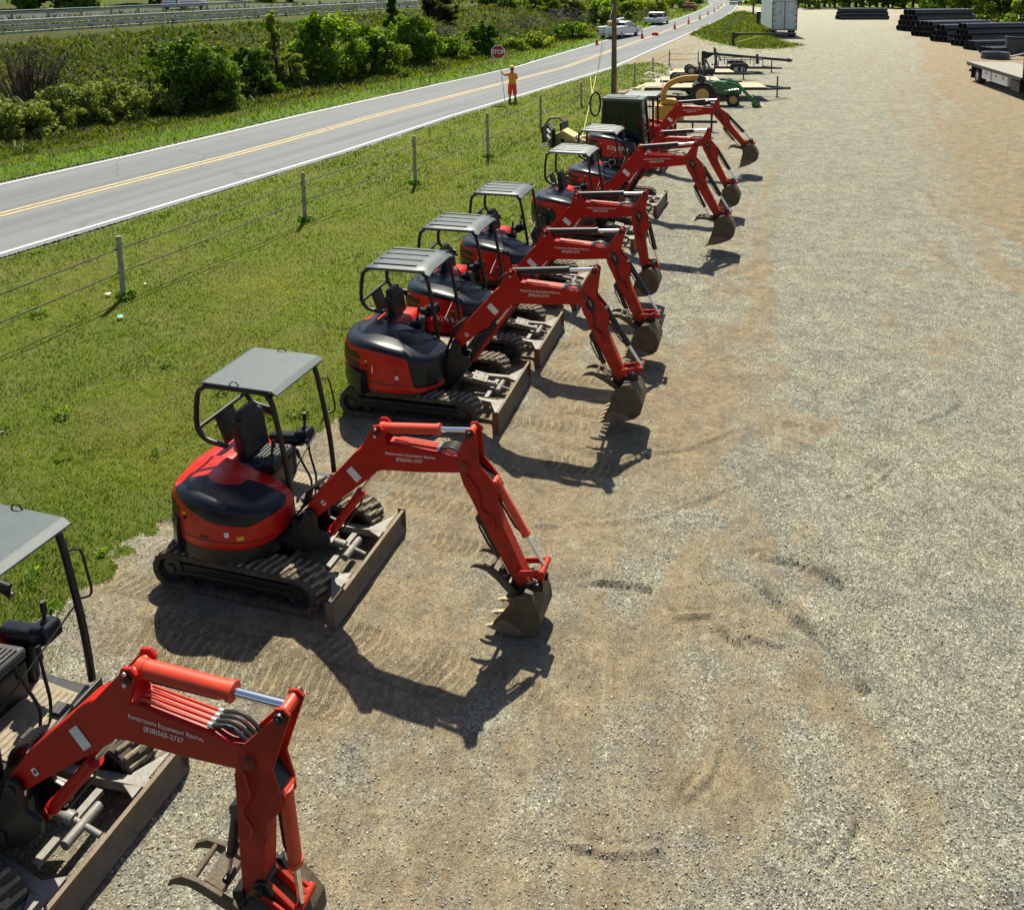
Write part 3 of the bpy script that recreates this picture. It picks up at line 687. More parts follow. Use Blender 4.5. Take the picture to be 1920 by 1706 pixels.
def bucket(root, piv, ang, sc, wd, yb, teeth=4):
    """profile in local coords of the bucket, pivot at origin, mouth facing -x; ang rotates (rad)"""
    ca, sa = math.cos(ang), math.sin(ang)
    def T(p): x, z = p[0]*sc, p[1]*sc; return (piv[0]+x*ca-z*sa, piv[1]+x*sa+z*ca)
    outer = [(x_*(.86 if x_ > -.2 else 1)-.02, z_) for x_, z_ in [(-0.10, 0.02), (-0.16, -0.07), (-0.38, -0.26), (-0.44, -0.33), (-0.36, -0.37), (-0.18, -0.43), (0.0, -0.46), (0.12, -0.43), (0.22, -0.34), (0.24, -0.20), (0.22, -0.06), (0.20, 0.02), (0.08, 0.05)]]
    mb = MB(); o = [T(p) for p in outer]; th = 0.022
    for yy in (yb-wd/2, yb+wd/2-th): mb.prism(o, yy, yy+th)
    shell = [q_ for q_ in outer if q_[1] > -.5][3:]
    cx, cz = 0.0, -0.18
    inn = [(cx+(x-cx)*0.93, cz+(z-cz)*0.93) for x, z in shell]
    poly = [T(p) for p in shell] + [T(p) for p in reversed(inn)]
    mb.prism(poly, yb-wd/2+th*0.6, yb+wd/2-th*0.6)
    b = mb.build('bucket', 'bucket', root, bevel=0.005, seg=1)
    lip = MB(); d0 = T((-0.47, -0.335)); d1 = T((-0.36, -0.355))
    lip.bar((d0[0], yb, d0[1]), (d1[0], yb, d1[1]), wd+0.02, 0.03, up=(0, 1, 0)) if False else None
    for k in range(teeth):
        y = yb-wd/2+0.03+(wd-0.06)*k/(teeth-1)
        t = MB(); a0 = [T(p) for p in [(-0.34, -0.315), (-0.34, -0.372), (-0.46, -0.350), (-0.545, -0.315), (-0.46, -0.305)]]
        t.prism(a0, y-0.026*sc, y+0.026*sc); t.build('bucket_tooth', 'tooth', b, bevel=0.004, seg=1)
    for yy, dd in ((yb-wd/2-.006, 0), (yb+wd/2-.002, 0)):
        sc_ = MB(); sc_.prism([T(p_) for p_ in [(-.46, -.335), (-.36, -.385), (-.20, -.432), (-.06, -.45), (-.10, -.36), (-.24, -.24), (-.34, -.24)]], yy, yy+.008); sc_.build('side_highlight', 'blade', b)  # lighter plate paints in the triangular highlight on the bucket side
    e = MB()
    for yy in (yb-0.10, yb+0.07):
        e.prism([T(p) for p in [(-0.06, -0.02), (-0.05, 0.05), (0.02, 0.075), (0.2, 0.11), (0.27, 0.06), (0.24, -0.03), (0.1, 0.0)]], yy, yy+0.03)
    for px in [(0, 0.02), (0.2, 0.055)]:
        c = T(px); e.cyl((c[0], yb-0.13, c[1]), (c[0], yb+0.13, c[1]), 0.034, n=12)
    e.build('bucket_bracket', 'black', b, bevel=0.004, seg=1)
    return T((0.2, 0.055))

def excavator(label, C, hd, p, boomp, style='ribbed', hull='b', word=None, s=1.0, lettering=True, gpost=True):
    root = thing('mini_excavator', label, 'excavator', (C[0], C[1], 0), R(hd), 'red mini excavators parked in a row')
    hw = p['hw']; tx0, tx1 = p['tx']; zt = 0.47*p.get('zt', 1)
    wd = 0.30; yc = hw-wd/2
    for sgn in (-1, 1): track(root, sgn*yc, tx0, tx1, zt/2, wd)
    # carbody
    mb = MB(); mb.box(-0.55, 0.50, -yc+0.1, yc-0.1, 0.16, 0.34); mb.cyl((0, 0, 0.30), (0, 0, 0.52), 0.40, 0.36, n=28)
    mb.box(-0.3, 0.3, -0.42, 0.42, 0.30, 0.40); mb.build('undercarriage', 'black', root, bevel=0.015)
    # dozer blade
    xb = p['xb']; bw = p['bw']; zb = 0.28 if hull == 'a' else 0.34
    prof = [(xb+0.02, 0.015), (xb-0.035, 0.07), (xb-0.055, zb*.5), (xb-0.045, zb*.75), (xb-0.01, zb), (xb+0.035, zb), (xb+0.0, zb*.74), (xb-0.012, zb*.5), (xb+0.01, 0.08), (xb+0.055, 0.015)]
    bl = MB(); bl.prism(prof, -bw/2, bw/2); B = bl.build('dozer_blade', 'blade', root, bevel=0.006)
    for sgn in (-1, 1):
        e = MB(); e.box(xb-0.06, xb+0.045, sgn*bw/2-0.008, sgn*bw/2+0.008, 0.0, zb+0.012)
        e.build('blade_end_plate', 'rust' if hull != 'a' else 'blade', B, bevel=0.003, seg=1)
    am = MB()
    for sgn in (-1, 1):
        am.bar((0.42, sgn*0.33, 0.27), (xb-0.02, sgn*0.44, 0.22), 0.075, 0.085)
        am.add([(xb-0.26, sgn*0.40, 0.266), (xb-0.04, sgn*0.30, 0.266), (xb-0.04, sgn*0.74*bw/1.65, 0.266), (xb-0.26, sgn*0.40, 0.25), (xb-0.04, sgn*0.30, 0.25), (xb-0.04, sgn*0.74*bw/1.65, 0.25)],
               [(0, 1, 2), (5, 4, 3), (0, 3, 4, 1), (1, 4, 5, 2), (2, 5, 3, 0)])
    am.bar((xb-0.36, -0.30, 0.24), (xb-0.36, 0.30, 0.24), 0.07, 0.05)
    am.build('blade_arm', 'steel', B, bevel=0.005)
    pl = MB(); pm = Matrix.Rotation(R(8), 3, 'Z') @ Matrix.Rotation(R(14), 3, 'Y'); pl.cbox((xb-0.56, 0.04, 0.42), (0.24, 0.28, 0.02), pm); pl.build('step_plate', 'steel', B, bevel=0.004)
    bo = MB()
    for dx in (-.06, .06):
        for dy in (-.07, .07): bo.cyl(Vector((xb-0.56, 0.04, 0.42))+pm @ Vector((dx, dy, .009)), Vector((xb-0.56, 0.04, 0.42))+pm @ Vector((dx, dy, .02)), 0.012, n=8)
    bo.build('plate_bolt', 'rust', B)
    bc = MB(); bc.cyl((0.45, 0, 0.40), (xb-0.30, 0, 0.33), 0.045, n=14); bc.cyl((xb-0.30, 0, 0.33), (xb-0.05, 0, 0.26), 0.022, n=12)
    bc.cyl((xb-0.22, -0.16, 0.30), (xb-0.22, 0.16, 0.30), 0.042, n=14); bc.build('blade_cylinder', 'steel', B, smooth=40)
    hb = MB()
    for q in range(3):
        hb.tube(spline([(0.35, -0.1+0.08*q, 0.42), (0.6, -0.14+0.1*q, 0.47), (xb-0.5, 0.1-0.08*q, 0.38), (xb-0.34, -0.05+0.05*q, 0.34)], 6), 0.012, 6)
    hb.build('blade_hose', 'hose', B, smooth=60)

    # ---- upper body
    xo = p.get('bx', 0.0)
    if hull == 'a':
        RB = [(.43, -.10), (.46, -.34), (.38, -.58), (.14, -.74), (-.22, -.80), (-.58, -.73), (-.86, -.52), (-.99, -.2), (-.97, .05), (-.7, .08), (-.3, .0), (.15, -.04)]
        z0, zr, zm, zf = 0.62, 1.10, 1.22, 1.02
    else:
        RB = [(.42, -.12), (.46, -.36), (.36, -.66), (.08, -.84), (-.32, -.88), (-.72, -.80), (-1.02, -.58), (-1.17, -.25), (-1.16, .05), (-.8, .08), (-.35, .0), (.1, -.04)]
        z0, zr, zm, zf = 0.50, 1.20, 1.27, 1.00
    k = hw/0.80 if hull != 'a' else 1.0
    RB = [(x*k+xo, y*k) for x, y in RB]; RB = catmull2(RB, 7)
    xr = min(x for x, y in RB); xf_ = max(x for x, y in RB)
    hs = p.get('hs', 1.0)
    def ztop(x, y):
        t = (x-xr)/(xf_-xr)
        z = zm-(zm-zr)*((.38-t)/.38)**2 if t < 0.38 else zm-(zm-zf)*((t-.38)/.62)**1.7
        return float(z)*hs
    def zf_(x, y, t):
        return lerp(z0, ztop(x, y), t)
    lay = [(0, .95), (0.03, .985), (0.3, 1.0), (0.6, 1.0), (0.78, .99), (0.88, .965), (0.95, .91), (0.99, .82), (1.01, .62), (1.02, .35), (1.025, .05)]
    # boundary of the black cover per outline vertex
    ccy0 = sum(q[1] for q in RB)/len(RB)
    def tb(x, y):
        t = (x-xr)/(xf_-xr)
        if hull == 'a': return lerp(.95, .60, float(sm((t-.10)/.55))) if t < .84 else lerp(.60, .80, float(sm((t-.84)/.16)))
        return (0.90 if t > .12 else lerp(.97, .90, t/.12)) if t < 0.76 else lerp(0.90, 0.15, float(sm((t-0.76)/0.05)))
    def surf(x, y, t, cx, cy, offs=0.0):
        for (t0, s0), (t1, s1) in zip(lay[:-1], lay[1:]):
            if t <= t1 or t1 == lay[-1][0]:
                sI = lerp(s0, s1, min(1, max(0, (t-t0)/(t1-t0)))); break
        X = cx+(x-cx)*sI; Y = cy+(y-cy)*sI
        d = math.hypot(x-cx, y-cy); return (X+(x-cx)/d*offs, Y+(y-cy)/d*offs, zf_(X, Y, t)+offs*0.7*(t > .8))
    ccx = sum(q[0] for q in RB)/len(RB); ccy = sum(q[1] for q in RB)/len(RB)
    Gr, Gb = [], []
    NL = 12
    for j in range(NL+1): Gr.append([surf(x, y, (tb(x, y) if hull != 'a' else 1.03)*j/NL, ccx, ccy) for x, y in RB])
    for j in range(NL+1):
        Gb.append([surf(x, y, lerp(min(tb(x, y)-0.02, 1.0), 1.03, (j/NL)), ccx, ccy, (0.012 if j else -.004)) for x, y in RB])
    mb = MB(); grid_add(mb, Gr, capbot=True, captop=(hull == 'a')); hullo = mb.build('body_panel', 'red_hull', root, smooth=50)
    mb = MB()
    if hull == 'a':
        ids = [i_ for i_ in range(len(RB)) if RB[i_][1] < ccy+.10 and RB[i_][0] > xr+.10*(xf_-xr)]
        ids.sort(key=lambda i_: math.atan2(RB[i_][1]-ccy, RB[i_][0]-ccx))
        Gc = []
        for j in range(NL+1):
            row = []
            for q_, i_ in enumerate(ids):
                ed = min(q_, len(ids)-1-q_)/2.0; lo_ = tb(*RB[i_]); st_ = lerp(min(1.0, lo_+.10*max(0, 1-ed)), 1.0205, j/NL)
                row.append(surf(*RB[i_], st_, ccx, ccy, .013 if 0 < j else .0))
            Gc.append(row)
        grid_add(mb, Gc, closed=False)
    else: grid_add(mb, Gb, captop=True)
    mb.build('hood_cover', 'hoodblack', root, smooth=50)
    # vents, drawn as louvred recesses on the rear quarter
    n = len(RB)
    near = [i for i in range(n) if RB[i][1] < ccy and RB[i][0] < ccx]
    iu = [i for i in near if -1.2*k+xo < RB[i][0] < {'a': -0.58, 'b': -0.66, 'c': -.30}[hull]*k+xo and RB[i][1] < -0.15]
    iu.sort(key=lambda i: RB[i][0])
    for (ta, tb_) in ([(0.52, 0.70), (0.26, 0.44)] if hull == 'a' else [(0.62, 0.74), (0.44, 0.57)]) if hull != 'c' else [(0.22, 0.66)]:
        v = MB(); G = []
        for j in range(4):
            row = []
            for q, i in enumerate(iu):
                sk = 0.10*(1-q/len(iu)); tt_ = lerp(ta, tb_, j/3) + sk
                if q == len(iu)-1: tt_ = lerp(tt_, (ta+tb_)/2+sk, 0.5)
                row.append(surf(*RB[i], min(tt_, 0.83), ccx, ccy, 0.006))
            G.append(row)
        grid_add(v, G, closed=False); v.build('air_vent', 'black', hullo)
    # fuel cap / lock
    i0 = min(range(n), key=lambda i: abs(RB[i][0]-(ccx-0.25))+(RB[i][1] > ccy)*9)
    q = surf(*RB[i0], 0.55, ccx, ccy, 0.004); lk = MB(); lk.cyl(q, (q[0]-.003, q[1]-0.012, q[2]), 0.02, n=12); lk.build('hood_lock', 'black', hullo)
    def seam(i0_, i1_, t0_, t1_, wv, nm='panel_seam', mm='black'):
        m2 = MB(); ids = [i_ % n for i_ in range(i0_, i1_+1)] if i1_ >= i0_ else [i0_]
        if len(ids) > 1: G_ = [[surf(*RB[i_], tq, ccx, ccy, .0035) for i_ in ids] for tq in (t0_, t1_)]
        else:
            i_ = ids[0]; nx_ = RB[(i_+1) % n]; dxy = (nx_[0]-RB[i_][0], nx_[1]-RB[i_][1]); ll_ = math.hypot(*dxy)
            G_ = [[surf(RB[i_][0]+dxy[0]/ll_*w__, RB[i_][1]+dxy[1]/ll_*w__, lerp(t0_, t1_, q_/8), ccx, ccy, .0035) for w__ in (-wv, wv)] for q_ in range(9)]
        grid_add(m2, G_, closed=False); m2.build(nm, mm, hullo)
    nearids = [i_ for i_ in range(n) if RB[i_][1] < ccy-.15]
    ia, ib = nearids[0], nearids[-1]
    seam(ia, ib, .205, .225, 0)
    imid = min(nearids, key=lambda i_: abs(RB[i_][0]-(ccx-.42))); seam(imid, imid-1 if False else imid-9999, .21, min(tb(*RB[imid]), .83)-.01, .006)
    if hull != 'a':
        imd = min(nearids, key=lambda i_: abs(RB[i_][0]-(ccx+.30))); seam(imd, imd-9999, .21, .60, .006)
    q = surf(*RB[imid], .36, ccx+.0, ccy, .006); hd_ = MB(); hd_.cbox(q, (.09, .012, .03), Matrix.Rotation(R(8), 3, 'Z')); hd_.build('panel_latch', 'black', hullo)
    if hull == 'a':
        i1 = min(range(n), key=lambda i: abs(RB[i][0]-(ccx+0.42))+(RB[i][1] > ccy)*9)
        q = surf(*RB[i1], 0.33, ccx, ccy, 0.005); st = MB(); st.cbox(q, (0.075, 0.006, 0.05), Matrix.Rotation(R(24), 3, 'Z')); st.build('warning_sticker', 'yellow_decal', hullo)
    if word:
        wx, wt, wsz = p.get('word', (ccx-0.08, 0.50, 0.17))
        i1 = min(range(n), key=lambda i: abs(RB[i][0]-wx)+(RB[i][1] > ccy)*9)
        a = surf(*RB[i1-1], wt, ccx, ccy); b_ = surf(*RB[(i1+1) % n], wt, ccx, ccy)
        dx = Vector(b_)-Vector(a)
        if dx.x < 0: dx = -dx
        q = surf(*RB[i1], wt, ccx, ccy, 0.028)
        text('model_lettering', word, wsz, 'letter', hullo, q, dx, (0, 0, 1))
    for fxx, tt2, sz2, mm2 in ((-.62, .36, (.07, .006, .04), 'decal'), (.30, .40, (.05, .006, .06), 'decal'), (.05, .28, (.11, .006, .018), 'black'), (-.25, .64, (.05, .006, .03), 'yellow_decal')):
        i3 = min(range(n), key=lambda i_: abs(RB[i_][0]-(ccx+fxx))+(RB[i_][1] > ccy)*9); a3 = RB[i3-1]; b3 = RB[(i3+1) % n]
        if tt2 > tb(*RB[i3]): continue
        q = surf(*RB[i3], tt2, ccx, ccy, .005); m3 = MB(); m3.cbox(q, sz2, Matrix.Rotation(math.atan2(b3[1]-a3[1], b3[0]-a3[0]), 3, 'Z')); m3.build('safety_sticker' if mm2 != 'black' else 'hinge_strip', mm2, hullo)
    # rear engine hood behind the seat
    w1 = 0.80*hw/0.78
    HB = [(-.42, .0), (-.7, -.2), (-.99, -.18), (-1.02, .12), (-.95, .42), (-.78, .66), (-.5, w1*0.98), (-.32, w1*0.95), (-.30, .5), (-.34, .2)]
    if hull != 'a': HB = [(x*1.13*k, y*1.02) for x, y in HB]
    HB = catmull2([(x+xo, y) for x, y in HB], 5)
    G = loft(HB, [(0, .96), (.05, 1), (.6, 1), (.82, .97), (.94, .88), (1, .7), (1.01, .3), (1.01, .02)], lambda x, y, t: lerp(z0-0.05, (1.12 if hull == 'a' else 1.20)*hs, t))
    mb = MB(); grid_add(mb, G, capbot=True); mb.build('engine_hood', 'red_hull', root, smooth=50)
    if hull != 'a':
        mb = MB()
        for qq in range(3): mb.box(-0.95*k+xo+0.16*qq, -0.86*k+xo+0.16*qq, -0.05, 0.52, 1.20*hs, 1.235*hs)
        mb.build('hood_louvre', 'hoodblack', root, bevel=0.01)
    # counterweight bumper: arc round the tail
    tail = [(x, y) for x, y in RB if x < (-.30*k+xo) and y < 0.0]
    cen = (xo-0.1, 0.0)
    R_ = max(math.hypot(x-cen[0], y-cen[1]) for x, y in tail)+0.0
    a0, a1 = (238, 118) if hull == 'a' else (243, 118)
    pts = []
    for kk in range(19):
        a = R(lerp(a0, a1, kk/18)); rr = (0.93 if hull == 'a' else 1.10*k)
        pts.append((cen[0]+rr*math.cos(a), cen[1]+rr*math.sin(a)*0.96))
    inn = [(cen[0]+(x-cen[0])*0.82, cen[1]+(y-cen[1])*0.82) for x, y in pts]
    mb = MB(); zc0, zc1 = (0.50, 0.92) if hull == 'a' else (0.46, 0.84)
    mid = [(cen[0]+(x-cen[0])*1.015, cen[1]+(y-cen[1])*1.015) for x, y in pts]
    lays = [(inn, zc0), (pts, zc0+.01), (mid, zc0+.08), (mid, zc1-.1), (pts, zc1-.015), (inn, zc1)]
    v = []; f = []; m_ = len(pts)
    for P_, z in lays: v += [(x, y, z) for x, y in P_]
    for j in range(len(lays)):
        j2 = (j+1) % len(lays)
        for i in range(m_-1): f.append((j*m_+i, j2*m_+i, j2*m_+i+1, j*m_+i+1))
    f += [tuple(j*m_ for j in range(len(lays)))[::-1], tuple(j*m_+m_-1 for j in range(len(lays)))]
    mb.add(v, f); mb.build('counterweight', 'hoodblack', root, smooth=45)
    # skirt below body
    sk = [(x*0.965+ccx*0.035, y*0.965+ccy*0.035) for x, y in RB]
    mb = MB(); mb.vprism(sk[::1], 0.47, z0+0.01); mb.build('body_skirt', 'black', root)
    # deck
    fx = 0.46 if hull == 'a' else 0.42
    dk = MB(); dk.vprism([(-0.35+xo, -0.06), (fx, -0.06), (fx+0.08, 0.25), (fx+0.05, w1*0.9), (fx-0.08, w1), (-0.35+xo, w1)], 0.54, 0.64); dk.build('floor_deck', 'black', root, bevel=0.012)
    fm = MB(); fm.vprism([(-0.2+xo, 0.02), (fx-0.03, 0.02), (fx+0.02, 0.25), (fx, w1*0.86), (-0.2+xo, w1*0.92)], 0.64, 0.652)
    for q in range(9): fm.box(-0.18+xo+q*0.065, -0.155+xo+q*0.065, 0.05, w1*0.84, 0.652, 0.658)
    fm.build('floor_mat', 'mat', root)
    gp = MB(); gp.bar((fx+0.10, -0.20, 0.66), (fx+0.06, w1, 0.68), 0.03, 0.17); gp.build('front_guard', 'black', root, bevel=0.008)
    # seat
    sx, sy = p.get('seat', (-0.56, 0.36))
    sd = MB(); sd.box(sx-0.2, sx+0.30, sy-0.22, sy+0.22, 0.64, 0.98); sd.build('seat_box', 'black', root, bevel=0.03)
    se = MB(); se.cbox((sx+0.10, sy, 1.04), (0.44, 0.44, 0.12), Matrix.Rotation(R(-5), 3, 'Y')); S_ = se.build('seat_cushion', 'seatfab', root, bevel=0.045, seg=3)
    rb = MB()
    for q in range(7): rb.cyl((sx-0.06+q*0.055, sy-0.15, 1.088+0.0048*q), (sx-0.06+q*0.055, sy+0.15, 1.088+0.0048*q), 0.017, n=8)
    rb.build('seat_ribbing', 'seat', S_, smooth=50)
    sb = MB(); tm = Matrix.Rotation(R(-9), 3, 'Y'); sb.cbox((sx-0.13, sy, 1.32), (0.15, 0.46, 0.52), tm); sb.cbox((sx-0.185, sy, 1.58), (0.13, 0.34, 0.16), tm); sb.build('backrest', 'seat', root, bevel=0.045, seg=3)
    for sgn, ln in ((-1, 0), (1, 1)):
        yy = sy+sgn*0.33
        cn = MB(); cn.cbox((sx+0.16, yy, 1.10), (0.5, 0.14, 0.15), Matrix.Rotation(R(-6), 3, 'Y')); cn.cbox((sx+0.40, yy, 1.18), (0.20, 0.19, 0.17), Matrix.Rotation(R(-12), 3, 'Y'))
        cn.box(sx-.05, sx+0.25, yy-0.05, yy+0.05, 0.64, 1.05)
        c_ = cn.build('control_console', 'hoodblack', root, bevel=0.04, seg=3)
        js = MB(); js.cyl((sx+0.40, yy, 1.25), (sx+0.40, yy, 1.30), 0.045, 0.02, n=12); js.tube([(sx+0.40, yy, 1.29), (sx+0.41, yy, 1.36), (sx+0.42, yy-sgn*0.01, 1.46)], 0.016, 8); js.cyl((sx+0.42, yy-sgn*.01, 1.39), (sx+0.425, yy-sgn*.015, 1.49), 0.026, 0.022, n=10)
        js.build('joystick', 'seat', c_, smooth=50)
    lv = MB()
    for q in (-0.05, 0.05):
        lv.tube(spline([(fx-0.10, sy+q, 0.65), (fx-0.08, sy+q, 0.85), (fx-0.15, sy+q*1.5, 1.05), (fx-0.20, sy+q*2, 1.20)], 5), 0.013, 8)
        lv.cyl((fx-0.19, sy+q*2, 1.16), (fx-0.22, sy+q*2.1, 1.27), 0.02, n=8)
        lv.box(fx-0.16, fx-0.02, sy+q*2.6-.05, sy+q*2.6+.05, 0.67, 0.69)
    lv.build('travel_lever', 'seat', root, smooth=50)

    # canopy or cab
    rx0, rx1, ry0, ry1 = p['roof']; zr_ = p.get('zr', 2.12)
    if style != 'cab':
        r_ = 0.031
        for y in (ry0+0.02, ry1-0.02):
            fm = MB()
            nearp = y < 0.4
            bx = rx0
            pts = [(-0.46+xo*0.5+(bx+.7), y, 1.38), (bx-0.02, y, 1.42), (bx-0.13, y, 1.50), (bx-0.17, y, 1.64), (bx-0.13, y, zr_-0.14), (bx-0.05, y, zr_-0.04), (bx+0.07, y, zr_-0.005), (rx1-0.16, y, zr_), (rx1-0.06, y, zr_-0.03), (rx1, y, zr_-0.13), (rx1+0.06, y, 1.7), (rx1+0.15, y, 1.15), (rx1+0.19, y, 0.64)]
            fm.tube(spline(pts, 5), r_, 10)
            if not nearp: fm.tube([(bx+.25, y, 1.30), (bx-0.02, y, 1.42)], r_, 8)
            fm.build('canopy_post', 'black', root, smooth=50)
        for bx1, bz1 in ((rx0-0.15, 1.56), (rx0-0.02, zr_-0.02), (rx1-0.05, zr_-0.05)):
            cb = MB(); cb.tube([(bx1, ry0, bz1), (bx1, ry1, bz1)], 0.027, 8); cb.build('canopy_crossbar', 'black', root, smooth=50)
        cb = MB(); cb.bar((rx0-0.02, (ry0+ry1)/2, 1.2), (rx0-0.15, (ry0+ry1)/2, 1.56), 0.3, 0.04)
        cb.build('rear_bracket', 'black', root, smooth=50)
        if gpost:
            gh = MB(); gh.tube(spline([(rx1+.03, ry1, 1.86), (rx1+0.12, ry1+.05, 1.86), (rx1+0.17, ry1+.05, 1.70), (rx1+0.20, ry1+.05, 1.45), (rx1+.10, ry1, 1.42)], 5), 0.011, 7); gh.build('grab_handle', 'black', root, smooth=50)
            rd = MB(); rd.tube([(rx1+0.10, ry1-.02, 1.38), (rx1+0.12, ry0+.05, 1.02)], 0.009, 6); rd.build('restraint_rod', 'black', root, smooth=50)
        if style == 'flat':
            mb = MB(); mb.box(rx0-0.01, rx1+0.02, ry0-0.02, ry1+0.02, zr_+0.035, zr_+0.058)
            mb.prism([(rx1+.02, zr_+.035), (rx1+.02, zr_+.058), (rx1+.10, zr_+.015), (rx1+.095, zr_-.005)], ry0-.02, ry1+.02)
            mb.prism([(rx0-.01, zr_+.035), (rx0-.01, zr_+.058), (rx0-.07, zr_+.03), (rx0-.065, zr_+.01)], ry0-.02, ry1+.02)
            ro = mb.build('canopy_roof', 'roof_flat', root, bevel=0.007)
            hk = MB()
            for y in (ry0, ry1): hk.tube([(rx0+.33, y, zr_+.05), (rx0+.37, y, zr_+.10), (rx0+.43, y, zr_+.10), (rx0+.47, y, zr_+.05)], 0.007, 6)
            hk.build('lifting_loop', 'black', ro)
        else:
            mb = MB(); nx, ny = 14, 10; G = []
            for j in range(ny+1):
                row = []
                for i in range(nx+1):
                    x = lerp(rx0-0.08, rx1+0.06, i/nx); y = lerp(ry0-0.03, ry1+0.03, j/ny)
                    e1 = abs(j/ny-.5)*2; z = zr_+0.055-0.035*e1**6-0.07*max(0, (i/nx-.82)/.18)**1.6-0.05*max(0, (.12-i/nx)/.12)
                    row.append((x, y, z))
                G.append(row)
            grid_add(mb, G, closed=False); G2 = [[(x, y, z-0.03) for x, y, z in row] for row in G][::-1]; grid_add(mb, G2, closed=False)
            mb.box(rx0-.06, rx1-.02, ry0-.032, ry0-.01, zr_-.015, zr_+.03); mb.box(rx0-.06, rx1-.02, ry1+.01, ry1+.032, zr_-.015, zr_+.03)
            ro = mb.build('canopy_roof', p.get('roofm', 'roof'), root, smooth=30)
            rb = MB()
            for q in range(4):
                y = lerp(ry0+.12, ry1-.12, q/3); rb.box(rx0+.02, rx1-.22, y-.022, y+.022, zr_+.05, zr_+.072)
            rb.build('roof_rib', p.get('roofm', 'roof'), ro, bevel=0.012)
    else:
        # glazed cab
        X0, X1, Y0, Y1 = rx0-0.25, rx1+0.25, ry0-.05, ry1+.05
        zb_ = 0.7; zt_ = zr_
        cf = MB()
        posts = [((X0, Y0), (X0+.12, Y0+.05)), ((X1, Y0), (X1-.18, Y0+.05)), ((X1, Y1), (X1-.18, Y1-.05)), ((X0, Y1), (X0+.12, Y1-.05)), ((lerp(X0, X1, .55), Y0-.0), (lerp(X0, X1, .52), Y0+.05)), ((lerp(X0, X1, .55), Y1), (lerp(X0, X1, .52), Y1-.05))]
        for a, b_ in posts: cf.bar((a[0], a[1], zb_), (b_[0], b_[1], zt_), 0.10, 0.10)
        for z, ins in ((zb_, 0), (1.22, .04)):
            A_ = [(X0+ins*.5, Y0+ins*.5, z), (X1-ins, Y0+ins*.5, z), (X1-ins, Y1-ins*.5, z), (X0+ins*.5, Y1-ins*.5, z)]
            for i in range(4): cf.bar(A_[i], A_[(i+1) % 4], 0.06, 0.06)
        cf.build('cab_frame', 'black', root, bevel=0.015)
        rf = MB(); rf.box(X0+.04, X1-.08, Y0-.01, Y1+.01, zt_-.02, zt_+.10); rf.box(X0+.2, X1-.35, Y0+.15, Y1-.15, zt_+.10, zt_+.13); rf.build('cab_roof', 'roof', root, bevel=0.03, seg=3)
        def pane(a, b, c, d):
            g = MB(); A_, B_, C_, D_ = map(Vector, (a, b, c, d)); nn = (B_-A_).cross(D_-A_).normalized()*0.008
            g.add([A_, B_, C_, D_, A_-nn, B_-nn, C_-nn, D_-nn], [(0, 1, 2, 3), (7, 6, 5, 4), (0, 4, 5, 1), (1, 5, 6, 2), (2, 6, 7, 3), (3, 7, 4, 0)]); g.build('cab_window', 'glass', root)
        xm = lerp(X0, X1, .53)
        for y0, y1 in ((Y0+.01, Y0+.055), (Y1-.01, Y1-.055)):
            pane((X0+.05, y0, 1.25), (xm, y0, 1.25), (xm-.02, y1, zt_-.02), (X0+.14, y1, zt_-.02)); pane((xm+.06, y0, .76), (X1-.04, y0, .76), (X1-.2, y1, zt_-.02), (xm+.04, y1, zt_-.02))
        pane((X0+.02, Y1-.05, 1.25), (X0+.02, Y0+.05, 1.25), (X0+.10, Y0+.07, zt_-.02), (X0+.10, Y1-.07, zt_-.02))
        pane((X1-.01, Y0+.06, .76), (X1-.01, Y1-.06, .76), (X1-.17, Y1-.08, zt_-.02), (X1-.17, Y0+.08, zt_-.02))
        wt = MB(); wt.tube([(X1+.0, Y0+.3, 1.2), (X1-.08, Y0+.5, 1.7)], 0.012, 6); wt.build('wiper', 'black', root)
        bp = MB(); bp.box(X0, X0+.9, Y0-.005, Y0+.03, .72, 1.2); bp.build('cab_side_panel', 'black', root, bevel=.01)

    # ---- boom and arm
    yb = -0.25; bwid = p.get('bwid', 0.17)
    Fp, Bp, E, T_, N_ = boomp['F'], boomp['B'], boomp['E'], boomp['T'], boomp['N']; Pp = boomp['P']
    bs = boomp.get('s', 1.0)
    sw = MB(); sw.prism([(Fp[0]-.26, .50), (Fp[0]+.02, .50), (Fp[0]+.24, Fp[1]-.30), (Fp[0]+.24, Fp[1]-.20), (Fp[0]+.10, Fp[1]-.16), (Fp[0]+.06, Fp[1]+.06), (Fp[0]-.05, Fp[1]+.07), (Fp[0]-.12, Fp[1]-.12), (Fp[0]-.26, .66)], yb-.14, yb-.10)
    sw.prism([(Fp[0]-.26, .50), (Fp[0]+.02, .50), (Fp[0]+.24, Fp[1]-.30), (Fp[0]+.24, Fp[1]-.20), (Fp[0]+.10, Fp[1]-.16), (Fp[0]+.06, Fp[1]+.06), (Fp[0]-.05, Fp[1]+.07), (Fp[0]-.12, Fp[1]-.12), (Fp[0]-.26, .66)], yb+.10, yb+.14)
    sw.cyl((Fp[0]-.12, yb, .46), (Fp[0]-.12, yb, .80), .13, n=18); sw.box(0.3, Fp[0]-.1, yb-.16, yb+.16, .50, .62); sw.cyl((Fp[0], yb-.16, Fp[1]), (Fp[0], yb+.16, Fp[1]), .04, n=12)
    sw.build('swing_bracket', 'black', root, bevel=0.01)
    hz = MB()
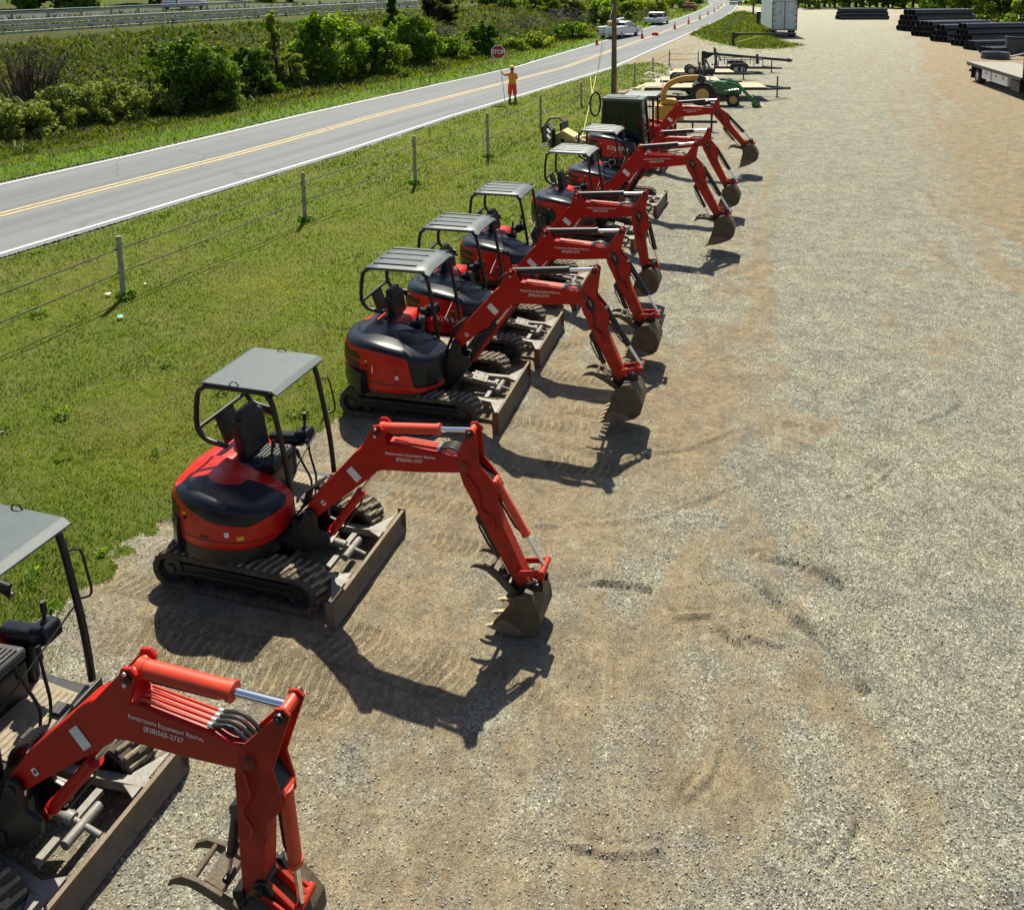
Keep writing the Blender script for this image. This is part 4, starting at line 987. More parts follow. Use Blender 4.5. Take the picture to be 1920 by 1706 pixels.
    for q in range(6):
        yy = yb+0.07-0.028*q; hz.tube(spline([(Fp[0]-.32, yy+.06, .74), (Fp[0]-.12, yy, Fp[1]+.04), P2(Fp, Bp, .12, .20*bs) [0:1]+(yy,)+P2(Fp, Bp, .12, .20*bs)[1:2], P2(Fp, Bp, .3, .17*bs)[0:1]+(yy,)+P2(Fp, Bp, .3, .17*bs)[1:2]], 5), 0.013, 6)
    hz.build('boom_hose', 'hose', root, smooth=60)
    # boom outline
    up = [P2(Fp, Bp, -.04, .075*bs), P2(Fp, Bp, .25, .135*bs), P2(Fp, Bp, .70, .155*bs), P2(Fp, Bp, .93, .16*bs)]
    top2 = [P2(Bp, E, .10, .155*bs), P2(Bp, E, .35, .145*bs), P2(Bp, E, .9, .10*bs), P2(Bp, E, 1.03, .075*bs)]
    kk = Vector((*P2(Bp, E, .0, .19*bs), 0))
    c1 = spline([(*up[-2], 0), (*up[-1], 0), (*top2[0], 0), (*top2[1], 0)], 5)
    upper = up[:-2] + [(v.x, v.y) for v in c1] + top2[2:]
    low = [P2(Bp, E, 1.05, -.03*bs), P2(Bp, E, .98, -.09*bs), P2(Bp, E, .5, -.135*bs), P2(Bp, E, .14, -.15*bs)]
    lw2 = [P2(Fp, Bp, .86, -.15*bs), P2(Fp, Bp, .6, -.125*bs), P2(Fp, Bp, .2, -.09*bs), P2(Fp, Bp, -.05, -.07*bs), P2(Fp, Bp, -.08, 0)]
    if p.get('curve'):   # gooseneck outline
        pass
    c2 = spline([(*low[-2], 0), (*low[-1], 0), (*P2(Bp, E, .03, -.165*bs), 0), (*lw2[0], 0), (*lw2[1], 0)], 4)
    poly = upper + low[:-2] + [(v.x, v.y) for v in c2] + lw2[2:]
    mb = MB(); mb.prism(poly[::-1] if False else poly, yb-bwid/2, yb+bwid/2); boom = mb.build('boom', 'red', root, bevel=0.014, seg=3)
    for f_ in boom.data.polygons: pass
    pp = MB()
    for yy in (yb-bwid/2-.012, yb+bwid/2-.012): # lug plates
        b0 = P2(Fp, Bp, .86, .13*bs); b1 = P2(Bp, E, .16, .13*bs)
        pp.prism([b0, (Pp[0]-.07, Pp[1]+.01), (Pp[0]-.05, Pp[1]+.06), (Pp[0]+.02, Pp[1]+.075), (Pp[0]+.075, Pp[1]+.03), b1, (Bp[0], Bp[1])], yy, yy+.026)
    pp.cyl((Pp[0], yb-bwid/2-.03, Pp[1]), (Pp[0], yb+bwid/2+.03, Pp[1]), .028, n=10)
    pp.build('cylinder_lug', 'red', boom, bevel=0.005)
    bo = MB()
    for q in ((Pp[0]-.01, Pp[1]+.035), (Pp[0]-.02, Pp[1]-.05)): bo.cyl((q[0], yb-bwid/2-.02, q[1]), (q[0], yb-bwid/2-.028, q[1]), .016, n=8)
    bo.build('lug_bolt', 'letter', boom)
    yf = yb-bwid/2-.004
    d1 = Vector((Bp[0]-Fp[0], 0, Bp[1]-Fp[1])).normalized(); n1 = Vector((-d1.z, 0, d1.x))
    c = P2(Fp, Bp, .70, 0.0); dm = MB(); cc = Vector((c[0], yf, c[1])); a_ = d1*.045*bs; b_ = n1*.085*bs
    def dec(mb, cc, a_, b_):
        y1 = Vector((0, -.003, 0)); mb.add([cc-a_-b_, cc+a_-b_, cc+a_+b_, cc-a_+b_, cc-a_-b_+y1, cc+a_-b_+y1, cc+a_+b_+y1, cc-a_+b_+y1], [(4, 5, 6, 7), (0, 4, 7, 3), (1, 2, 6, 5), (0, 1, 5, 4), (3, 7, 6, 2)])
    dec(dm, cc, a_, b_); dm.build('white_panel_decal', 'decal', boom)
    dm = MB(); c = P2(Fp, Bp, .20, -.005); dec(dm, Vector((c[0], yf, c[1])), d1*.025, n1*.03); dm.build('small_decal', 'letter', boom)
    dm = MB(); c = P2(Fp, Bp, .20, -.0); dm.cyl((c[0]+.006, yf-.003, c[1]), (c[0]+.006, yf-.006, c[1]), .014, n=10); dm.build('decal_mark', 'black', boom)
    if lettering:
        d2 = Vector((E[0]-Bp[0], 0, E[1]-Bp[1])).normalized(); n2 = Vector((-d2.z, 0, d2.x))
        c = P2(Bp, E, .42, .055*bs); text('boom_lettering', 'Papertown Equipment Rental', .046*bs, 'letter', boom, (c[0], yf-.001, c[1]), d2, n2, small=True)
        c = P2(Bp, E, .40, -.002*bs); text('boom_lettering', '(828)565-2737', .052*bs, 'letter', boom, (c[0], yf-.001, c[1]), d2, n2)
    # hoses and pipes along the boom top
    hp = MB()
    for q in range(4):
        yy = yb-.055+.036*q
        a = P2(Bp, E, .22, .155*bs+.02); b_ = P2(Bp, E, .72, .12*bs+.02)
        hp.tube([(a[0], yy, a[1]), (b_[0], yy, b_[1])], .009, 6)
    hp.build('boom_pipe', 'red_cyl', boom, smooth=60)
    hp = MB()
    for q in range(4):
        yy = yb-.055+.036*q; b_ = P2(Bp, E, .72, .12*bs+.02); c = P2(Bp, E, .86, .15*bs+.01); d = P2(E, T_, .35, .0)
        hp.tube(spline([(b_[0], yy, b_[1]), (c[0], yy, c[1]+.01), (E[0]-.02, yy*1.0, E[1]+.10), (E[0]+.06, yy, E[1]+.02), ], 5), .014, 6)
    hp.build('arm_hose', 'hose', boom, smooth=60)
    ft = MB()
    for q in range(4):
        yy = yb-.055+.036*q; b_ = P2(Bp, E, .70, .12*bs+.02); e_ = P2(Bp, E, .745, .12*bs+.022); ft.cyl((b_[0], yy, b_[1]), (e_[0], yy, e_[1]), .016, n=6)
    ft.build('pipe_fitting', 'galv', boom)
    # arm
    wa = bwid*0.92
    d = Vector((N_[0]-E[0], N_[1]-E[1])); Ln = d.length; d.normalize(); nn = Vector((-d.y, d.x))      # nn points to the front (bucket-cylinder) side
    def A(t, o): return (E[0]+d.x*t*Ln+nn.x*o*bs, E[1]+d.y*t*Ln+nn.y*o*bs)
    tv = (T_[0], T_[1])
    plate = [A(-.06, -.075), (tv[0]-.055, tv[1]-.03), (tv[0]-.045, tv[1]+.045), (tv[0]+.02, tv[1]+.06), (tv[0]+.07, tv[1]+.02), A(.02, .16), A(.17, .215), A(.26, .225), A(.33, .17), A(.40, .10), A(.36, -.10), A(.12, -.115)]
    ap = MB()
    for yy in (yb-wa/2-.008, yb+wa/2-.014): ap.prism(plate, yy, yy+.022)
    ap.cyl((tv[0], yb-wa/2-.03, tv[1]), (tv[0], yb+wa/2+.03, tv[1]), .03, n=10); ap.cyl((E[0], yb-wa/2-.04, E[1]), (E[0], yb+wa/2+.04, E[1]), .035, n=12)
    ap.build('arm_plate', 'red_arm', root, bevel=0.006)
    body = [A(.10, -.10), A(.13, .05), A(.30, .12), A(.5, .085), A(.98, .07), A(1.03, .03), A(1.03, -.05), A(.97, -.085), A(.55, -.11), A(.30, -.118)]
    ab = MB(); ab.prism(body, yb-wa/2+.006, yb+wa/2-.006); arm = ab.build('arm', 'red_arm', root, bevel=0.012, seg=2)
    if hull == 'a':
        sp = MB(); sp.prism([A(.06, .10), A(.17, .195), A(.26, .205), A(.3, .12), A(.12, .05)], yb-wa/2+.02, yb+wa/2-.02); sp.build('arm_gusset', 'black', arm)
    else:
        ov = MB(); cx_, cz_ = A(.07, .045); ring = []
        for i in range(20):
            a = 2*math.pi*i/20; ux = d*math.cos(a)*.10*bs + nn*math.sin(a)*.042*bs; ring.append((cx_+ux.x, yb-wa/2-.012, cz_+ux.y))
        ov.tube(ring, .010, 6, closed=True); ov.prism([(r[0], r[2]) for r in ring], yb-wa/2-.0105, yb-wa/2-.009); ov.build('arm_opening', 'black', arm)
        lo = MB(); ring = [(cx_+(r[0]-cx_)*.5, cz_+(r[2]-cz_)*.5) for r in ring]; lo.prism(ring, yb-wa/2-.014, yb-wa/2-.011); lo.build('opening_glint', 'steel', arm)
    for pq, rq in ((E, .05), (tv, .042), (A(1.0, -.01), .05), (Pp, .036)):
        pn = MB(); pn.cyl((pq[0], yb-wa/2-.034, pq[1]), (pq[0], yb+wa/2+.034, pq[1]), rq*.9, n=14); pn.cyl((pq[0], yb-wa/2-.046, pq[1]), (pq[0], yb-wa/2-.03, pq[1]), rq*.5, n=10); pn.build('pivot_pin', 'rust' if rq > .045 else 'black', arm, smooth=40)
    hs_ = MB(); hs_.tube(spline([(*A(.06, -.02)[:1], yb-wa/2-.03, A(.06, -.02)[1]), (*A(.2, .02)[:1], yb-wa/2-.03, A(.2, .02)[1]), (*A(.32, -.04)[:1], yb-wa/2-.03, A(.32, -.04)[1]), (*A(.42, .03)[:1], yb-wa/2-.03, A(.42, .03)[1]), (*A(.5, .0)[:1], yb-wa/2-.02, A(.5, .0)[1])], 5), .011, 6); hs_.build('arm_side_hose', 'hose' if hull != 'a' else 'red', arm, smooth=60)
    # cylinders
    cm = 'red_cyl' if hull == 'a' else 'black'
    ram(root, 'arm_cylinder', (Pp[0]+.01, Pp[1]), tv, yb, .055*bs, .62 if hull == 'a' else .66, cm)
    foot = (Fp[0]+.20, Fp[1]-.24); kn = P2(Fp, Bp, .93, -.13*bs)
    ram(root, 'boom_cylinder', foot, kn, yb, .050*bs, .58, 'red' if hull == 'a' else 'black')
    if hull != 'a':
        gd = MB(); gd.bar((foot[0]+.06, yb-.04, foot[1]-.02), (kn[0]+.04, yb-.04, kn[1]-.03), .03, .05); gd.build('cylinder_guard', 'red', root, bevel=.006)
    Lk = A(.90, .30) if boomp.get('L') is None else boomp['L']
    bc0 = A(.20, .20)
    ram(root, 'bucket_cylinder', bc0, Lk, yb, .044*bs, .60, 'red_cyl' if hull == 'a' else 'black')
    bp_ = bucket(root, N_ if False else (A(1.0, -.01)[0], A(1.0, -.01)[1]-.0), boomp.get('ba', 0.0), boomp.get('bsz', 1.0), p.get('bkw', .46), yb, p.get('teeth', 4))
    lk = MB(); la = A(.86, .01)
    for sg in (-1, 1):
        yy = yb+sg*(wa/2+.022); lk.bar((la[0], yy, la[1]), (Lk[0], yy, Lk[1]), .02, .062)
    lk.bar((Lk[0], yb, Lk[1]), (bp_[0], yb, bp_[1]), wa*.8, .06, up=(0, 0, 1)) if False else None
    for sg in (-1, 1): lk.bar((Lk[0], yb+sg*.055, Lk[1]), (bp_[0], yb+sg*.055, bp_[1]), .03, .065)
    lk.cyl((Lk[0], yb-wa/2-.05, Lk[1]), (Lk[0], yb+wa/2+.05, Lk[1]), .033, n=12)
    lk.build('bucket_link', 'red_arm', root, bevel=.006)
    # thumb
    if boomp.get('thumb', True):
        r0 = A(1.0, -.09); ta = boomp.get('ta', 0.0); ca, sa = math.cos(ta), math.sin(ta); ts = boomp.get('ts', .86)
        def TT_(q): x, z = q[0]*ts, q[1]*ts; return (r0[0]+x*ca-z*sa, r0[1]+x*sa+z*ca)
        prof = [(0.05, 0.0), (0.0, .06), (-.12, .16), (-.26, .27), (-.40, .33), (-.53, .31), (-.60, .25), (-.50, .265), (-.38, .24), (-.25, .15), (-.12, .03), (-.03, -.05)]
        th = MB()
        for yy in (yb-.14, yb+.11): th.prism([TT_(q) for q in prof], yy, yy+.03)
        for q in [(-.14, .11), (-.33, .27)]:
            c = TT_(q); th.cyl((c[0], yb-.13, c[1]), (c[0], yb+.13, c[1]), .022, n=10)
        q0, q1 = TT_((-.25, .23)), TT_((-.12, .12)); th.bar((q0[0], yb, q0[1]), (q1[0], yb, q1[1]), .20, .015)
        th.build('thumb', 'bucket', root, bevel=.005)
        ram(root, 'thumb_cylinder', A(.42, -.16), TT_((-.14, .14)), yb, .036, .62, 'black', hose=True)
        tbk = MB(); tbk.prism([A(.36, -.10), A(.40, -.19), A(.45, -.19), A(.50, -.10)], yb-.05, yb+.05); tbk.build('thumb_bracket', 'black', root, bevel=.005); tbk = MB(); tbk.prism([A(.90, -.07), A(.94, -.15), A(1.02, -.15), A(1.05, -.05)], yb-.09, yb+.09); tbk.build('thumb_bracket', 'black', root, bevel=.005)
    return root

small = dict(hw=.76, tx=(-1.02, 1.10), xb=1.30, bw=1.64, roof=(-.71, .17, -.07, .85), seat=(-.34, .36), bx=-.02, bkw=.44, teeth=3)
mid = dict(hw=.87, tx=(-1.20, 1.12), xb=1.42, bw=1.76, roof=(-1.03, -.02, .0, 1.0), zr=2.14, seat=(-.66, .46), bx=-.06, bkw=.54, teeth=5)
big = dict(hw=.92, tx=(-1.25, 1.2), xb=1.5, bw=1.80, roof=(-.95, .08, .0, 1.02), zr=2.28, seat=(-.62, .46), bx=-.06, bkw=.54, teeth=5, roofm='roof_pale', bwid=.19)
excavator('nearest red mini excavator with a flat canopy roof, cut off at the lower left corner', (-4.98, 5.71), -15, small,
          dict(F=(.93, 1.0), B=(1.84, 1.80), P=(2.04, 2.16), E=(2.96, 1.76), T=(3.22, 2.16), N=(2.90, .60), L=(3.22, .62), ba=R(48), ta=R(22), s=1.05), 'flat', 'a')
excavator('red mini excavator with a flat slate roof, wholly in view, second nearest of the row', (-3.77, 8.84), -14.3, small,
          dict(F=(.80, .93), B=(1.60, 1.74), P=(1.66, 2.04), E=(2.66, 1.80), T=(2.72, 2.16), N=(3.30, .48), L=(3.50, .73), ba=R(15), ta=R(-2), bsz=.90), 'flat', 'a')
excavator('red mini excavator with a ribbed slate roof and a white figure 1 on its side', (-2.58, 12.66), -12, mid,
          dict(F=(.60, 1.12), B=(1.48, 2.04), P=(1.53, 2.37), E=(2.68, 2.06), T=(2.83, 2.50), N=(3.28, .74), L=(3.55, 1.02), ba=R(28), ta=R(10), s=1.08, bsz=1.08), 'ribbed', 'b', '1')
mid4 = dict(mid); mid4['word'] = (-.30, .40, .15)
excavator('red mini excavator with a ribbed slate canopy and white KX040-4 lettering on its side', (-2.07, 14.83), -12.5, mid4,
          dict(F=(.60, 1.12), B=(1.42, 2.0), P=(1.44, 2.33), E=(2.62, 2.02), T=(2.82, 2.44), N=(3.22, .74), L=(3.50, .95), ba=R(28), ta=R(8), s=1.08, bsz=1.08), 'ribbed', 'b', 'KX040-4')
mid5 = dict(mid); mid5['word'] = (-.30, .40, .13)
excavator('red mini excavator with a ribbed slate roof and its arm hanging straight down, no thumb', (-1.45, 17.44), -12.8, mid5,
          dict(F=(.60, 1.12), B=(1.36, 2.0), P=(1.36, 2.32), E=(2.62, 2.04), T=(2.80, 2.44), N=(2.84, .80), L=(3.10, .90), ba=R(24), ta=R(-20), thumb=False, s=1.08, bsz=1.1), 'ribbed', 'b')
big6 = dict(big); big6['word'] = (-.25, .45, .17)
excavator('red mini excavator with a pale grey canopy and a large dark rear grille', (-.05, 21.2), -15, big6,
          dict(F=(.63, 1.25), B=(1.45, 2.22), P=(1.54, 2.60), E=(2.80, 2.34), T=(2.97, 2.78), N=(3.62, .90), L=(3.88, 1.05), ba=R(34), ta=R(32), s=1.2, bsz=1.24), 'ribbed', 'c', 'KX')
excavator('red mini excavator with a pale ribbed canopy parked next to the cabbed excavator', (.8, 24.35), -15.6, big,
          dict(F=(.63, 1.2), B=(1.45, 2.06), P=(1.54, 2.40), E=(2.82, 2.18), T=(2.92, 2.55), N=(3.50, .90), L=(3.78, 1.05), ba=R(34), ta=R(-24), s=1.12, bsz=1.22, thumb=False), 'ribbed', 'b')
big8 = dict(big); big8['word'] = (-.10, .50, .21); big8['roof'] = (-.72, .45, .10, 1.05); big8['zr'] = 2.42
excavator('red excavator with an enclosed dark glass cab and KX057-4 lettering, farthest in the row', (1.45, 29.83), -15, big8,
          dict(F=(1.20, 1.22), B=(1.93, 2.16), P=(2.0, 2.50), E=(3.30, 2.26), T=(3.38, 2.66), N=(4.44, 1.02), L=(4.72, 1.15), ba=R(40), ta=R(28), s=1.15, bsz=1.28), 'cab', 'b', 'KX057-4')
# ------------------------------------------------------------------ vegetation
def rand_unit(n, rng):
    v = rng.normal(size=(n, 3)); return v/np.linalg.norm(v, axis=1, keepdims=True)
def leaves(name, centers, n, size, c0, c1, rng, parent=None, up=0.35, m='leaf', tip=None, hollow=0.55, stretch=1.6):
    """centers: array (k,4) clumps x,y,z,r. Leaf-sized quads spread through the clumps."""
    C_ = np.asarray(centers, float); wgt = C_[:, 3]**2; wgt /= wgt.sum()
    k = rng.choice(len(C_), n, p=wgt); d = rand_unit(n, rng)
    rr = C_[k, 3]*(hollow+(1-hollow)*rng.random(n)**0.6)*(1+0.15*rng.normal(size=n))
    P = C_[k, :3]+d*rr[:, None]*np.array([1, 1, 0.85])
    nrm = d*0.7+rand_unit(n, rng)*0.9; nrm[:, 2] += up; nrm /= np.linalg.norm(nrm, axis=1, keepdims=True)
    a = np.cross(nrm, rand_unit(n, rng)); a /= np.linalg.norm(a, axis=1, keepdims=True)+1e-9; b = np.cross(nrm, a)
    s = size*(0.6+0.8*rng.random(n))[:, None]
    V_ = np.stack([P-a*s*stretch*.5, P+b*s*.42+nrm*s*.08, P+a*s*stretch*.5, P-b*s*.42+nrm*s*.08], 1).reshape(-1, 3)
    Fc = np.arange(4*n).reshape(n, 4)
    clv = rng.random(len(C_))[k]; t = np.clip(0.55*clv+0.45*rng.random(n), 0, 1)[:, None]
    col = np.array(c0)*(1-t)+np.array(c1)*t
    col = np.repeat(col*(0.8+0.4*rng.random(n))[:, None], 4, 0)
    return npmesh(name, V_, Fc, m, {'col': col}, parent=parent)
def bush(kind, label, cat, x, y, z, rx, ry, h, n, size, c0, c1, seed, group=None, shape='round', trunk=True, nb=26, low=0.12):
    rng = np.random.default_rng(seed); root = thing(kind, label, cat, (x, y, z), 0, group)
    cs = []
    for i in range(nb):
        u = rng.random(); zz = h*(low+(1-low)*u)
        if shape == 'round': pr = math.sqrt(max(0.05, 1-((u-0.38)/0.66)**2))
        elif shape == 'cone': pr = max(0.12, 1-u*0.88)
        else: pr = 0.9 if u < .6 else 0.6
        a = rng.random()*6.283; rad = pr*(0.35+0.6*rng.random())
        cs.append((math.cos(a)*rad*rx, math.sin(a)*rad*ry, zz*0.92, min(rx, ry, h)*rng.uniform(.20, .38)*(0.6+.5*pr)))
    for i in range(nb//2): # twiggy outliers
        u = rng.random(); a = rng.random()*6.283; pr = math.sqrt(max(0.05, 1-((u-0.38)/0.66)**2)) if shape == 'round' else max(.15, 1-u*.85)
        cs.append((math.cos(a)*pr*rx*1.0, math.sin(a)*pr*ry*1.0, h*(low+(1-low)*u), min(rx, ry, h)*0.12))
    leaves('crown', cs, n, size, c0, c1, rng, root)
    if trunk:
        mb = MB(); top = Vector((0, 0, h*0.75)); mb.tube([(0, 0, -0.3), (0.03*h, 0, h*.3), (0, .02*h, h*.75)], 0.035*h+.02, 7, r1=0.01*h)
        for i in range(7):
            c = cs[i]; b0 = Vector((0, 0, h*rng.uniform(.05, .5))); mb.tube([b0, b0.lerp(Vector(c[:3]), .5)+Vector((0, 0, .05*h)), c[:3]], .014*h+.008, 5, r1=.004*h)
        mb.build('trunk', 'bark', root)
    return root
G_dark = ((0.022, 0.060, 0.006), (0.13, 0.24, 0.014)); G_mid = ((0.035, 0.09, 0.007), (0.22, 0.34, 0.018)); G_lite = ((0.09, 0.15, 0.014), (0.34, 0.40, 0.04)); G_bramble = ((0.055, 0.095, 0.018), (0.23, 0.28, 0.07))
def pxm(p): return F/(p[1]*math.cos(TILT)+ (H-p[2])*math.sin(TILT))
def bushpx(kind, label, cat, px, py, wpx, ytop, n, size, cols, seed, group=None, shape='round', depth=0.8, **k):
    p = atz(px, py); s = pxm(p); h = plane_h(p, ytop); rx = wpx/2/s
    return bush(kind, label, cat, p[0], p[1]+rx*depth*0.5, p[2]-.05, rx, max(.6, rx*depth), h, n, size, *cols, seed, group, shape, **k)
def plane_h(p, ytop):
    d = ray(project(*p)[0], ytop); k = p[1]/d[1]; return H+d[2]*k-p[2]
GB = 'bushes and small trees beyond the road'
bushpx('tree', 'broad dark green bushy tree standing by itself left of the leaning bush row', 'tree', 345, 208, 178, 68, 15000, .13, ((0.018, .050, .005), (.14, .24, .014)), 1, GB, depth=.8, nb=44, low=.02)
bushpx('bush', 'rounded dark green bush right of the big solitary tree', 'bush', 470, 178, 96, 88, 7000, .13, G_dark, 2, GB, low=.02)
bushpx('tree', 'slender pale green tree with a narrow tall crown reaching the guardrail', 'tree', 512, 166, 62, 15, 5200, .13, G_lite, 3, GB, shape='cone', low=.02)
bushpx('bush', 'pale green bush low at the foot of the slender pale tree', 'bush', 540, 165, 66, 100, 4200, .12, G_bramble, 31, GB, low=.02)
bushpx('tree', 'tall bright-topped green tree right of the slender pale tree', 'tree', 610, 152, 140, 24, 13000, .15, ((0.022, .065, .006), (.22, .35, .018)), 4, GB, nb=38, low=.02)
bushpx('bush', 'wide dark bush in the middle of the roadside thicket', 'bush', 690, 140, 130, 44, 10000, .15, G_mid, 5, GB, nb=34, low=.02)
bushpx('tree', 'dark narrow tree poking above the thicket at the top edge', 'tree', 735, 92, 44, -25, 5000, .2, G_dark, 6, GB, shape='cone', low=.05)
bushpx('bush', 'dense green bush at the right end of the roadside thicket', 'bush', 775, 122, 112, 30, 9500, .16, G_mid, 7, GB, nb=30, low=.02)
bushpx('bush', 'low mixed green bush left of the bush behind the stop sign', 'bush', 848, 112, 76, 70, 4200, .15, G_mid, 8, GB, low=.02)
bushpx('bush', 'dark green bush directly behind the stop sign', 'bush', 905, 106, 68, 40, 5200, .17, G_dark, 9, GB, low=.02)
bushpx('bush', 'small bright green bush between the stop sign and the white utility truck', 'bush', 1008, 92, 58, 60, 2600, .18, G_lite, 10, GB, low=.02)
bushpx('bush', 'green bush at the verge behind the orange-clad worker', 'bush', 965, 96, 50, 72, 1800, .17, G_mid, 33, GB, low=.02)
bushpx('bush', 'green bush just left of the white utility truck', 'bush', 1075, 76, 76, 44, 3000, .22, G_mid, 11, GB, low=.02)
GR = 'brambles along the far verge'
for i, (x, y, w_, t, nm) in enumerate([(30, 262, 120, 196, 'leafy bramble clump at the far left edge beside the road verge'), (118, 244, 120, 180, 'bramble clump second from the left edge beside the road verge'), (200, 232, 100, 158, 'tall leafy bramble clump left of the solitary dark tree'),
                                    (272, 222, 100, 178, 'bramble clump touching the left foot of the solitary dark tree'), (385, 200, 90, 160, 'pale bramble clump between the solitary tree and the rounded bush'), (425, 188, 60, 150, 'small bramble clump at the left foot of the rounded dark bush'), (60, 300-56, 80, 205, 'short bramble clump filling the gap at the left edge')]):
    bushpx('bramble', nm, 'bramble', x, y-4, w_*1.25, t-14, 5200, .10, G_bramble, 40+i, GR, nb=18, trunk=False, low=.0)
# bushes further up the slope and top
GT = 'trees and bushes in the far background'
for i, (x, y, w_, t, c, nm) in enumerate([(822, 38, 70, -6, ((.03, .035, .012), (.06, .055, .02)), 'dark brownish shrub on the slope under the guardrail end'), (1120, 48, 70, 2, G_mid, 'green bush above the white utility truck bed'), (1165, 36, 70, -8, G_mid, 'green bush above the cab of the white utility truck'),
                                       (1215, 24, 70, -14, G_lite, 'bright green bush between the two white trucks'), (1262, 16, 60, -20, G_mid, 'green tree right behind the white pickup'), (1300, 8, 60, -26, G_dark, 'dark tree at the roadside near the farthest cones'), (1060, 30, 80, -6, G_bramble, 'greyish green bush above the dead brush'), (1010, 20, 70, -10, G_mid, 'green bush at the top edge over the dead brush'), (935, 14, 90, -14, G_mid, 'green bush at the top edge above the stop sign')]):
    bushpx('bush', nm, 'bush', x, y, w_, t, 3200, .30, c, 60+i, GT, nb=20, low=.0)
for i, (x, y, w_, t, nm) in enumerate([(60, 18, 190, -70, 'dark tree mass at the top left corner beyond the highway'), (250, 10, 120, -50, 'green tree beyond the highway left of the silver car'), (470, 2, 200, -60, 'green tree beyond the highway right of the silver car'), (640, -4, 160, -60, 'green tree beyond the highway above the tall bright-topped tree')]):
    p = at(x, y, ZH+.3); s = pxm(p)
    bush('tree', nm, 'tree', p[0], p[1]+4, tz(p[0], p[1]), w_/2/s, 4, 8, 5200, .5, *(G_dark if i == 0 else G_mid), 90+i, GT, nb=26, low=.0)
# brushwood
def brush(label, px, py, wpx, ytop, n, m, seed, flat=False, group=None):
    rng = random.Random(seed); p = atz(px, py); s = pxm(p); h = plane_h(p, ytop); r = wpx/2/s
    mb = MB()
    for i in range(n):
        if flat:
            a = rng.random()*6.28; b0 = Vector((rng.gauss(0, r*.5), rng.gauss(0, r*.5), rng.uniform(0, h*.5))); L = rng.uniform(.5, 1.2)*r*.7
            q = b0+Vector((math.cos(a)*L, math.sin(a)*L*.6, rng.uniform(-.1, .5)*h))
            mb.tube([b0, b0.lerp(q, .5)+Vector((rng.gauss(0, .1), 0, .08*h)), q], rng.uniform(.02, .05)*r*.35, 4, r1=.006*r)
        else:
            b0 = Vector((rng.gauss(0, r*.28), rng.gauss(0, r*.28), 0)); q = Vector((b0.x*2.6+rng.gauss(0, r*.22), b0.y*2+rng.gauss(0, r*.2), h*rng.uniform(.45, 1)))
            mid_ = b0.lerp(q, .5)+Vector((rng.gauss(0, .08*r), rng.gauss(0, .08*r), .1*h)); mb.tube([b0, mid_, q], rng.uniform(.012, .022)*max(1, r*.8), 4, r1=.004)
            for kk in range(3):
                c = mid_.lerp(q, rng.random()); mb.tube([c, c+Vector((rng.gauss(0, .2*r), rng.gauss(0, .2*r), rng.uniform(.0, .22)*h))], .007*max(1, r), 3, r1=.003)
    o = mb.build('brushwood', m); o.location = (p[0], p[1], p[2]-.05)
    return tag(o, label, 'brushwood', group)
GBW = 'dead brushwood beyond the road'
brush('leafless brown twiggy bush on the slope left of the solitary dark tree', 55, 190, 110, 78, 150, 'twigbrown', 1, group=GBW)
brush('small leafless spray of twigs beside the leafless brown bush', 120, 172, 80, 128, 26, 'twigbrown', 2, group=GBW)
for i, (x, y, w_, t, nm) in enumerate([(985, 52, 90, 22, 'heap of pale dead branches above the stop sign and worker'), (1060, 44, 110, 6, 'large heap of grey dead branches left of the utility pole top'), (930, 60, 60, 42, 'low heap of dead branches right behind the stop sign bush'), (1110, 34, 80, 4, 'heap of grey dead branches behind the utility pole'), (820, 66, 80, 40, 'tangle of dead branches on the slope under the dark brownish shrub'), (1175, 28, 70, 8, 'tangle of grey branches between the two white trucks')]):
    brush(nm, x, y, w_, t, 90, 'twig', 20+i, True, GBW)

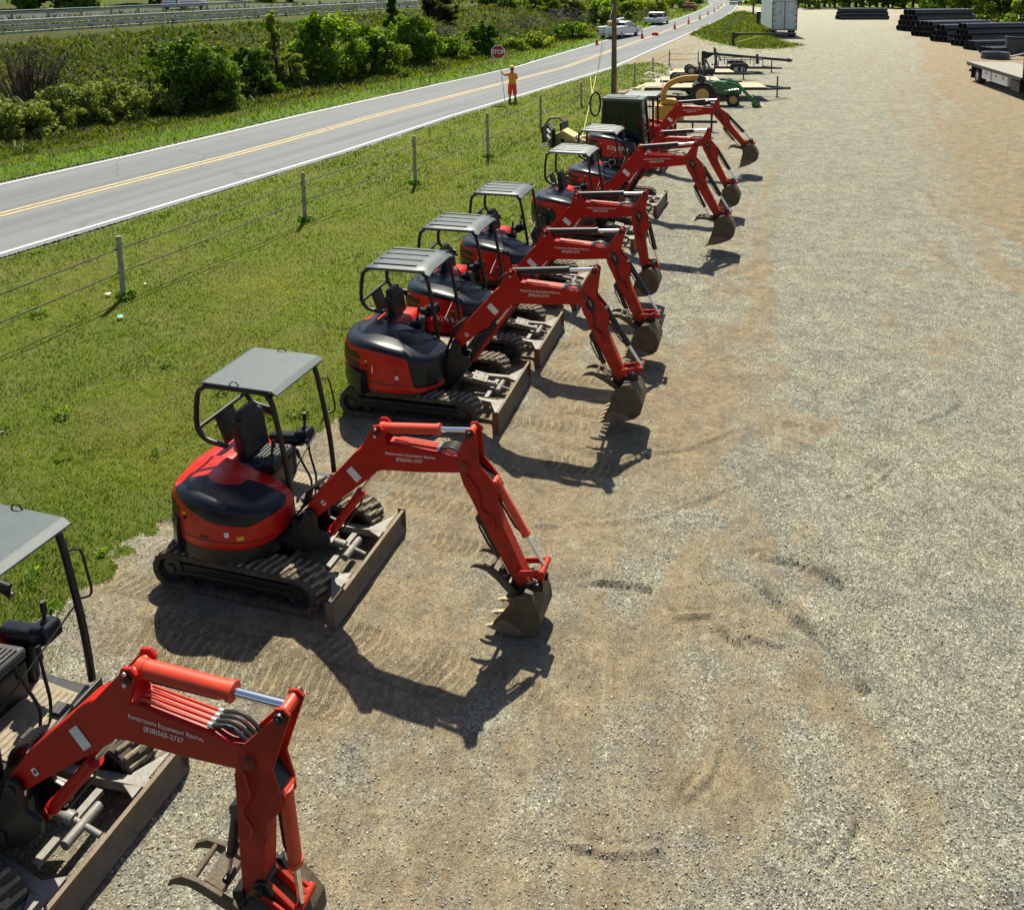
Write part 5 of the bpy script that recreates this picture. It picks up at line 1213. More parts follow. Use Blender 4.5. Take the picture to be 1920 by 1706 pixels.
# grass blades as one uncountable mass per surface
def blades(name, n, region, hgt, wid, cols, seed, label, cat='grass', ymin=4, ymax=60, tr=(-1.1, .3), lean=.8, straw=.3, patch=1.0, pw=1.0):
    rng = np.random.default_rng(seed)
    Y = ymin*(ymax/ymin)**(rng.random(n)**pw); X = Y*(tr[0]+(tr[1]-tr[0])*rng.random(n))
    cl = fbm(X, Y, 3.2, 3, seed); keep = region(X, Y) & (cl+rng.random(n)*.5 > .38)
    X = X[keep]; Y = Y[keep]; n = len(X)
    Z = terrain(X, Y)+np.where((xf(Y)-X)*.94 > 5, (fbm(X, Y, 0.35, 4, 12)-0.5)*0.9*sm(((xf(Y)-X)*.94-5)/6)*(1-sm(((xf(Y)-X)*.94-20)/5)), np.where((X-xn(Y)) > .5, (fbm(X, Y, 1.1, 4, 9)-0.5)*0.10*sm(((X-xn(Y))*.94-.5)/2), 0))-.01
    sc = np.maximum(1, Y/14)**.6
    h = hgt*(0.5+rng.random(n))*sc*(.6+.8*fbm(X, Y, 1.3, 2, seed+5)); w_ = wid*(0.6+.8*rng.random(n))*np.maximum(1, Y/10)**.85
    a = rng.random(n)*6.283; dx, dy = np.cos(a)*w_, np.sin(a)*w_
    la = rng.random(n)*6.283; ll = h*lean*(0.3+rng.random(n)); lx, ly = np.cos(la)*ll, np.sin(la)*ll
    P = np.stack([X, Y, Z], -1); D = np.stack([dx, dy, 0*dx], -1); Lm = np.stack([lx*.35, ly*.35, h*.65], -1); Lt = np.stack([lx, ly, h], -1)
    V_ = np.stack([P-D, P+D, P+Lm+D*.7, P+Lt, P+Lm-D*.7], 1).reshape(-1, 3)
    base = np.arange(n)*5
    q = np.concatenate([np.stack([base, base+1, base+2, base+4], -1)]); t3 = np.stack([base+4, base+2, base+3, base+3], -1)
    tri = np.stack([base+4, base+2, base+3], -1)
    # triangles only
    Fc = np.concatenate([np.stack([base, base+1, base+2], -1), np.stack([base, base+2, base+4], -1), tri])
    dry = (fbm(X, Y, .5, 4, seed+2)-.42)*3.2*patch+rng.normal(size=n)*.28
    t = np.clip(dry, 0, 1)[:, None]*straw; g = rng.random(n)[:, None]
    col = (np.array(cols[0])*(1-g)+np.array(cols[1])*g)*(1-t)+np.array(cols[2])*t
    col = col*((0.62+0.8*fbm(X, Y, .38, 3, seed+31))*(0.45+1.15*fbm(X, Y, 2.1, 3, seed+37)))[:, None]*np.array([1, 1, 1]); col = np.repeat(col*(.7+.6*rng.random(n))[:, None], 5, 0)
    o = npmesh(name, V_, Fc, 'grassblade', {'col': col}); o['kind'] = 'stuff'; o['label'] = label; o['category'] = cat
    return o
reg_bank = lambda X, Y: grassmask(X, Y) & ((X-xn(Y))*.94 > .45)
blades('grass', 470000, reg_bank, .052, .0055, [(.040, .098, .007), (.145, .245, .016), (.33, .31, .085)], 3, 'short mown yellow green grass between the road and the gravel', ymin=6.0, ymax=75, tr=(-1.0, .14), straw=.7)
blades('grass_tufts', 60000, lambda X, Y: (~grassmask(X, Y)) & grassmask(X-.35-.5*vnoise(X, Y, 3, 71), Y) & (vnoise(X, Y, 2.2, 77) > .45), .05, .0055, [(.070, .125, .008), (.22, .28, .02), (.40, .34, .11)], 13, 'sparse grass tufts creeping from the lawn onto the gravel', ymin=6.0, ymax=62, tr=(-.8, .2), straw=.9)
blades('grass', 26000, lambda X, Y: inpoly(X, Y, island), .10, .008, [(.05, .095, .010), (.12, .18, .02), (.2, .19, .06)], 4, 'patch of green grass around the swing gate at the entrance', ymin=80, ymax=170, tr=(.1, .3), straw=.5)
reg_verge = lambda X, Y: ((xf(Y)-X)*.94 > .35) & ((xf(Y)-X)*.94 < 6.5)
blades('verge_grass', 170000, reg_verge, .085, .008, [(.080, .14, .006), (.20, .30, .016), (.24, .26, .04)], 5, 'lush bright green grass along the far side of the road', ymin=17, ymax=230, tr=(-1.15, .14), straw=.4)
reg_bankf = lambda X, Y: ((xf(Y)-X)*.94 > 5) & ((xf(Y)-X)*.94 < 21.3+1.2*(vnoise(X, Y, .8, 6)-.5))
blades('meadow_grass', 360000, reg_bankf, .13, .012, [(.035, .068, .007), (.095, .145, .014), (.145, .14, .032)], 6, 'tall olive meadow grass covering the embankment below the highway', ymin=22, ymax=230, tr=(-1.45, .1), straw=.75, lean=1.3)

blades('median_grass', 50000, lambda X, Y: ((xf(Y)-X)*.94 > 24.6) & ((xf(Y)-X)*.94 < 42), .16, .012, [(.035, .06, .008), (.09, .12, .018), (.12, .11, .035)], 8, 'rough green grass between the two guardrails', ymin=30, ymax=230, tr=(-1.45, .1), straw=.5)
rngw = np.random.default_rng(91); cw = []
for k in range(170):
    Yw = 7*(45/7)**rngw.random(); Xw = Yw*(-1.0+1.1*rngw.random())
    if grassmask(np.array([Xw]), np.array([Yw]))[0] and (Xw-float(xn(Yw)))*.94 > .6: cw.append((Xw, Yw, tz(Xw, Yw)+.02, rngw.uniform(.05, .13)*(1+Yw/40)))
for b_ in [atz(x, y) for x, y in ((232, 558), (572, 413), (779, 345), (915, 295), (1014, 240))]:
    for k in range(9): a_ = rngw.random()*6.28; cw.append((b_[0]+.13*math.cos(a_), b_[1]+.13*math.sin(a_), b_[2]+.05, .10))
o = leaves('weeds', cw, 4600, .042, (.05, .12, .01), (.17, .28, .03), rngw, stretch=2.2); o['kind'] = 'stuff'; o['label'] = 'broad leaved weeds scattered through the mown grass'; o['category'] = 'weeds'
# loose stones lying on the gravel
def stones(n, seed):
    rng = np.random.default_rng(seed); Y = 4.6*(34/4.6)**rng.random(n); X = Y*(-.95+1.75*rng.random(n))
    g = ~grassmask(X, Y); X = X[g]; Y = Y[g]
    s_, d_, h_ = lotfields(X, Y); k = rng.random(len(X)) > s_*.85; X = X[k]; Y = Y[k]; h_ = h_[k]; n = len(X)
    r = (.005+.009*rng.random(n)**2.2)*np.maximum(1, Y/10)**.5
    base = np.array([(1, 0, 0), (0, 1, 0), (-1, 0, 0), (0, -1, 0), (0, 0, .75), (0, 0, -.5)], float)
    a = rng.random(n)*6.283; ca, sa = np.cos(a), np.sin(a); st = .6+.6*rng.random((n, 3))
    B = base[None]*st[:, None, :]*(1+.25*rng.normal(size=(n, 6, 1)))
    Vx = B[..., 0]*ca[:, None]-B[..., 1]*sa[:, None]; Vy = B[..., 0]*sa[:, None]+B[..., 1]*ca[:, None]
    tl = .5*rng.normal(size=(n, 1)); Vz = B[..., 2]+tl*Vx*.6
    V_ = np.stack([Vx*r[:, None]+X[:, None], Vy*r[:, None]+Y[:, None], Vz*r[:, None]+(h_+r*.35)[:, None]], -1).reshape(-1, 3)
    f = np.array([(0, 1, 4), (1, 2, 4), (2, 3, 4), (3, 0, 4), (1, 0, 5), (2, 1, 5), (3, 2, 5), (0, 3, 5)])
    Fc = (f[None]+6*np.arange(n)[:, None, None]).reshape(-1, 3)
    t = rng.random(n)[:, None]; col = np.array((.22, .205, .175))*(1-t)+np.array((.46, .44, .37))*t
    hot = (rng.random(n) > .93)[:, None]; col = np.where(hot, np.array((.62, .59, .52)), col)
    m = bpy.data.materials.new('loose_stone'); m.use_nodes = True; b = m.node_tree.nodes['Principled BSDF']; b.inputs['Roughness'].default_value = .8
    A_ = m.node_tree.nodes.new('ShaderNodeAttribute'); A_.attribute_name = 'col'; m.node_tree.links.new(A_.outputs['Color'], b.inputs['Base Color'])
    o = npmesh('loose_gravel', V_, Fc, m, {'col': np.repeat(col, 6, 0)}); o['kind'] = 'stuff'; o['label'] = 'loose grey and pale crushed stones lying all over the lot'; o['category'] = 'gravel'
stones(120000, 5)

# ------------------------------------------------------------------ fences, pole, guardrails
def fence(label, bases, heights, r, wires, wr, ends=None, m='wooddark', joinr=None):
    root = thing('wire_fence', label, 'fence', bases[0])
    o0 = Vector(bases[0]); tops = []
    for b, h in zip(bases, heights):
        p = Vector(b)-o0; mb = MB()
        mb.cyl(p+Vector((0, 0, -.2)), p+Vector((0, 0, h-.02)), r, r*.94, n=10); mb.cyl(p+Vector((0, 0, h-.02)), p+Vector((0, 0, h)), r*.94, r*.75, n=10)
        mb.build('fence_post', m, root, smooth=40)
    for zf in wires:
        mb = MB(); pts = []
        P_ = list(bases); hs_ = list(heights)
        if ends: P_ = [ends[0]]+P_; hs_ = [heights[0]]+hs_
        for k in range(len(P_)-1):
            a = Vector(P_[k])-o0+Vector((0, 0, zf*hs_[k])); b = Vector(P_[k+1])-o0+Vector((0, 0, zf*hs_[k+1]))
            for t in np.linspace(0, 1, 6)[:-1]: pts.append(a.lerp(b, t)-Vector((0, 0, .12*t*(1-t))))
        pts.append(b); mb.tube(pts, wr, 5); mb.build('fence_wire', 'wire', root)
    return root
fp = [(232, 558, 443), (572, 413, 323), (779, 345, 255), (915, 295, 212), (1014, 240, 178), (1090, 198, 155), (1147, 176, 132), (1190, 157, 118), (1224, 143, 108), (1255, 125, 95), (1309, 120, 97)]
bs_ = [atz(x, y) for x, y, t in fp]; hs__ = [plane_h(b, t) for b, (x, y, t) in zip(bs_, fp)]
e0 = (bs_[0][0]-1.9, bs_[0][1]-5.9); 
fence('two strand wire fence on wooden posts running along the grass beside the road', bs_, hs__, .058, (.80, .42), .015, ends=[(e0[0], e0[1], tz(*e0))])
fp2 = [(1335, 75, 55), (1345, 69, 50), (1355, 64, 46), (1363, 59, 41), (1370, 54, 37), (1377, 50, 34), (1384, 45, 30), (1389, 41, 27), (1395, 37, 25)]
bs2 = [atz(x, y) for x, y, t in fp2]; fence('row of thin fence posts on the grass patch behind the swing gate', bs2, [plane_h(b, t)*.95 for b, (x, y, t) in zip(bs2, fp2)], .05, (.8, .4), .006)
pb = atz(1151, 187); pole = thing('utility_pole', 'tall brown wooden utility pole standing at the end of the excavator row', 'utility pole', pb)
mb = MB(); mb.tube([(0, 0, -.3), (.0, 0, 3), (-.02, 0, 11)], .165, 14, r1=.12); mb.build('pole_shaft', 'pole', pole, smooth=50)
mb = MB(); mb.bar((-1.2, 0, 10.3), (1.2, 0, 10.3), .1, .12); mb.build('crossarm', 'pole', pole)
mb = MB(); mb.box(.16, .20, -.06, .06, 2.1, 2.2); mb.build('pole_tag', 'galv', pole)
an = Vector(at(1090, 268)); gt = Vector((pb[0], pb[1], pb[2]+5.6))
gw = MB(); gw.tube([(0, 0, 0), gt-an], .012, 5); gwo = thing('guy_wire', 'guy wire with a yellow plastic guard slanting down from the utility pole', 'guy wire', an); gw.build('wire', 'wire', gwo)
mb = MB(); mb.tube([(gt-an)*.0+Vector((-.02, 0, 0)), (gt-an)*.40+Vector((-.03, 0, 0))], .017, 6); mb.tube([(gt-an)*.27, (gt-an)*.40+Vector((-.30, 0, .0))], .012, 5); mb.build('guy_guard', 'guy', gwo)
gw2 = MB(); a2 = Vector(atz(1118, 152)); gw2.tube([(0, 0, 0), Vector((pb[0]-.05, pb[1], pb[2]+7.5))-a2], .012, 5); g2 = gw2.build('guy_wire', 'wire'); g2.location = a2; tag(g2, 'second thin bare guy wire behind the one with the yellow guard', 'guy wire')
rc = an+(gt-an)*.24; mb = MB(); ring = []
for i in range(28):
    a = 2*math.pi*i/28; ring.append((.24*math.cos(a)+.03, .35*math.cos(a), .55*math.sin(a)))
mb.tube(ring, .045, 8, closed=True); mb.tube([(x*.94, y*.94, z*.95) for x, y, z in ring], .035, 6, closed=True)
o = mb.build('hose_coil', 'hose', smooth=60); o.location = (rc.x+.17, rc.y-.1, rc.z-.12); tag(o, 'black coiled hose hanging on the yellow guy guard', 'hose coil')

def guardrail(label, p0, p1, n, two=True):
    A_ = Vector(at(*p0, ZH+.02)); B_ = Vector(at(*p1, ZH+.02)); D = B_-A_; A0 = A_-D*.35; L = D.length*1.6; d = D.normalized()
    root = thing('guardrail', label, 'guardrail', A0, math.atan2(d.y, d.x))
    k = int(L/3.8)
    for z in ((.62, .30) if two else (.60,)):
        mb = MB(); prof = [(.0, -.10), (.05, -.07), (.0, -.01), (.05, .05), (.0, .10), (-.03, .10), (.02, .05), (-.03, -.01), (.02, -.07), (-.03, -.10)]
        v = [(0, -y, z+zz) for y, zz in prof]+[(L, -y, z+zz) for y, zz in prof]; m_ = len(prof)
        mb.add(v, [(i, (i+1) % m_, m_+(i+1) % m_, m_+i) for i in range(m_)]); mb.build('rail_beam', 'galv', root, smooth=30)
    mb = MB(); mb.bar((0, 0, .80), (L, 0, .80), .22, .05); mb.build('rail_top_highlight', 'sunlitgalv', root)  # strip coloured bright to stand for the sunlit top line of the rail
    for i in range(k+1):
        mb = MB(); mb.box(i*3.8-.06, i*3.8+.06, .05, .2, -.3, .74); mb.build('rail_post', 'wooddark', root)
    return root, A0, L, d
rA, A0, LA, dA = guardrail('near steel guardrail with a doubled beam along the top of the embankment', (0, 64), (700, 19), 30)
guardrail('far steel guardrail on the other side of the grass strip', (0, 40), (400, 18), 26, two=False)
mb = MB(); mb.box(0, LA, -.55, -.2, -.1, .12); kb = mb.build('kerb', 'concrete'); kb.location = A0; kb.rotation_euler = (0, 0, math.atan2(dA.y, dA.x)); struct(kb)

# ------------------------------------------------------------------ people
def skinbody(name, m, parent, V_, E_, Rr, sub=2):
    me = bpy.data.meshes.new(name); me.from_pydata([tuple(v) for v in V_], E_, []); o = bpy.data.objects.new(name, me); COL.objects.link(o); o.parent = parent
    me.materials.append(M[m]); md = o.modifiers.new('skin', 'SKIN'); md.use_smooth_shade = True
    for i, r in enumerate(Rr): me.skin_vertices[0].data[i].radius = (r, r) if not isinstance(r, tuple) else r
    me.skin_vertices[0].data[0].use_root = True
    s_ = o.modifiers.new('sub', 'SUBSURF'); s_.levels = sub; s_.render_levels = sub
    return o
def ell(mb, rings, n=16):
    G = [[(cx+rx*math.cos(2*math.pi*i/n), cy+ry*math.sin(2*math.pi*i/n), z) for i in range(n)] for cx, cy, rx, ry, z in rings]
    grid_add(mb, G, captop=True, capbot=True)
def person(label, loc, rz, s, lh, rh, helm, vest, shorts, group=None):
    """faces +y; lh and rh = hand positions"""
    root = thing('person', label, 'person', loc, rz, group)
    V_ = [(0, 0, .93), (0, .01, 1.15), (0, 0, 1.38), (0, .01, 1.50), (0, .02, 1.62), (0, .02, 1.71)]
    E_ = [(0, 1), (1, 2), (2, 3), (3, 4), (4, 5)]; Rr = [.13, .125, .13, .055, .085, .07]
    for sg, hd in ((-1, lh), (1, rh)):
        hd = Vector(hd); sh = Vector((sg*.185, 0, 1.42)); mid_ = sh.lerp(hd, .5); el = mid_+Vector((sg*.05, -.04, -.09))
        i = len(V_); V_ += [tuple(sh), tuple(el), tuple(hd.lerp(el, .08)), tuple(hd+(hd-el).normalized()*.05)]; E_ += [(2, i), (i, i+1), (i+1, i+2), (i+2, i+3)]; Rr += [.062, .045, .032, .042]
        # fingers
        for q in range(4):
            f0 = hd+Vector((0, .0, .03-.02*q)); V_ += [tuple(f0+(hd-el).normalized()*.09)]; E_ += [(i+3, len(V_)-1)]; Rr += [.010]
        hip = (sg*.10, 0, .88); kn = (sg*.125, .02, .48); ank = (sg*.14, -.02, .09); toe = (sg*.16, .15, .04)
        i = len(V_); V_ += [hip, kn, ank, toe]; E_ += [(0, i), (i, i+1), (i+1, i+2), (i+2, i+3)]; Rr += [.10, .062, .042, .035]
    V_ = [tuple(c*s for c in v) for v in V_]; Rr = [r*s for r in Rr]
    b = skinbody('body', 'skin', root, V_, E_, Rr)
    f = MB(); f.sphere((0, .112*s, 1.64*s), .014*s, .02*s, .02*s, 8, 6); f.sphere((-.085*s, .02*s, 1.64*s), .012*s, .02*s, .03*s, 8, 6); f.sphere((.085*s, .02*s, 1.64*s), .012*s, .02*s, .03*s, 8, 6); f.build('face_detail', 'skin', root, smooth=60)
    h = MB(); h.sphere((0, .0, 1.665*s), .094*s, .105*s, .095*s, 14, 10); h.build('hair', 'hair', root, smooth=60)
    hh = MB(); ell(hh, [(0, .02*s, .135*s, .155*s, 1.70*s), (0, .02*s, .125*s, .145*s, 1.715*s), (0, .01*s, .118*s, .132*s, 1.74*s), (0, .01*s, .10*s, .115*s, 1.80*s), (0, .01*s, .06*s, .07*s, 1.835*s), (0, .01*s, .01*s, .01*s, 1.845*s)]); hh.build('hard_hat', helm, root, smooth=50)
    sh = MB(); ell(sh, [(0, 0, .175*s, .125*s, .90*s), (0, 0, .185*s, .13*s, .98*s), (0, 0, .165*s, .125*s, 1.12*s), (0, 0, .205*s, .14*s, 1.30*s), (0, 0, .205*s, .13*s, 1.40*s), (0, 0, .13*s, .10*s, 1.475*s), (0, .01*s, .075*s, .075*s, 1.50*s)])
    sh.build('safety_shirt', vest, root, smooth=60)
    for sg, hd in ((-1, lh), (1, rh)):
        hd = Vector(hd)*s; s0 = Vector((sg*.15, 0, 1.42))*s; el = s0.lerp(hd, .5)+Vector((sg*.05, -.04, -.09))*s
        sl = MB(); sl.tube([s0, s0.lerp(el, .5)+Vector((0, 0, .01)), s0.lerp(el, .95)], .085*s, 10, r1=.068*s); sl.build('sleeve', vest, root, smooth=60)
    st = MB(); ell(st, [(0, 0, .181*s, .132*s, 1.05*s), (0, 0, .177*s, .131*s, 1.07*s)]); st.bar((-.09*s, -.145*s, 1.08*s), (-.09*s, -.13*s, 1.45*s), .018*s, .012*s, up=(0, 1, 0)); st.bar((.09*s, -.145*s, 1.08*s), (.09*s, -.13*s, 1.45*s), .03*s, .012*s, up=(0, 1, 0)); st.build('reflective_band', 'hivisyellow', root, smooth=60)
    for sg in (-1, 1):
        pt = MB(); lo_ = .40 if shorts else .12
        pt.tube([(sg*.085*s, 0, .93*s), (sg*.11*s, .01*s, .70*s), (sg*.13*s, .02*s, lo_*s)], .118*s, 12, r1=.105*s if shorts else .075*s); pt.build('trouser_leg', shorts or 'navy', root, smooth=60)
        if shorts:
            bd = MB(); bd.tube([(sg*.127*s, .01*s, .36*s), (sg*.13*s, .01*s, .30*s)], .08*s, 10); bd.build('calf_band', 'hivis', root, smooth=60)
        bt = MB(); bt.tube([(sg*.135*s, -.02*s, .20*s), (sg*.14*s, -.02*s, .07*s)], .058*s, 10); bt.tube([(sg*.14*s, -.05*s, .045*s), (sg*.15*s, .08*s, .045*s), (sg*.16*s, .17*s, .035*s)], .05*s, 8, r1=.035*s); bt.build('boot', 'boot', root, smooth=60)
    return root
pp_ = atz(961, 192); sP = plane_h(pp_, 124)/1.83
rotp = R(12)
person('person in orange hi-vis shirt and red shorts holding a stop paddle at the road edge', pp_, rotp, sP, (-.50, .12, 1.50), (.22, .20, 1.12), 'helmet', 'hivis', 'hivisred')
ppd = atz(947, 191); hp_ = plane_h(ppd, 84); sg = thing('stop_paddle', 'red octagonal STOP sign on a long pole held by the worker at the road edge', 'stop sign', ppd)
topx = -.33; 
mb = MB(); mb.tube([(0, 0, 0), (topx*.5, 0, hp_*.5), (topx, 0, hp_-.35)], .018, 8); mb.build('sign_pole', 'galv', sg)
def octo(r): return [(topx+r*math.cos(R(22.5+45*i)), hp_-.40+r*math.sin(R(22.5+45*i))) for i in range(8)]
mb = MB(); mb.prism(octo(.39), -.012, .012); mb.build('sign_border', 'signwhite', sg)
mb = MB(); mb.prism(octo(.357), -.017, -.013); mb.build('sign_face', 'signred', sg)
text('sign_lettering', 'STOP', .31, 'signwhite', sg, (topx, -.019, hp_-.40), (1, 0, 0), (0, 0, 1), space=.92)
pw = atz(1122, 66); person('person in a white hard hat standing behind the white utility truck', pw, R(-30), plane_h(pw, 38)/1.85, (-.20, .25, 1.1), (.24, .2, 1.1), 'signwhite', 'wooddark', None)

# ------------------------------------------------------------------ vehicles
def wheel(name, parent, c, r, wd, rim='silver', tyre='tyre', side=-1):
    t = MB(); t.lathe([(r*.58, -wd/2), (r*.9, -wd/2), (r, -wd*.36), (r, wd*.36), (r*.9, wd/2), (r*.58, wd/2)], c, 'y', 24)
    for k in range(22):
        a = 2*math.pi*k/22; cc = (c[0]+r*math.cos(a), c[1], c[2]+r*math.sin(a)); t.cbox(cc, (r*.06, wd*.8, r*.05), Matrix.Rotation(-a+math.pi/2, 3, 'Y'))
    w_ = t.build(name, tyre, parent, smooth=40)
    m_ = MB(); m_.lathe([(0.001, side*wd*.30), (r*.16, side*wd*.34), (r*.2, side*wd*.10), (r*.36, side*wd*.14), (r*.50, side*wd*.46), (r*.58, side*wd*.46), (r*.60, -side*wd*.4), (.001, -side*wd*.4)], c, 'y', 20); m_.build('rim', rim, w_, smooth=40)
    return w_
def car(kind, label, cat, loc, rz, body, L=4.8, W=1.9, style='suv', group=None, text_=None):
    """x forward"""
    root = thing(kind, label, cat, loc, rz, group); h = W/2
    if style == 'pickup': side = [(0, .45), (0, .95), (.02, 1.05), (L*.36, 1.05), (L*.37, 1.08), (L*.68, 1.10), (L*.70, 1.12), (L*.94, 1.02), (L, .85), (L, .40), (L*.9, .36), (L*.08, .36)]
    elif style == 'utility': side = [(0, .55), (0, 1.35), (L*.45, 1.35), (L*.45, 1.15), (L*.68, 1.15), (L*.70, 1.15), (L*.94, 1.05), (L, .88), (L, .42), (L*.9, .38), (L*.05, .45)]
    else: side = [(0, .40), (-.02, .75), (.05, .95), (L*.10, 1.0), (L*.62, 1.0), (L*.92, .85), (L*.99, .68), (L, .40), (L*.9, .26), (L*.1, .26)]
    b = MB(); b.prism(side, -h, h); bd = b.build('body', body, root, bevel=.06, seg=3)
    if style == 'suv': cab = [(L*.06, .98), (L*.12, 1.42), (L*.20, 1.50), (L*.52, 1.50), (L*.60, 1.42), (L*.72, .98)]
    else: cab = [(L*.37, 1.05), (L*.385, 1.72), (L*.42, 1.80), (L*.60, 1.80), (L*.64, 1.72), (L*.735, 1.10)]
    c = MB(); n = len(cab); v = [(x, -h*.97+(z-1)*.16, z) for x, z in cab]+[(x, h*.97-(z-1)*.16, z) for x, z in cab]
    c.add(v, [tuple(range(n)), tuple(range(2*n-1, n-1, -1))]+[(i, n+i, n+(i+1) % n, (i+1) % n) for i in range(n)]); c.build('cabin', body, root, bevel=.05, seg=2)
    x0, x1 = cab[1][0], cab[-2][0]; g = MB()
    for s_ in (-1, 1):
        zb_, zt_ = 1.08, cab[1][1]-.04; yb_, yt_ = s_*(h*.97-(.08)*.16+.004), s_*(h*.97-(zt_-1)*.16+.004)
        a, d = cab[0][0]+.10, cab[-1][0]-.16
        for u0, u1 in ((0, .47), (.53, 1)):
            xs = [lerp(a, d, u0), lerp(a, d, u1), lerp(x0+.05, x1-.02, u1), lerp(x0+.05, x1-.02, u0)]
            q = [(xs[0], yb_, zb_), (xs[1], yb_, zb_), (xs[2], yt_, zt_), (xs[3], yt_, zt_)]; g.add(q+[(x, y-s_*.003, z) for x, y, z in q], [(0, 1, 2, 3), (7, 6, 5, 4)])
    for i0, i1 in ((0, 1), (n-1, n-2)):
        a, b2 = Vector((cab[i0][0], 0, cab[i0][1])), Vector((cab[i1][0], 0, cab[i1][1])); nrm = Vector((-.02 if i0 == 0 else .02, 0, .008)); p = a.lerp(b2, .14)+nrm; q = a.lerp(b2, .92)+nrm
        w1_, w2_ = h*.88-(p.z-1)*.16, h*.88-(q.z-1)*.16; g.add([(p.x, -w1_, p.z), (p.x, w1_, p.z), (q.x, w2_, q.z), (q.x, -w2_, q.z)], [(0, 1, 2, 3)])
    g.build('window', 'carglass', root)
    for fx_ in (.18 if style != 'suv' else .17, .80):
        for s_ in (-1, 1): wheel('wheel', root, (L*fx_, s_*(h-.12), .36 if style == 'suv' else .40), .36 if style == 'suv' else .41, .26, side=s_)
    for s_ in (-1, 1):
        t = MB(); t.cbox((-.01, s_*(h-.12), .88), (.06, .16, .26)); t.build('tail_lamp', 'taillight', root); t = MB(); t.cbox((L-.02, s_*(h-.2), .80), (.08, .28, .16)); t.build('headlamp', 'signwhite', root)
        t = MB(); t.cbox((cab[-1][0]-.25, s_*(h+.10), 1.15), (.12, .2, .18)); t.build('wing_mirror', 'black', root)
    t = MB(); t.cbox((-.08, 0, .48), (.14, W*.92, .18)); t.build('rear_bumper', 'galv' if body != 'black' else 'black', root, bevel=.02)
    if style == 'pickup':
        t = MB(); t.box(.12, L*.35, -h+.12, h-.12, 1.02, 1.055); t.build('cargo_bed', 'black', root)
        for q, (x, y, s_) in enumerate([(.6, -.3, .5), (1.2, .3, .6), (1.7, -.2, .45)]): t = MB(); t.cbox((x, y, 1.06+s_/2), (.5, .6, s_), Matrix.Rotation(q*.7, 3, 'Z')); t.build('cargo', 'black', root, bevel=.03)
        t = MB(); t.tube([(.3, -h+.1, 1.05), (.3, -h+.1, 1.6), (.3, h-.1, 1.6), (.3, h-.1, 1.05)], .03, 6); t.tube([(.3, -h+.1, 1.6), (L*.36, -h+.1, 1.7)], .03, 6); t.build('ladder_rack', 'black', root)
    if style == 'utility':
        for k in range(4): t = MB(); t.box(.12+k*L*.105, .12+(k+.9)*L*.105, -h-.012, -h, .82, 1.28); t.build('locker_door', body, root, bevel=.008)
        for k in range(4): t = MB(); t.cbox((.12+(k+.45)*L*.105, -h-.016, 1.08), (.06, .012, .10)); t.build('locker_handle', 'blue', root)
        t = MB(); t.box(.15, L*.43, -h+.45, h-.45, 1.05, 1.36); t.build('cargo_bed', 'black', root)
        t = MB(); t.cyl((.8, 0, 1.1), (.8, 0, 1.9), .28, n=14); t.build('yellow_drum', 'yellow', root, bevel=.03)
        t = MB(); t.bar((L*.40, 0, 1.35), (L*.42, 0, 2.0), .3, .3); t.bar((L*.2, .5, 1.8), (L*.8, .5, 2.05), .18, .18); t.build('bucket_boom', body, root, bevel=.02)
        if text_: text('door_lettering', text_, .22, 'blue', bd, (L*.55, -h-.004, .86), (1, 0, 0), (0, 0, 1))
    return root
def roadpos(px, py): p = atz(px, py); return p
a = atz(1138, 74); b = atz(1198, 63); car('utility_truck', 'white utility truck with side lockers parked on the far verge, nearer of the two', 'truck', a, math.atan2(b[1]-a[1], b[0]-a[0]), 'white', 8.6, 2.35, 'utility')
a = atz(1222, 48); b = atz(1262, 38); car('pickup_truck', 'white pickup truck with a black rack and gear in its bed on the far verge', 'pickup truck', a, math.atan2(b[1]-a[1], b[0]-a[0]), 'white', 7.6, 2.5, 'pickup')
a = atz(1290, 22); b = atz(1308, 15); car('truck', 'dark brown truck at the roadside beyond the white pickup', 'truck', a, math.atan2(b[1]-a[1], b[0]-a[0]), 'rust', 8, 2.6, 'utility')
a = atz(1376, 10); car('van', 'dark vehicle driving on the far bend of the road', 'van', a, R(66), 'silver', 5, 2.5, 'suv')
a = at(405, 14, ZH+.06); b = at(318, 19, ZH+.06); car('car', 'silver car driving on the highway behind the guardrail', 'car', b, math.atan2(a[1]-b[1], a[0]-b[0]), 'silver', 6.0, 2.1, 'suv')

def cone(label, px, py, hpx, group='traffic cones along the road centre line'):
    p = atz(px, py); h = hpx/pxm(p)
    root = thing('traffic_cone', label, 'traffic cone', (p[0], p[1], p[2]+.02), 0, group)
    mb = MB(); mb.box(-h*.22, h*.22, -h*.22, h*.22, 0, h*.05); mb.build('cone_base', 'cone', root)
    mb = MB(); mb.cyl((0, 0, h*.05), (0, 0, h), h*.17, h*.035, n=14); mb.build('cone_body', 'cone', root, smooth=40)
    mb = MB(); mb.cyl((0, 0, h*.55), (0, 0, h*.72), h*.101, h*.079, n=14, cap=False); mb.build('reflective_collar', 'signwhite', root, smooth=40)
cone('orange traffic cone on the verge line left of the utility pole', 1119, 85, 17, 'traffic cones along the road')
for i, (x, y, h_) in enumerate([(1204, 73, 17), (1265, 55, 14), (1291, 45, 12.5), (1312, 37, 10.5), (1327.5, 29, 9.5), (1339.5, 23, 8), (1347, 17.5, 7), (1352.5, 12.5, 6)]):
    cone('orange traffic cone on the centre line, %s counted from the white utility truck' % ['first', 'second', 'third', 'fourth', 'fifth', 'sixth', 'seventh', 'eighth'][i], x, y, h_, 'traffic cones along the road')
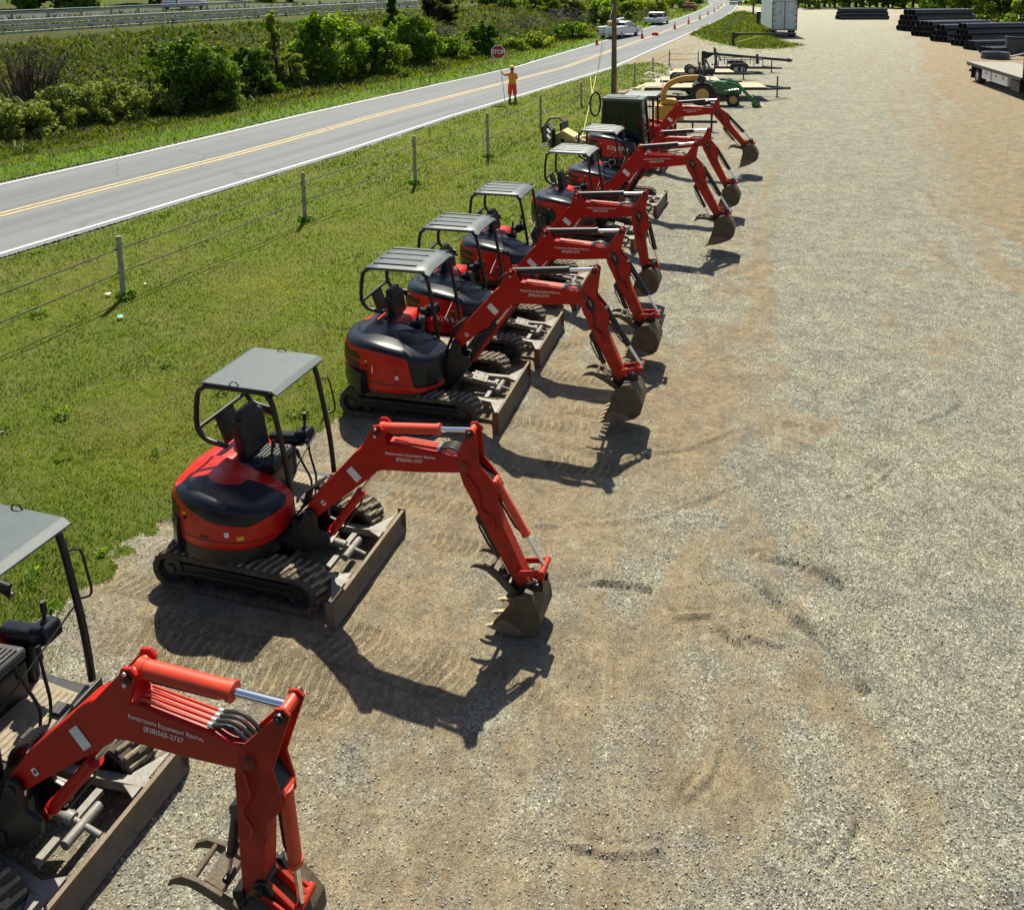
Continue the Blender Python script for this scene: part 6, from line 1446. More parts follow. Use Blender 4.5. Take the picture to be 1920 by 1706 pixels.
p = atz(1228, 67); mb = MB(); mb.vprism([(-.4, -.3), (.4, -.3), (.34, .3), (-.34, .3)], 0, .32); mb.vprism([(-.2, -.2), (.2, -.2), (.2, .2), (-.2, .2)], .32, .40); o = mb.build('weight_bag', 'conered', bevel=.04); o.location = (p[0], p[1], p[2]+.02); tag(o, 'small square red box on the road between the first two centre cones', 'box')

# swing gates
def gate(label, pp, ph, ends, thick, brace=None, legs=()):
    b = atz(*pp); h = plane_h(b, ph); root = thing('swing_gate', label, 'gate', b)
    mb = MB(); mb.box(-thick, thick, -thick, thick, -.2, h); mb.build('gate_post', 'black', root, bevel=.01)
    e = ends; k = pxm(b); ex = (e[0]-pp[0])/k; ez = -(e[1]-ph)/k
    mb = MB(); mb.bar((thick, 0, h-.18), (ex, 0, h-.18+ez), .16, .20); mb.add([(thick, -.03, h-.7), (thick, -.03, h-.25), (thick+.7, -.03, h-.25), (thick, .03, h-.7), (thick, .03, h-.25), (thick+.7, .03, h-.25)], [(0, 2, 1), (3, 4, 5), (0, 1, 4, 3), (1, 2, 5, 4), (2, 0, 3, 5)]); mb.build('gate_arm', 'black', root, bevel=.01)
    if brace:
        mb = MB(); mb.bar((brace[0][0]/k, 0, brace[0][1]/k), (brace[1][0]/k, 0, brace[1][1]/k), .07, .07); mb.build('brace', brace[2], root)
    for lx, l0, l1 in legs:
        mb = MB(); mb.box(lx/k-.09, lx/k+.09, -.09, .09, l1/k, l0/k); mb.build('gate_stop', 'black', root)
gate('black pipe swing gate with a yellow diagonal brace, in front of the box trailer', (1374, 86), 61, (1492, 61), .13, ((5, 6), (52, 18), 'hivisyellow'))
gate('long black pipe gate arm on a thick post, behind the flatbed trailers', (1319, 124), 96, (1485, 110), .16, None, ((100, 22, 0), (159, 14, 7)))

# box trailer
bt = atz(1470, 71); k = pxm(bt); W_ = 46/k; Ht = plane_h(bt, 1.0); root = thing('box_trailer', 'tall white box trailer seen from behind, parked past the swing gate', 'trailer', bt, R(-6)); h2 = W_/2
mb = MB(); mb.box(-h2, h2, .15, 13, 1.0, Ht); mb.build('trailer_body', 'van', root, bevel=.03)
mb = MB()
for x0, x1 in ((-h2-.02, -h2+.10), (h2-.10, h2+.02), (-.05, .05)): mb.box(x0, x1, .04, .14, .95, Ht)
mb.box(-h2-.02, h2+.02, .04, .14, Ht-.16, Ht+.02); mb.box(-h2-.02, h2+.02, .04, .14, .85, 1.02); mb.build('rear_frame', 'steel', root)
for s_ in (-1, 1):
    x0, x1 = (-h2+.12, -.07) if s_ < 0 else (.07, h2-.12)
    mb = MB(); mb.box(x0, x1, .07, .13, 1.05, Ht-.18); d = mb.build('trailer_door', 'van', root, bevel=.01)
    for lx in (.25, .75):
        mb = MB(); xx = lerp(x0, x1, lx); mb.cyl((xx, .045, 1.0), (xx, .045, Ht-.2), .022, n=8); mb.cbox((xx, .03, 1.9), (.1, .05, .3)); mb.build('lock_rod', 'galv', d)
    for q in range(5):
        mb = MB(); xx = x0+.06 if s_ < 0 else x1-.06; mb.cbox((xx, .05, lerp(1.3, Ht-.4, q/4)), (.3, .05, .1)); mb.build('door_hinge', 'black', d)
    mb = MB(); mb.box(lerp(x0, x1, .45), lerp(x0, x1, .8), .062, .068, Ht*.68, Ht*.68+.05); mb.box(lerp(x0, x1, .45), lerp(x0, x1, .75), .062, .068, Ht*.68-.12, Ht*.68-.07); mb.build('notice_lines', 'rust', d)
    for q in (1.4, 2.6): wheel('wheel', root, (0, 0, 0), .5, .3) if False else None
mb = MB(); mb.box(-h2*.8, h2*.8, .05, .16, .40, .52)
for x in (-h2*.6, h2*.6): mb.box(x-.05, x+.05, .06, .15, .5, .95)
mb.build('underride_bar', 'steel', root)
for yy in (1.6, 2.9):
    for s_ in (-1, 1):
        t = MB(); t.cyl((s_*(h2-.05), yy, .5), (s_*(h2-.65), yy, .5), .5, n=20); t.build('wheel', 'tyre', root, bevel=.03)
# dark dump trailer left of it
p = atz(1432, 48); root = thing('dump_trailer', 'dark navy dump trailer beside the tall box trailer', 'trailer', p, R(70)); mb = MB()
mb.prism([(0, .9), (0, 2.1), (.2, 2.2), (4.6, 2.2), (4.8, 2.1), (4.4, .9)], -1.2, 1.2); mb.build('tub', 'navy', root, bevel=.04)
mb = MB(); mb.box(-.1, 5.2, -.5, .5, .6, .88); mb.build('chassis', 'black', root)
for x in (1.2, 2.2):
    for s_ in (-1, 1): wheel('wheel', root, (x, s_*1.15, .45), .45, .3, side=s_)
for q in range(5): mb = MB(); mb.box(.6+q*.9, .7+q*.9, -1.27, -1.2, .95, 2.15); mb.build('side_rib', 'black', root)
p = atz(1412, 31); mb = MB(); mb.tube([(0, 0, -.2), (0, 0, 7)], .2, 10, r1=.17); o = mb.build('utility_pole', 'pole', smooth=50); o.location = p; tag(o, 'short brown wooden pole left of the dark dump trailer at the top edge', 'pole')
dm_ = mat('orange_dirt', (0.45, 0.27, 0.12), .95, var=.2, vscale=.6); M['dirt'] = dm_
q = [at(x, y, .06) for x, y in [(1382, 22), (1398, 24), (1400, 2), (1388, 4)]]; mb = MB(); mb.add([(x, y, tz(x, y)+.05) for x, y, z in q], [(0, 1, 2, 3)]); struct(mb.build('dirt_path', 'dirt'))

# ------------------------------------------------------------------ trailers, tractor, chipper
def flatbed(label, px, py, x1px, L=None, W_=2.0, rz=-4, deck='wood', hz=.72, rails=False, ramp=False, jack=True, tongue=1.3):
    p = at(px, py); k = pxm(p); L = L or (x1px-px)/k
    root = thing('flatbed_trailer' if not rails else 'utility_trailer', label, 'trailer', p, R(rz), 'trailers parked beyond the excavators')
    mb = MB(); mb.box(0, L, -W_/2+.02, W_/2-.02, hz, hz+.05); mb.add([(-.45, -W_/2+.05, hz-.15), (-.45, W_/2-.05, hz-.15), (0, W_/2-.05, hz+.045), (0, -W_/2+.05, hz+.045)], [(0, 3, 2, 1)])
    dk = mb.build('trailer_deck', deck, root)
    gl = MB()
    for q in range(1, 9): gl.box(.02, L-.02, -W_/2+q*W_/9-.006, -W_/2+q*W_/9+.006, hz+.051, hz+.053)
    gl.build('board_gap', 'wooddark', dk)
    mb = MB()
    for s_ in (-1, 1): mb.bar((-.3, s_*(W_/2+.02), hz-.04), (L, s_*(W_/2+.02), hz-.04), .08, .16)
    for q in range(7): mb.bar((L*q/6, -W_/2, hz-.07), (L*q/6, W_/2, hz-.07), .06, .1)
    for s_ in (-1, 1): mb.bar((L, s_*W_/2*.8, hz-.1), (L+tongue, 0, hz-.16), .09, .12)
    mb.cbox((L+tongue+.12, 0, hz-.16), (.3, .14, .12)); mb.build('trailer_frame', 'black', root)
    for i, fx_ in enumerate((.40, .54)):
        for s_ in (-1, 1):
            wheel('wheel', root, (L*fx_, s_*(W_/2+.12 if rails else W_/2-.12), .34), .34, .2, side=s_)
    if rails or hz < .65:
        for s_ in (-1, 1): mb = MB(); mb.prism([(L*.40-.45, .62), (L*.40-.3, .80), (L*.54+.3, .80), (L*.54+.45, .62), (L*.54+.45, .56), (L*.40-.45, .56)], s_*(W_/2+.12)-.12, s_*(W_/2+.12)+.12); mb.build('mudguard', 'black', root)
    if rails:
        mb = MB()
        for s_ in (-1, 1):
            mb.bar((0, s_*W_/2, hz+.55), (L, s_*W_/2, hz+.55), .05, .05)
            for q in range(6): mb.bar((L*q/5, s_*W_/2, hz), (L*q/5, s_*W_/2, hz+.55), .05, .05)
        mb.bar((L, -W_/2, hz+.55), (L, W_/2, hz+.55), .05, .05); mb.build('side_rail', 'black', root)
    if ramp:
        mb = MB()
        for q in range(9): y = lerp(-W_/2+.05, W_/2-.05, q/8); mb.bar((-.05, y, hz), (-.20, y, hz+1.35), .04, .04)
        for z in (0, .7, 1.35): mb.bar((-.05-.11*z, -W_/2+.05, hz+z), (-.05-.11*z, W_/2-.05, hz+z), .05, .05)
        mb.build('ramp_gate', 'black', root)
    if jack:
        mb = MB(); mb.cyl((L+tongue*.65, .12, .0), (L+tongue*.65, .12, hz+.55), .045, n=8); mb.cbox((L+tongue*.65, .12, .02), (.2, .2, .03)); mb.build('trailer_jack', 'black', root)
    return root, p
flatbed('long flatbed trailer with pale wooden deck, partly hidden behind the green tractor', 1214, 184, 1430, W_=2.3, rz=1, tongue=1.4)
flatbed('flatbed trailer with pale deck carrying the first dumped axle, second from the tractor', 1243, 166, 1345, W_=2.1, rz=0, hz=.6, jack=False)
flatbed('flatbed trailer with pale wooden deck just in front of the railed trailer', 1268, 150, 1372, W_=2.1, rz=0, hz=.6)
flatbed('black utility trailer with side rails and an upright slatted ramp gate', 1344, 136, 1425, W_=1.9, rz=-3, hz=.5, rails=True, ramp=True, deck='steel')
def axle(label, px, py, zz, rz):
    p = at(px, py, zz); root = thing('wheel_axle', label, 'axle', (p[0], p[1], p[2]), R(rz), 'tilted wheel and beam assemblies on the trailers')
    wheel('wheel', root, (0, -.55, .30), .34, .24); wheel('wheel', root, (0, .55, .30), .34, .24, side=1)
    mb = MB(); mb.cyl((0, -.5, .3), (0, .5, .3), .05, n=10); mb.bar((0, -.4, .32), (1.5, -.4, .36), .12, .14); mb.bar((0, .4, .32), (1.5, .4, .36), .12, .14); mb.bar((1.5, -.5, .36), (1.5, .5, .36), .12, .14); mb.build('axle_beam', 'black', root, bevel=.01)
    mb = MB(); mb.bar((1.6, 0, .2), (1.75, 0, 1.5), .22, .10); mb.bar((1.75, 0, 1.5), (2.05, 0, .9), .14, .08); mb.build('tow_mast', 'black', root, bevel=.01)
axle('dark wheel and beam assembly lying on the second flatbed, nearer to the tractor', 1268, 157, .66, 0)
axle('dark wheel and beam assembly lying on the third flatbed, farther from the tractor', 1294, 140, .66, 0)

# compact tractor
tp = at(1317, 196); k = pxm(tp); root = thing('tractor', 'green compact tractor with yellow wheel rims and a front loader bucket', 'tractor', tp, R(-9))
for s_ in (-1, 1):
    wheel('rear_wheel', root, (0, s_*.62, .62), .62, .40, rim='wheelyellow', side=s_); wheel('front_wheel', root, (1.68, s_*.55, .37), .37, .26, rim='wheelyellow', side=s_)
mb = MB(); mb.prism([(.55, .70), (.50, 1.28), (.75, 1.36), (1.3, 1.32), (1.9, 1.12), (2.12, .92), (2.14, .62), (1.2, .55)], -.30, .30); mb.build('bonnet', 'green', root, bevel=.07, seg=3)
mb = MB(); mb.box(-.25, 2.0, -.18, .18, .40, .72); mb.build('transmission', 'black', root, bevel=.03)
for s_ in (-1, 1):
    mb = MB(); A_ = arc((0, .62), .72, 10, 150, 8); B_ = arc((0, .62), .66, 150, 10, 8); mb.prism(A_+B_, s_*.62-.22, s_*.62+.22); mb.build('mudguard', 'green' if s_ > 0 else 'black', root)
    mb = MB(); mb.box(-.25, -.15, s_*.38-.04, s_*.38+.04, .8, 2.35); mb.build('roll_bar_post', 'black', root, bevel=.01)
    mb = MB(); mb.tube([(.9, s_*.48, .9), (1.3, s_*.50, 1.35), (1.9, s_*.5, 1.2), (2.5, s_*.45, .55), (2.75, s_*.42, .35)], .06, 8); mb.build('loader_arm', 'green', root, smooth=50)
    mb = MB(); mb.cyl((1.2, s_*.5, .85), (2.0, s_*.5, .95), .04, n=10); mb.build('loader_cylinder', 'chrome', root, smooth=50)
mb = MB(); mb.bar((-.2, -.40, 2.35), (-.2, .40, 2.35), .09, .09); mb.build('roll_bar_top', 'black', root)
mb = MB(); mb.cbox((-.05, 0, .98), (.42, .44, .12)); mb.cbox((-.24, 0, 1.22), (.12, .42, .4)); mb.build('seat', 'seat', root, bevel=.04)
mb = MB(); ring = [(.38+.05*math.cos(2*math.pi*i/16), .18*math.sin(2*math.pi*i/16), 1.45+.17*math.cos(2*math.pi*i/16)) for i in range(16)]; mb.tube(ring, .015, 6, closed=True); mb.tube([(.52, 0, 1.2), (.38, 0, 1.44)], .02, 6); mb.build('steering_wheel', 'black', root)
prof = [(2.72, .55), (2.70, .12), (2.8, .03), (3.25, .0), (3.27, .03), (2.85, .08), (2.77, .15), (2.77, .55)]; mb = MB(); mb.prism(prof, -.72, .72)
for s_ in (-.72, .70): mb.prism([(2.72, .55), (2.70, .05), (3.25, .0), (2.85, .5)], s_, s_+.02)
mb.build('loader_bucket', 'green', root)
mb = MB(); mb.box(3.22, 3.30, -.70, .70, .0, .05); mb.build('cutting_edge', 'tooth', root)
mb = MB(); mb.cbox((.56, -.31, .98), (.5, .01, .06)); mb.build('yellow_stripe', 'wheelyellow', root)

# wood chipper
cp = at(1258, 246); root = thing('wood_chipper', 'yellow towable wood chipper with a curved discharge chute', 'wood chipper', cp, R(-4))
mb = MB(); mb.box(-.75, .55, -.5, .5, .55, 1.25); mb.prism([(-.55, 1.25), (.35, 1.25), (.2, 1.5), (-.4, 1.5)], -.3, .3); mb.build('housing', 'yellow', root, bevel=.04)
P_ = spline([(-.35, 0, 1.3), (-.36, 0, 1.75), (-.12, 0, 2.15), (.45, 0, 2.42), (1.2, 0, 2.48)], 6); mb = MB()
for i in range(len(P_)-1): mb.bar(P_[i], P_[i+1]+(P_[i+1]-P_[i])*.1, .24, .24)
mb.build('discharge_chute', 'yellow', root)
mb = MB(); mb.bar((1.18, 0, 2.48), (1.5, 0, 2.36), .3, .28); mb.build('chute_deflector', 'black', root)
mb = MB(); mb.bar((-.8, 0, .45), (2.1, 0, .45), .12, .12)
mb.build('drawbar', 'black', root)
mb = MB(); mb.cyl((1.85, 0, 0), (1.85, 0, .85), .05, n=8); mb.cyl((1.75, -.0, .8), (1.95, 0, .8), .03, n=8); mb.build('jack_stand', 'black', root); mb = MB(); mb.cyl((1.0, .15, 0), (1.0, .15, .45), .04, n=8); mb.build('prop_stand', 'black', root)
for s_ in (-1, 1): wheel('wheel', root, (-.1, s_*.66, .33), .33, .2, side=s_)
mb = MB(); mb.box(-.6, -.2, .1, .45, 1.25, 1.45); mb.build('engine_cover', 'black', root, bevel=.02)
wp_ = at(1243, 185, 0.0); mb = MB(); P_ = spline([(0, 0, .5), (-.05, 0, 1.0), (-.35, 0, 1.40), (-.85, 0, 1.55)], 6)
for i in range(len(P_)-1): mb.bar(P_[i], P_[i+1]+(P_[i+1]-P_[i])*.1, .26-.004*i, .05)
mb.bar((-.85, 0, 1.55), (-1.1, 0, 1.42), .2, .05); mb.bar((0, 0, 0), (0, 0, .5), .2, .2)
o = mb.build('chute_hood', 'signwhite'); o.location = wp_; tag(o, 'white curved chute hood standing behind the yellow chipper', 'chute')

# red compact loader behind the cabbed excavator
lp = (2.35, 32.6, 0); root = thing('compact_loader', 'red compact loader with a black cage and pale roof, behind the glazed cab', 'loader', lp, R(-15))
for s_ in (-1, 1): track(root, s_*.72, -1.1, .9, .24, .34)
mb = MB(); mb.prism([(-1.35, .5), (-1.4, 1.35), (-1.2, 1.5), (-.6, 1.5), (-.5, 1.2), (.8, .9), (.8, .4)], -.6, .6); mb.build('body', 'red_hull', root, bevel=.05)
mb = MB()
for x in (-.6, .45):
    for y in (-.55, .55): mb.bar((x, y, 1.0), (x*.95, y*.95, 2.28), .08, .08)
for q in range(6): mb.bar((-.55+q*.17, -.54, 1.1), (-.55+q*.17, -.52, 2.2), .025, .02)
for z in (1.35, 1.9): mb.bar((-.6, -.545, z), (.45, -.545, z), .03, .06)
mb.build('cage', 'black', root)
mb = MB(); mb.box(-.72, .58, -.62, .62, 2.28, 2.36); mb.build('cage_roof', 'roof_pale', root, bevel=.02)
for s_ in (-1, 1): mb = MB(); mb.bar((-1.3, s_*.66, 1.4), (.9, s_*.66, 1.0), .1, .16); mb.bar((.9, s_*.66, 1.05), (1.3, s_*.66, .4), .1, .14); mb.build('lift_arm', 'red_hull', root, bevel=.01)

# attachments and boxes on the grass edge
p = at(1018, 276); root = thing('spare_bucket', 'black spare excavator bucket with a row of holes lying at the grass edge', 'bucket', p, R(10))
mb = MB(); mb.prism([(-.45, .02), (-.15, .0), (.35, .02), (.5, .35), (.45, .85), (.38, .85), (.40, .37), (.28, .10), (-.4, .10)], -.45, .45); mb.build('bucket_shell', 'black', root)
mb = MB(); mb.box(.30, .36, -.5, .5, .25, .82); mb.build('back_plate', 'black', root, bevel=.01)
for i in range(3):
    for j in range(2): mb = MB(); mb.cyl((.2+.0, -.3+.3*i, .4+.25*j), (.28, -.3+.3*i, .4+.25*j), .05, n=10); mb.build('plate_hole', 'signwhite', root)
p = at(1040, 268); root = thing('spare_bucket', 'taller black open-topped bucket behind the holed one at the grass edge', 'bucket', p, R(-20))
mb = MB(); mb.prism([(-.4, .0), (.4, .0), (.5, .6), (.45, .95), (.38, .95), (.4, .6), (.3, .1), (-.3, .1), (-.40, .75), (-.48, .75)], -.4, .4); mb.build('bucket_shell', 'black', root, bevel=.01)
mb = MB(); mb.tube([(-.42, 0, .75), (-.2, 0, 1.05), (.2, 0, 1.1), (.42, 0, .93)], .06, 8); mb.build('carry_bar', 'steel', root)
p = at(1060, 272); root = thing('storage_box', 'cream yellow box with a sloping top beside the black buckets', 'box', p, R(-16))
mb = MB(); mb.prism([(-.5, 0), (.5, 0), (.5, .42), (.0, .68), (-.5, .42)], -.38, .38); mb.build('box_body', 'cream', root, bevel=.02)
mb = MB(); mb.cyl((0, -.385, .25), (0, -.40, .25), .09, n=14); mb.build('latch', 'black', root)
p = at(1088, 268); mb = MB(); rr_ = random.Random(4)
def planks(label, px, py, n, cols, seed):
    rr_ = random.Random(seed); p = at(px, py); root = thing('timber_pile', label, 'timber', p)
    for i in range(n):
        mb = MB(); mt = Matrix.Rotation(rr_.uniform(-1.2, 1.2), 3, 'Z') @ Matrix.Rotation(rr_.uniform(-.35, .35), 3, 'Y'); mb.cbox((rr_.uniform(-.5, .5), rr_.uniform(-.3, .3), .1+i*.09), (rr_.uniform(.6, 1.5), rr_.uniform(.15, .35), .06), mt); mb.build('board', rr_.choice(cols), root)
planks('pile of pale boards and boxes right of the utility pole foot', 1176, 196, 10, ['cream', 'signwhite', 'wood'], 3)
planks('few pale boards beside the cream yellow box', 1094, 272, 4, ['wood', 'signwhite'], 5)

# ------------------------------------------------------------------ right side: flatbed truck, pipes, blocks
tr_ = at(1815, 146, 0); o0 = (26.6, 57.0, 0); root = thing('flatbed_truck', 'flatbed truck with a pale wooden deck and side lockers, cut off by the right edge', 'truck', o0, R(-98))
mb = MB(); mb.box(.5, 10.2, 0, 3.0, 1.22, 1.30); mb.add([(.5, 0, 1.30), (.5, 3.0, 1.30), (0, 2.9, 1.22), (0, .1, 1.22), (.5, 0, 1.22), (.5, 3.0, 1.22)], [(0, 1, 2, 3), (3, 2, 5, 4), (0, 3, 4), (1, 5, 2)]); dk = mb.build('truck_deck', 'deckgrey', root)
mb = MB(); mb.bar((.3, -.03, 1.2), (10.2, -.03, 1.2), .08, .2); mb.bar((.3, 3.03, 1.2), (10.2, 3.03, 1.2), .08, .2); mb.box(.3, .42, 0, 3.0, 1.02, 1.2); mb.box(.6, 10.2, 1.0, 1.25, .85, 1.2); mb.box(.6, 10.2, 1.75, 2.0, .85, 1.2); mb.build('truck_frame', 'black', root, bevel=.01)
mb = MB(); mb.box(.35, .6, .1, 2.9, .62, .80); mb.build('rear_bumper', 'black', root, bevel=.02)
mb = MB(); mb.box(1.0, 1.1, .05, .75, .25, 1.15); mb.build('mud_flap', 'black', root)
for y in (.35, 2.65):
    for x in (2.1,): wheel('wheel', root, (x, y, .50), .50, .5, rim='signwhite', side=-1 if y < 1 else 1)
for x0, x1 in ((3.3, 4.9), (5.2, 7.9)):
    mb = MB(); mb.box(x0, x1, .02, .55, .50, 1.12); bx_ = mb.build('tool_locker', 'white', root, bevel=.02)
    for q in ((x0+x1)/2,) if x1-x0 < 2 else (x0+.7, x1-.7): mb = MB(); mb.cbox((q, .005, .92), (.14, .03, .14)); mb.build('locker_latch', 'steel', bx_)
mb = MB(); mb.box(8.2, 9.6, .1, .7, .35, 1.0); mb.build('fuel_tank', 'black', root, bevel=.05)
mb = MB(); mb.box(10.2, 10.32, 0, 3.0, 1.2, 2.9); mb.build('headboard', 'navy', root, bevel=.02)
mb = MB(); mb.prism([(10.4, .5), (10.4, 2.6), (11.9, 2.6), (12.3, 1.7), (13.4, 1.5), (13.4, .5)], .2, 2.8); mb.build('truck_cab', 'navy', root, bevel=.08)
for y in (.35, 2.65): wheel('wheel', root, (12.6, y, .50), .50, .35, rim='signwhite', side=-1 if y < 1 else 1)

_pm = {}
def pipemesh(r, L):
    if (r, L) in _pm: return _pm[(r, L)]
    mb = MB(); n = 16; prof = []; k = int(L/(r*.9))
    for i in range(k+1):
        x = L*i/k; prof += [(r, x), (r, x+L/k*.55), (r*.955, x+L/k*.62), (r*.955, x+L/k*.93)] if i < k else [(r, x)]
    v = []; f = []
    for rr, x in prof: v += [(x, rr*math.cos(2*math.pi*q/n), rr*math.sin(2*math.pi*q/n)+r) for q in range(n)]
    m_ = len(prof)
    for j in range(m_-1):
        for i in range(n): f.append((j*n+i, j*n+(i+1) % n, (j+1)*n+(i+1) % n, (j+1)*n+i))
    b0 = len(v); v += [(x, r*.88*math.cos(2*math.pi*q/n), r*.88*math.sin(2*math.pi*q/n)+r) for x in (0, L) for q in range(n)]
    for i in range(n):
        f.append((b0+i, b0+(i+1) % n, (i+1) % n, i)); f.append((b0+n+(i+1) % n, b0+n+i, (m_-1)*n+i, (m_-1)*n+(i+1) % n)); f.append((b0+(i+1) % n, b0+i, b0+n+i, b0+n+(i+1) % n))
    mb.add(v, f); o = mb.build('drain_pipe', 'pipe', smooth=35); me = o.data; bpy.data.objects.remove(o); _pm[(r, L)] = me; return me
ordn = ['first', 'second', 'third', 'fourth', 'fifth', 'sixth', 'seventh', 'eighth']
def pstack(name, px, py, cols, rws, r, L, ang, jit=.15, seed=0):
    p = at(px, py); rg = random.Random(seed); d = R(ang); ux = (math.cos(d), math.sin(d)); vy = (math.sin(d), -math.cos(d))
    me = pipemesh(r, L)
    for j in range(rws):
        for i in range(cols-j if cols > j+1 else 1):
            off_ = (i+.5*j)*2.02*r; z = j*1.74*r; jj = rg.uniform(-jit, jit)
            o = bpy.data.objects.new('drain_pipe', me); COL.objects.link(o)
            o.location = (p[0]+vy[0]*off_+ux[0]*jj, p[1]+vy[1]*off_+ux[1]*jj, z+.01); o.rotation_euler = (0, 0, d)
            lay_ = ['bottom', 'second', 'third', 'fourth', 'fifth'][j]
            tag(o, 'black pipe of %s, %s layer, %s from near side' % (name, lay_, ordn[min(7, (cols-j)-1-i)]), 'pipe', 'black drain pipes stacked at the lot edge')
pstack('the far small stack', 1568, 37, 3, 3, .38, 9.0, 4, seed=1)
pstack('the rearmost big stack', 1682, 58, 6, 4, .42, 10, 20, seed=2)
pstack('the stack behind the tallest one', 1712, 68, 6, 3, .36, 9, 19, seed=3)
pstack('the short middle stack', 1748, 78, 4, 3, .36, 5, 18, seed=4)
pstack('the tallest stack by the blocks', 1785, 86, 5, 4, .34, 9.5, 17, seed=5)
pstack('the thin-pipe stack', 1806, 93, 6, 3, .17, 6, 15, seed=6)
pstack('the nearest low stack', 1838, 100, 6, 2, .17, 5, 14, seed=7)
for i, (x, y, nm) in enumerate([(1857, 79, 'pale concrete block left of the other, in front of the pipes'), (1883, 84, 'pale concrete block right of the other, beside the black tank')]):
    p = at(x, y); mb = MB(); mb.box(-.75, .75, -.4, .4, 0, .75); mb.box(-.2, .2, -.12, .12, .75, .80); o = mb.build('concrete_block', 'concrete', bevel=.04); o.location = (p[0], p[1], p[2]+.35); o.rotation_euler = (0, 0, R(8)); tag(o, nm, 'block', 'concrete blocks by the pipes')
    mb = MB(); mb.box(-.9, .9, -.45, .45, 0, .35); o = mb.build('timber_sleeper', 'wooddark'); o.location = (p[0], p[1], 0); o.rotation_euler = (0, 0, R(8)); tag(o, ['dark timber under the left concrete block', 'dark timber under the right concrete block'][i], 'timber', 'timbers under the blocks')
p = at(1908, 103); root = thing('water_tank', 'black ribbed plastic tank right of the concrete blocks', 'tank', p); mb = MB(); pr = [(.001, 0), (1.1, 0)]
for q in range(6): pr += [(1.1, q*.26+.02), (1.14, q*.26+.08), (1.14, q*.26+.16), (1.1, q*.26+.22)]
pr += [(1.22, 1.6), (1.22, 1.72), (1.08, 1.74), (1.05, .2)]; mb.lathe(pr, (0, 0, 0), 'z', 32); mb.build('tank_wall', 'pipe', root, smooth=35)
mb = MB(); mb.lathe([(.001, 1.5), (1.05, 1.5)], (0, 0, 0), 'z', 32); mb.build('tank_lid', 'pipegreen', root)
for i, z in enumerate((0, .32)):
    p = at(1872, 112); mb = MB(); mb.lathe([(.65, .02), (1.15, 0), (1.2, .15), (1.15, .30), (.65, .28), (.62, .15), (.65, .02)], (0, 0, 0), 'z', 32); o = mb.build('pipe_collar', 'pipe', smooth=40); o.location = (p[0], p[1]+.6, z); tag(o, ['lower black ring of the pair by the flatbed truck', 'upper black ring of the pair by the flatbed truck'][i], 'ring', 'black rings')
p = at(1905, 112); mb = MB(); mb.bar((-.9, 0, .12), (.9, .3, .5), .2, .1); mb.bar((-.8, .5, .1), (1, .6, .45), .2, .1); o = mb.build('steel_channel', 'steel'); o.location = p; tag(o, 'pale steel channels leaning by the black tank', 'steel')

# trees at the far side of the lot
GX = 'trees along the far edge of the lot'
rg = random.Random(9)
for i in range(26):
    x = 1497+i*12+rg.uniform(-4, 4); y = rg.uniform(13, 18); p = at(x, y); h = rg.uniform(9, 13)
    root = thing('tree', 'tall tree beyond the lot, %s' % ('dark trunk number %d counted from the box trailer' % (i+1)), 'tree', (p[0], p[1], tz(p[0], p[1])-.1), 0, GX)
    mb = MB(); r = rg.uniform(.22, .5); mb.tube([(0, 0, 0), (rg.uniform(-.3, .3), 0, h*.4), (rg.uniform(-.6, .6), 0, h)], r, 8, r1=r*.4)
    for q in range(5): z0 = rg.uniform(.15, .8)*h; mb.tube([(0, 0, z0), (rg.uniform(-1.6, 1.6), rg.uniform(-1, 1), z0+rg.uniform(.5, 1.8))], r*.3, 5, r1=.03)
    mb.build('trunk', 'bark', root, smooth=50)
    rng = np.random.default_rng(200+i); cs = [(rng.normal()*1.8, rng.normal()*1.6, h*rng.uniform(.28, 1.05), rng.uniform(.8, 1.8)) for q in range(16)]; cs += [(rng.normal()*1.5, rng.normal()*1.2, h*rng.uniform(.04, .3), rng.uniform(.5, .9)) for q in range(5)]
    leaves('crown', cs, 1500, .55, *[G_mid, G_lite, G_dark][i % 3], rng, root)
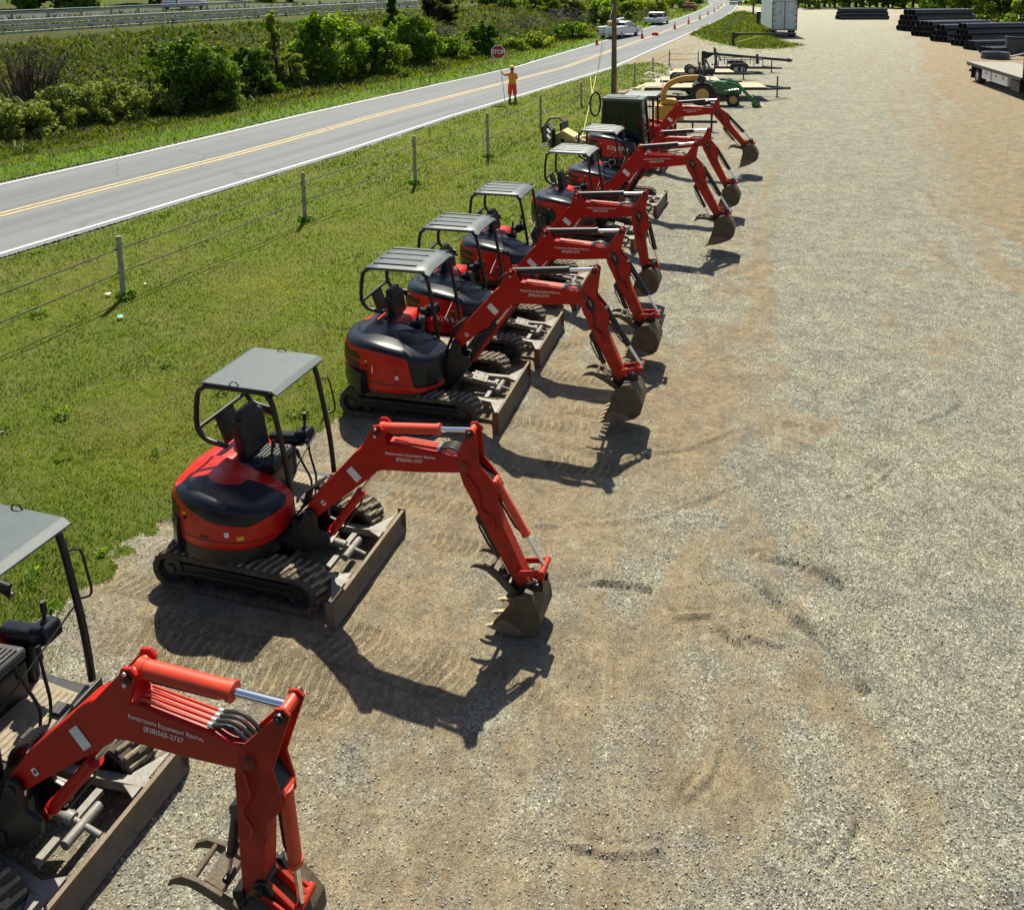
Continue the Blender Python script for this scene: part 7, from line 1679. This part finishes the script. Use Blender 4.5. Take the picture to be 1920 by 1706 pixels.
for i, (x, y, w_, t, n, c, nm) in enumerate([(1835, 46, 110, -70, 6500, ((.03, .08, .008), (.11, .19, .016)), 'leafy bright green tree behind the tallest pipe stack'), (1900, 54, 110, -60, 6500, ((.025, .07, .008), (.10, .17, .015)), 'leafy green tree behind the black tank at the right edge'), (1780, 34, 90, -70, 5000, G_dark, 'dark tree left of the leafy bright green tree'), (1862, 40, 80, -60, 4200, G_mid, 'leafy tree squeezed between the two trees at the right edge'), (1950, 60, 100, -60, 3500, G_mid, 'tree at the right frame edge behind the flatbed truck')]):
    p = at(x, y); s_ = pxm(p); bush('tree', nm, 'tree', p[0], p[1]+3, -.1, w_/2/s_, 3.0, 9.0, n, .36, *c, 300+i, GX, nb=34, low=.0)
for i in range(9):
    x = 1500+i*36; p = at(x, 8+rg.uniform(-1, 2)); rng = np.random.default_rng(400+i)
    bush('bush', 'low bright undergrowth bush number %d beyond the trunks, counted from the box trailer' % (i+1), 'bush', p[0], p[1]+8, -.1, 5, 3, rg.uniform(3.5, 7), 1500, .6, *[((.06, .11, .01), (.18, .26, .03)), G_mid][i % 2], 420+i, GX, nb=16, low=0, trunk=False)
for i in range(4):
    x = [1330, 1425, 1440, 1405][i]; y = [2, 8, 3, 12][i]; p = at(x, y); bush('bush', ['green bush beside the far bend of the road', 'green bush left of the box trailer, behind the dump trailer', 'tree behind the box trailer on its left', 'small green bush at the foot of the short brown pole'][i], 'bush', p[0], p[1], -.1, [4, 3, 5, 1.6][i], 3, [5, 4, 9, 1.8][i], 1500, .45, *G_mid, 450+i, GX, nb=16, low=0, trunk=False)

# litter by the fence post
for (x, y, s_, m, nm) in [(204, 556, .06, 'litter', 'scrap of white paper left of the nearest fence post'), (226, 599, .07, 'littergreen', 'teal scrap of plastic on the grass below the nearest fence post'), (272, 537, .025, 'litter', 'tiny white scrap right of the nearest fence post')]:
    p = atz(x, y); mb = MB(); rr_ = random.Random(x)
    n = 7; top = [(s_*math.cos(6.28*i/n)*rr_.uniform(.6, 1.3), s_*math.sin(6.28*i/n)*rr_.uniform(.6, 1.3), .05+rr_.uniform(0, .03)) for i in range(n)]
    mb.add(top+[(0, 0, .07)]+[(a, b, c-.006) for a, b, c in top]+[(0, 0, .064)], [(i, (i+1) % n, n) for i in range(n)]+[(n+1+(i+1) % n, n+1+i, 2*n+1) for i in range(n)]); o = mb.build('litter', m); o.location = p; tag(o, nm, 'litter')
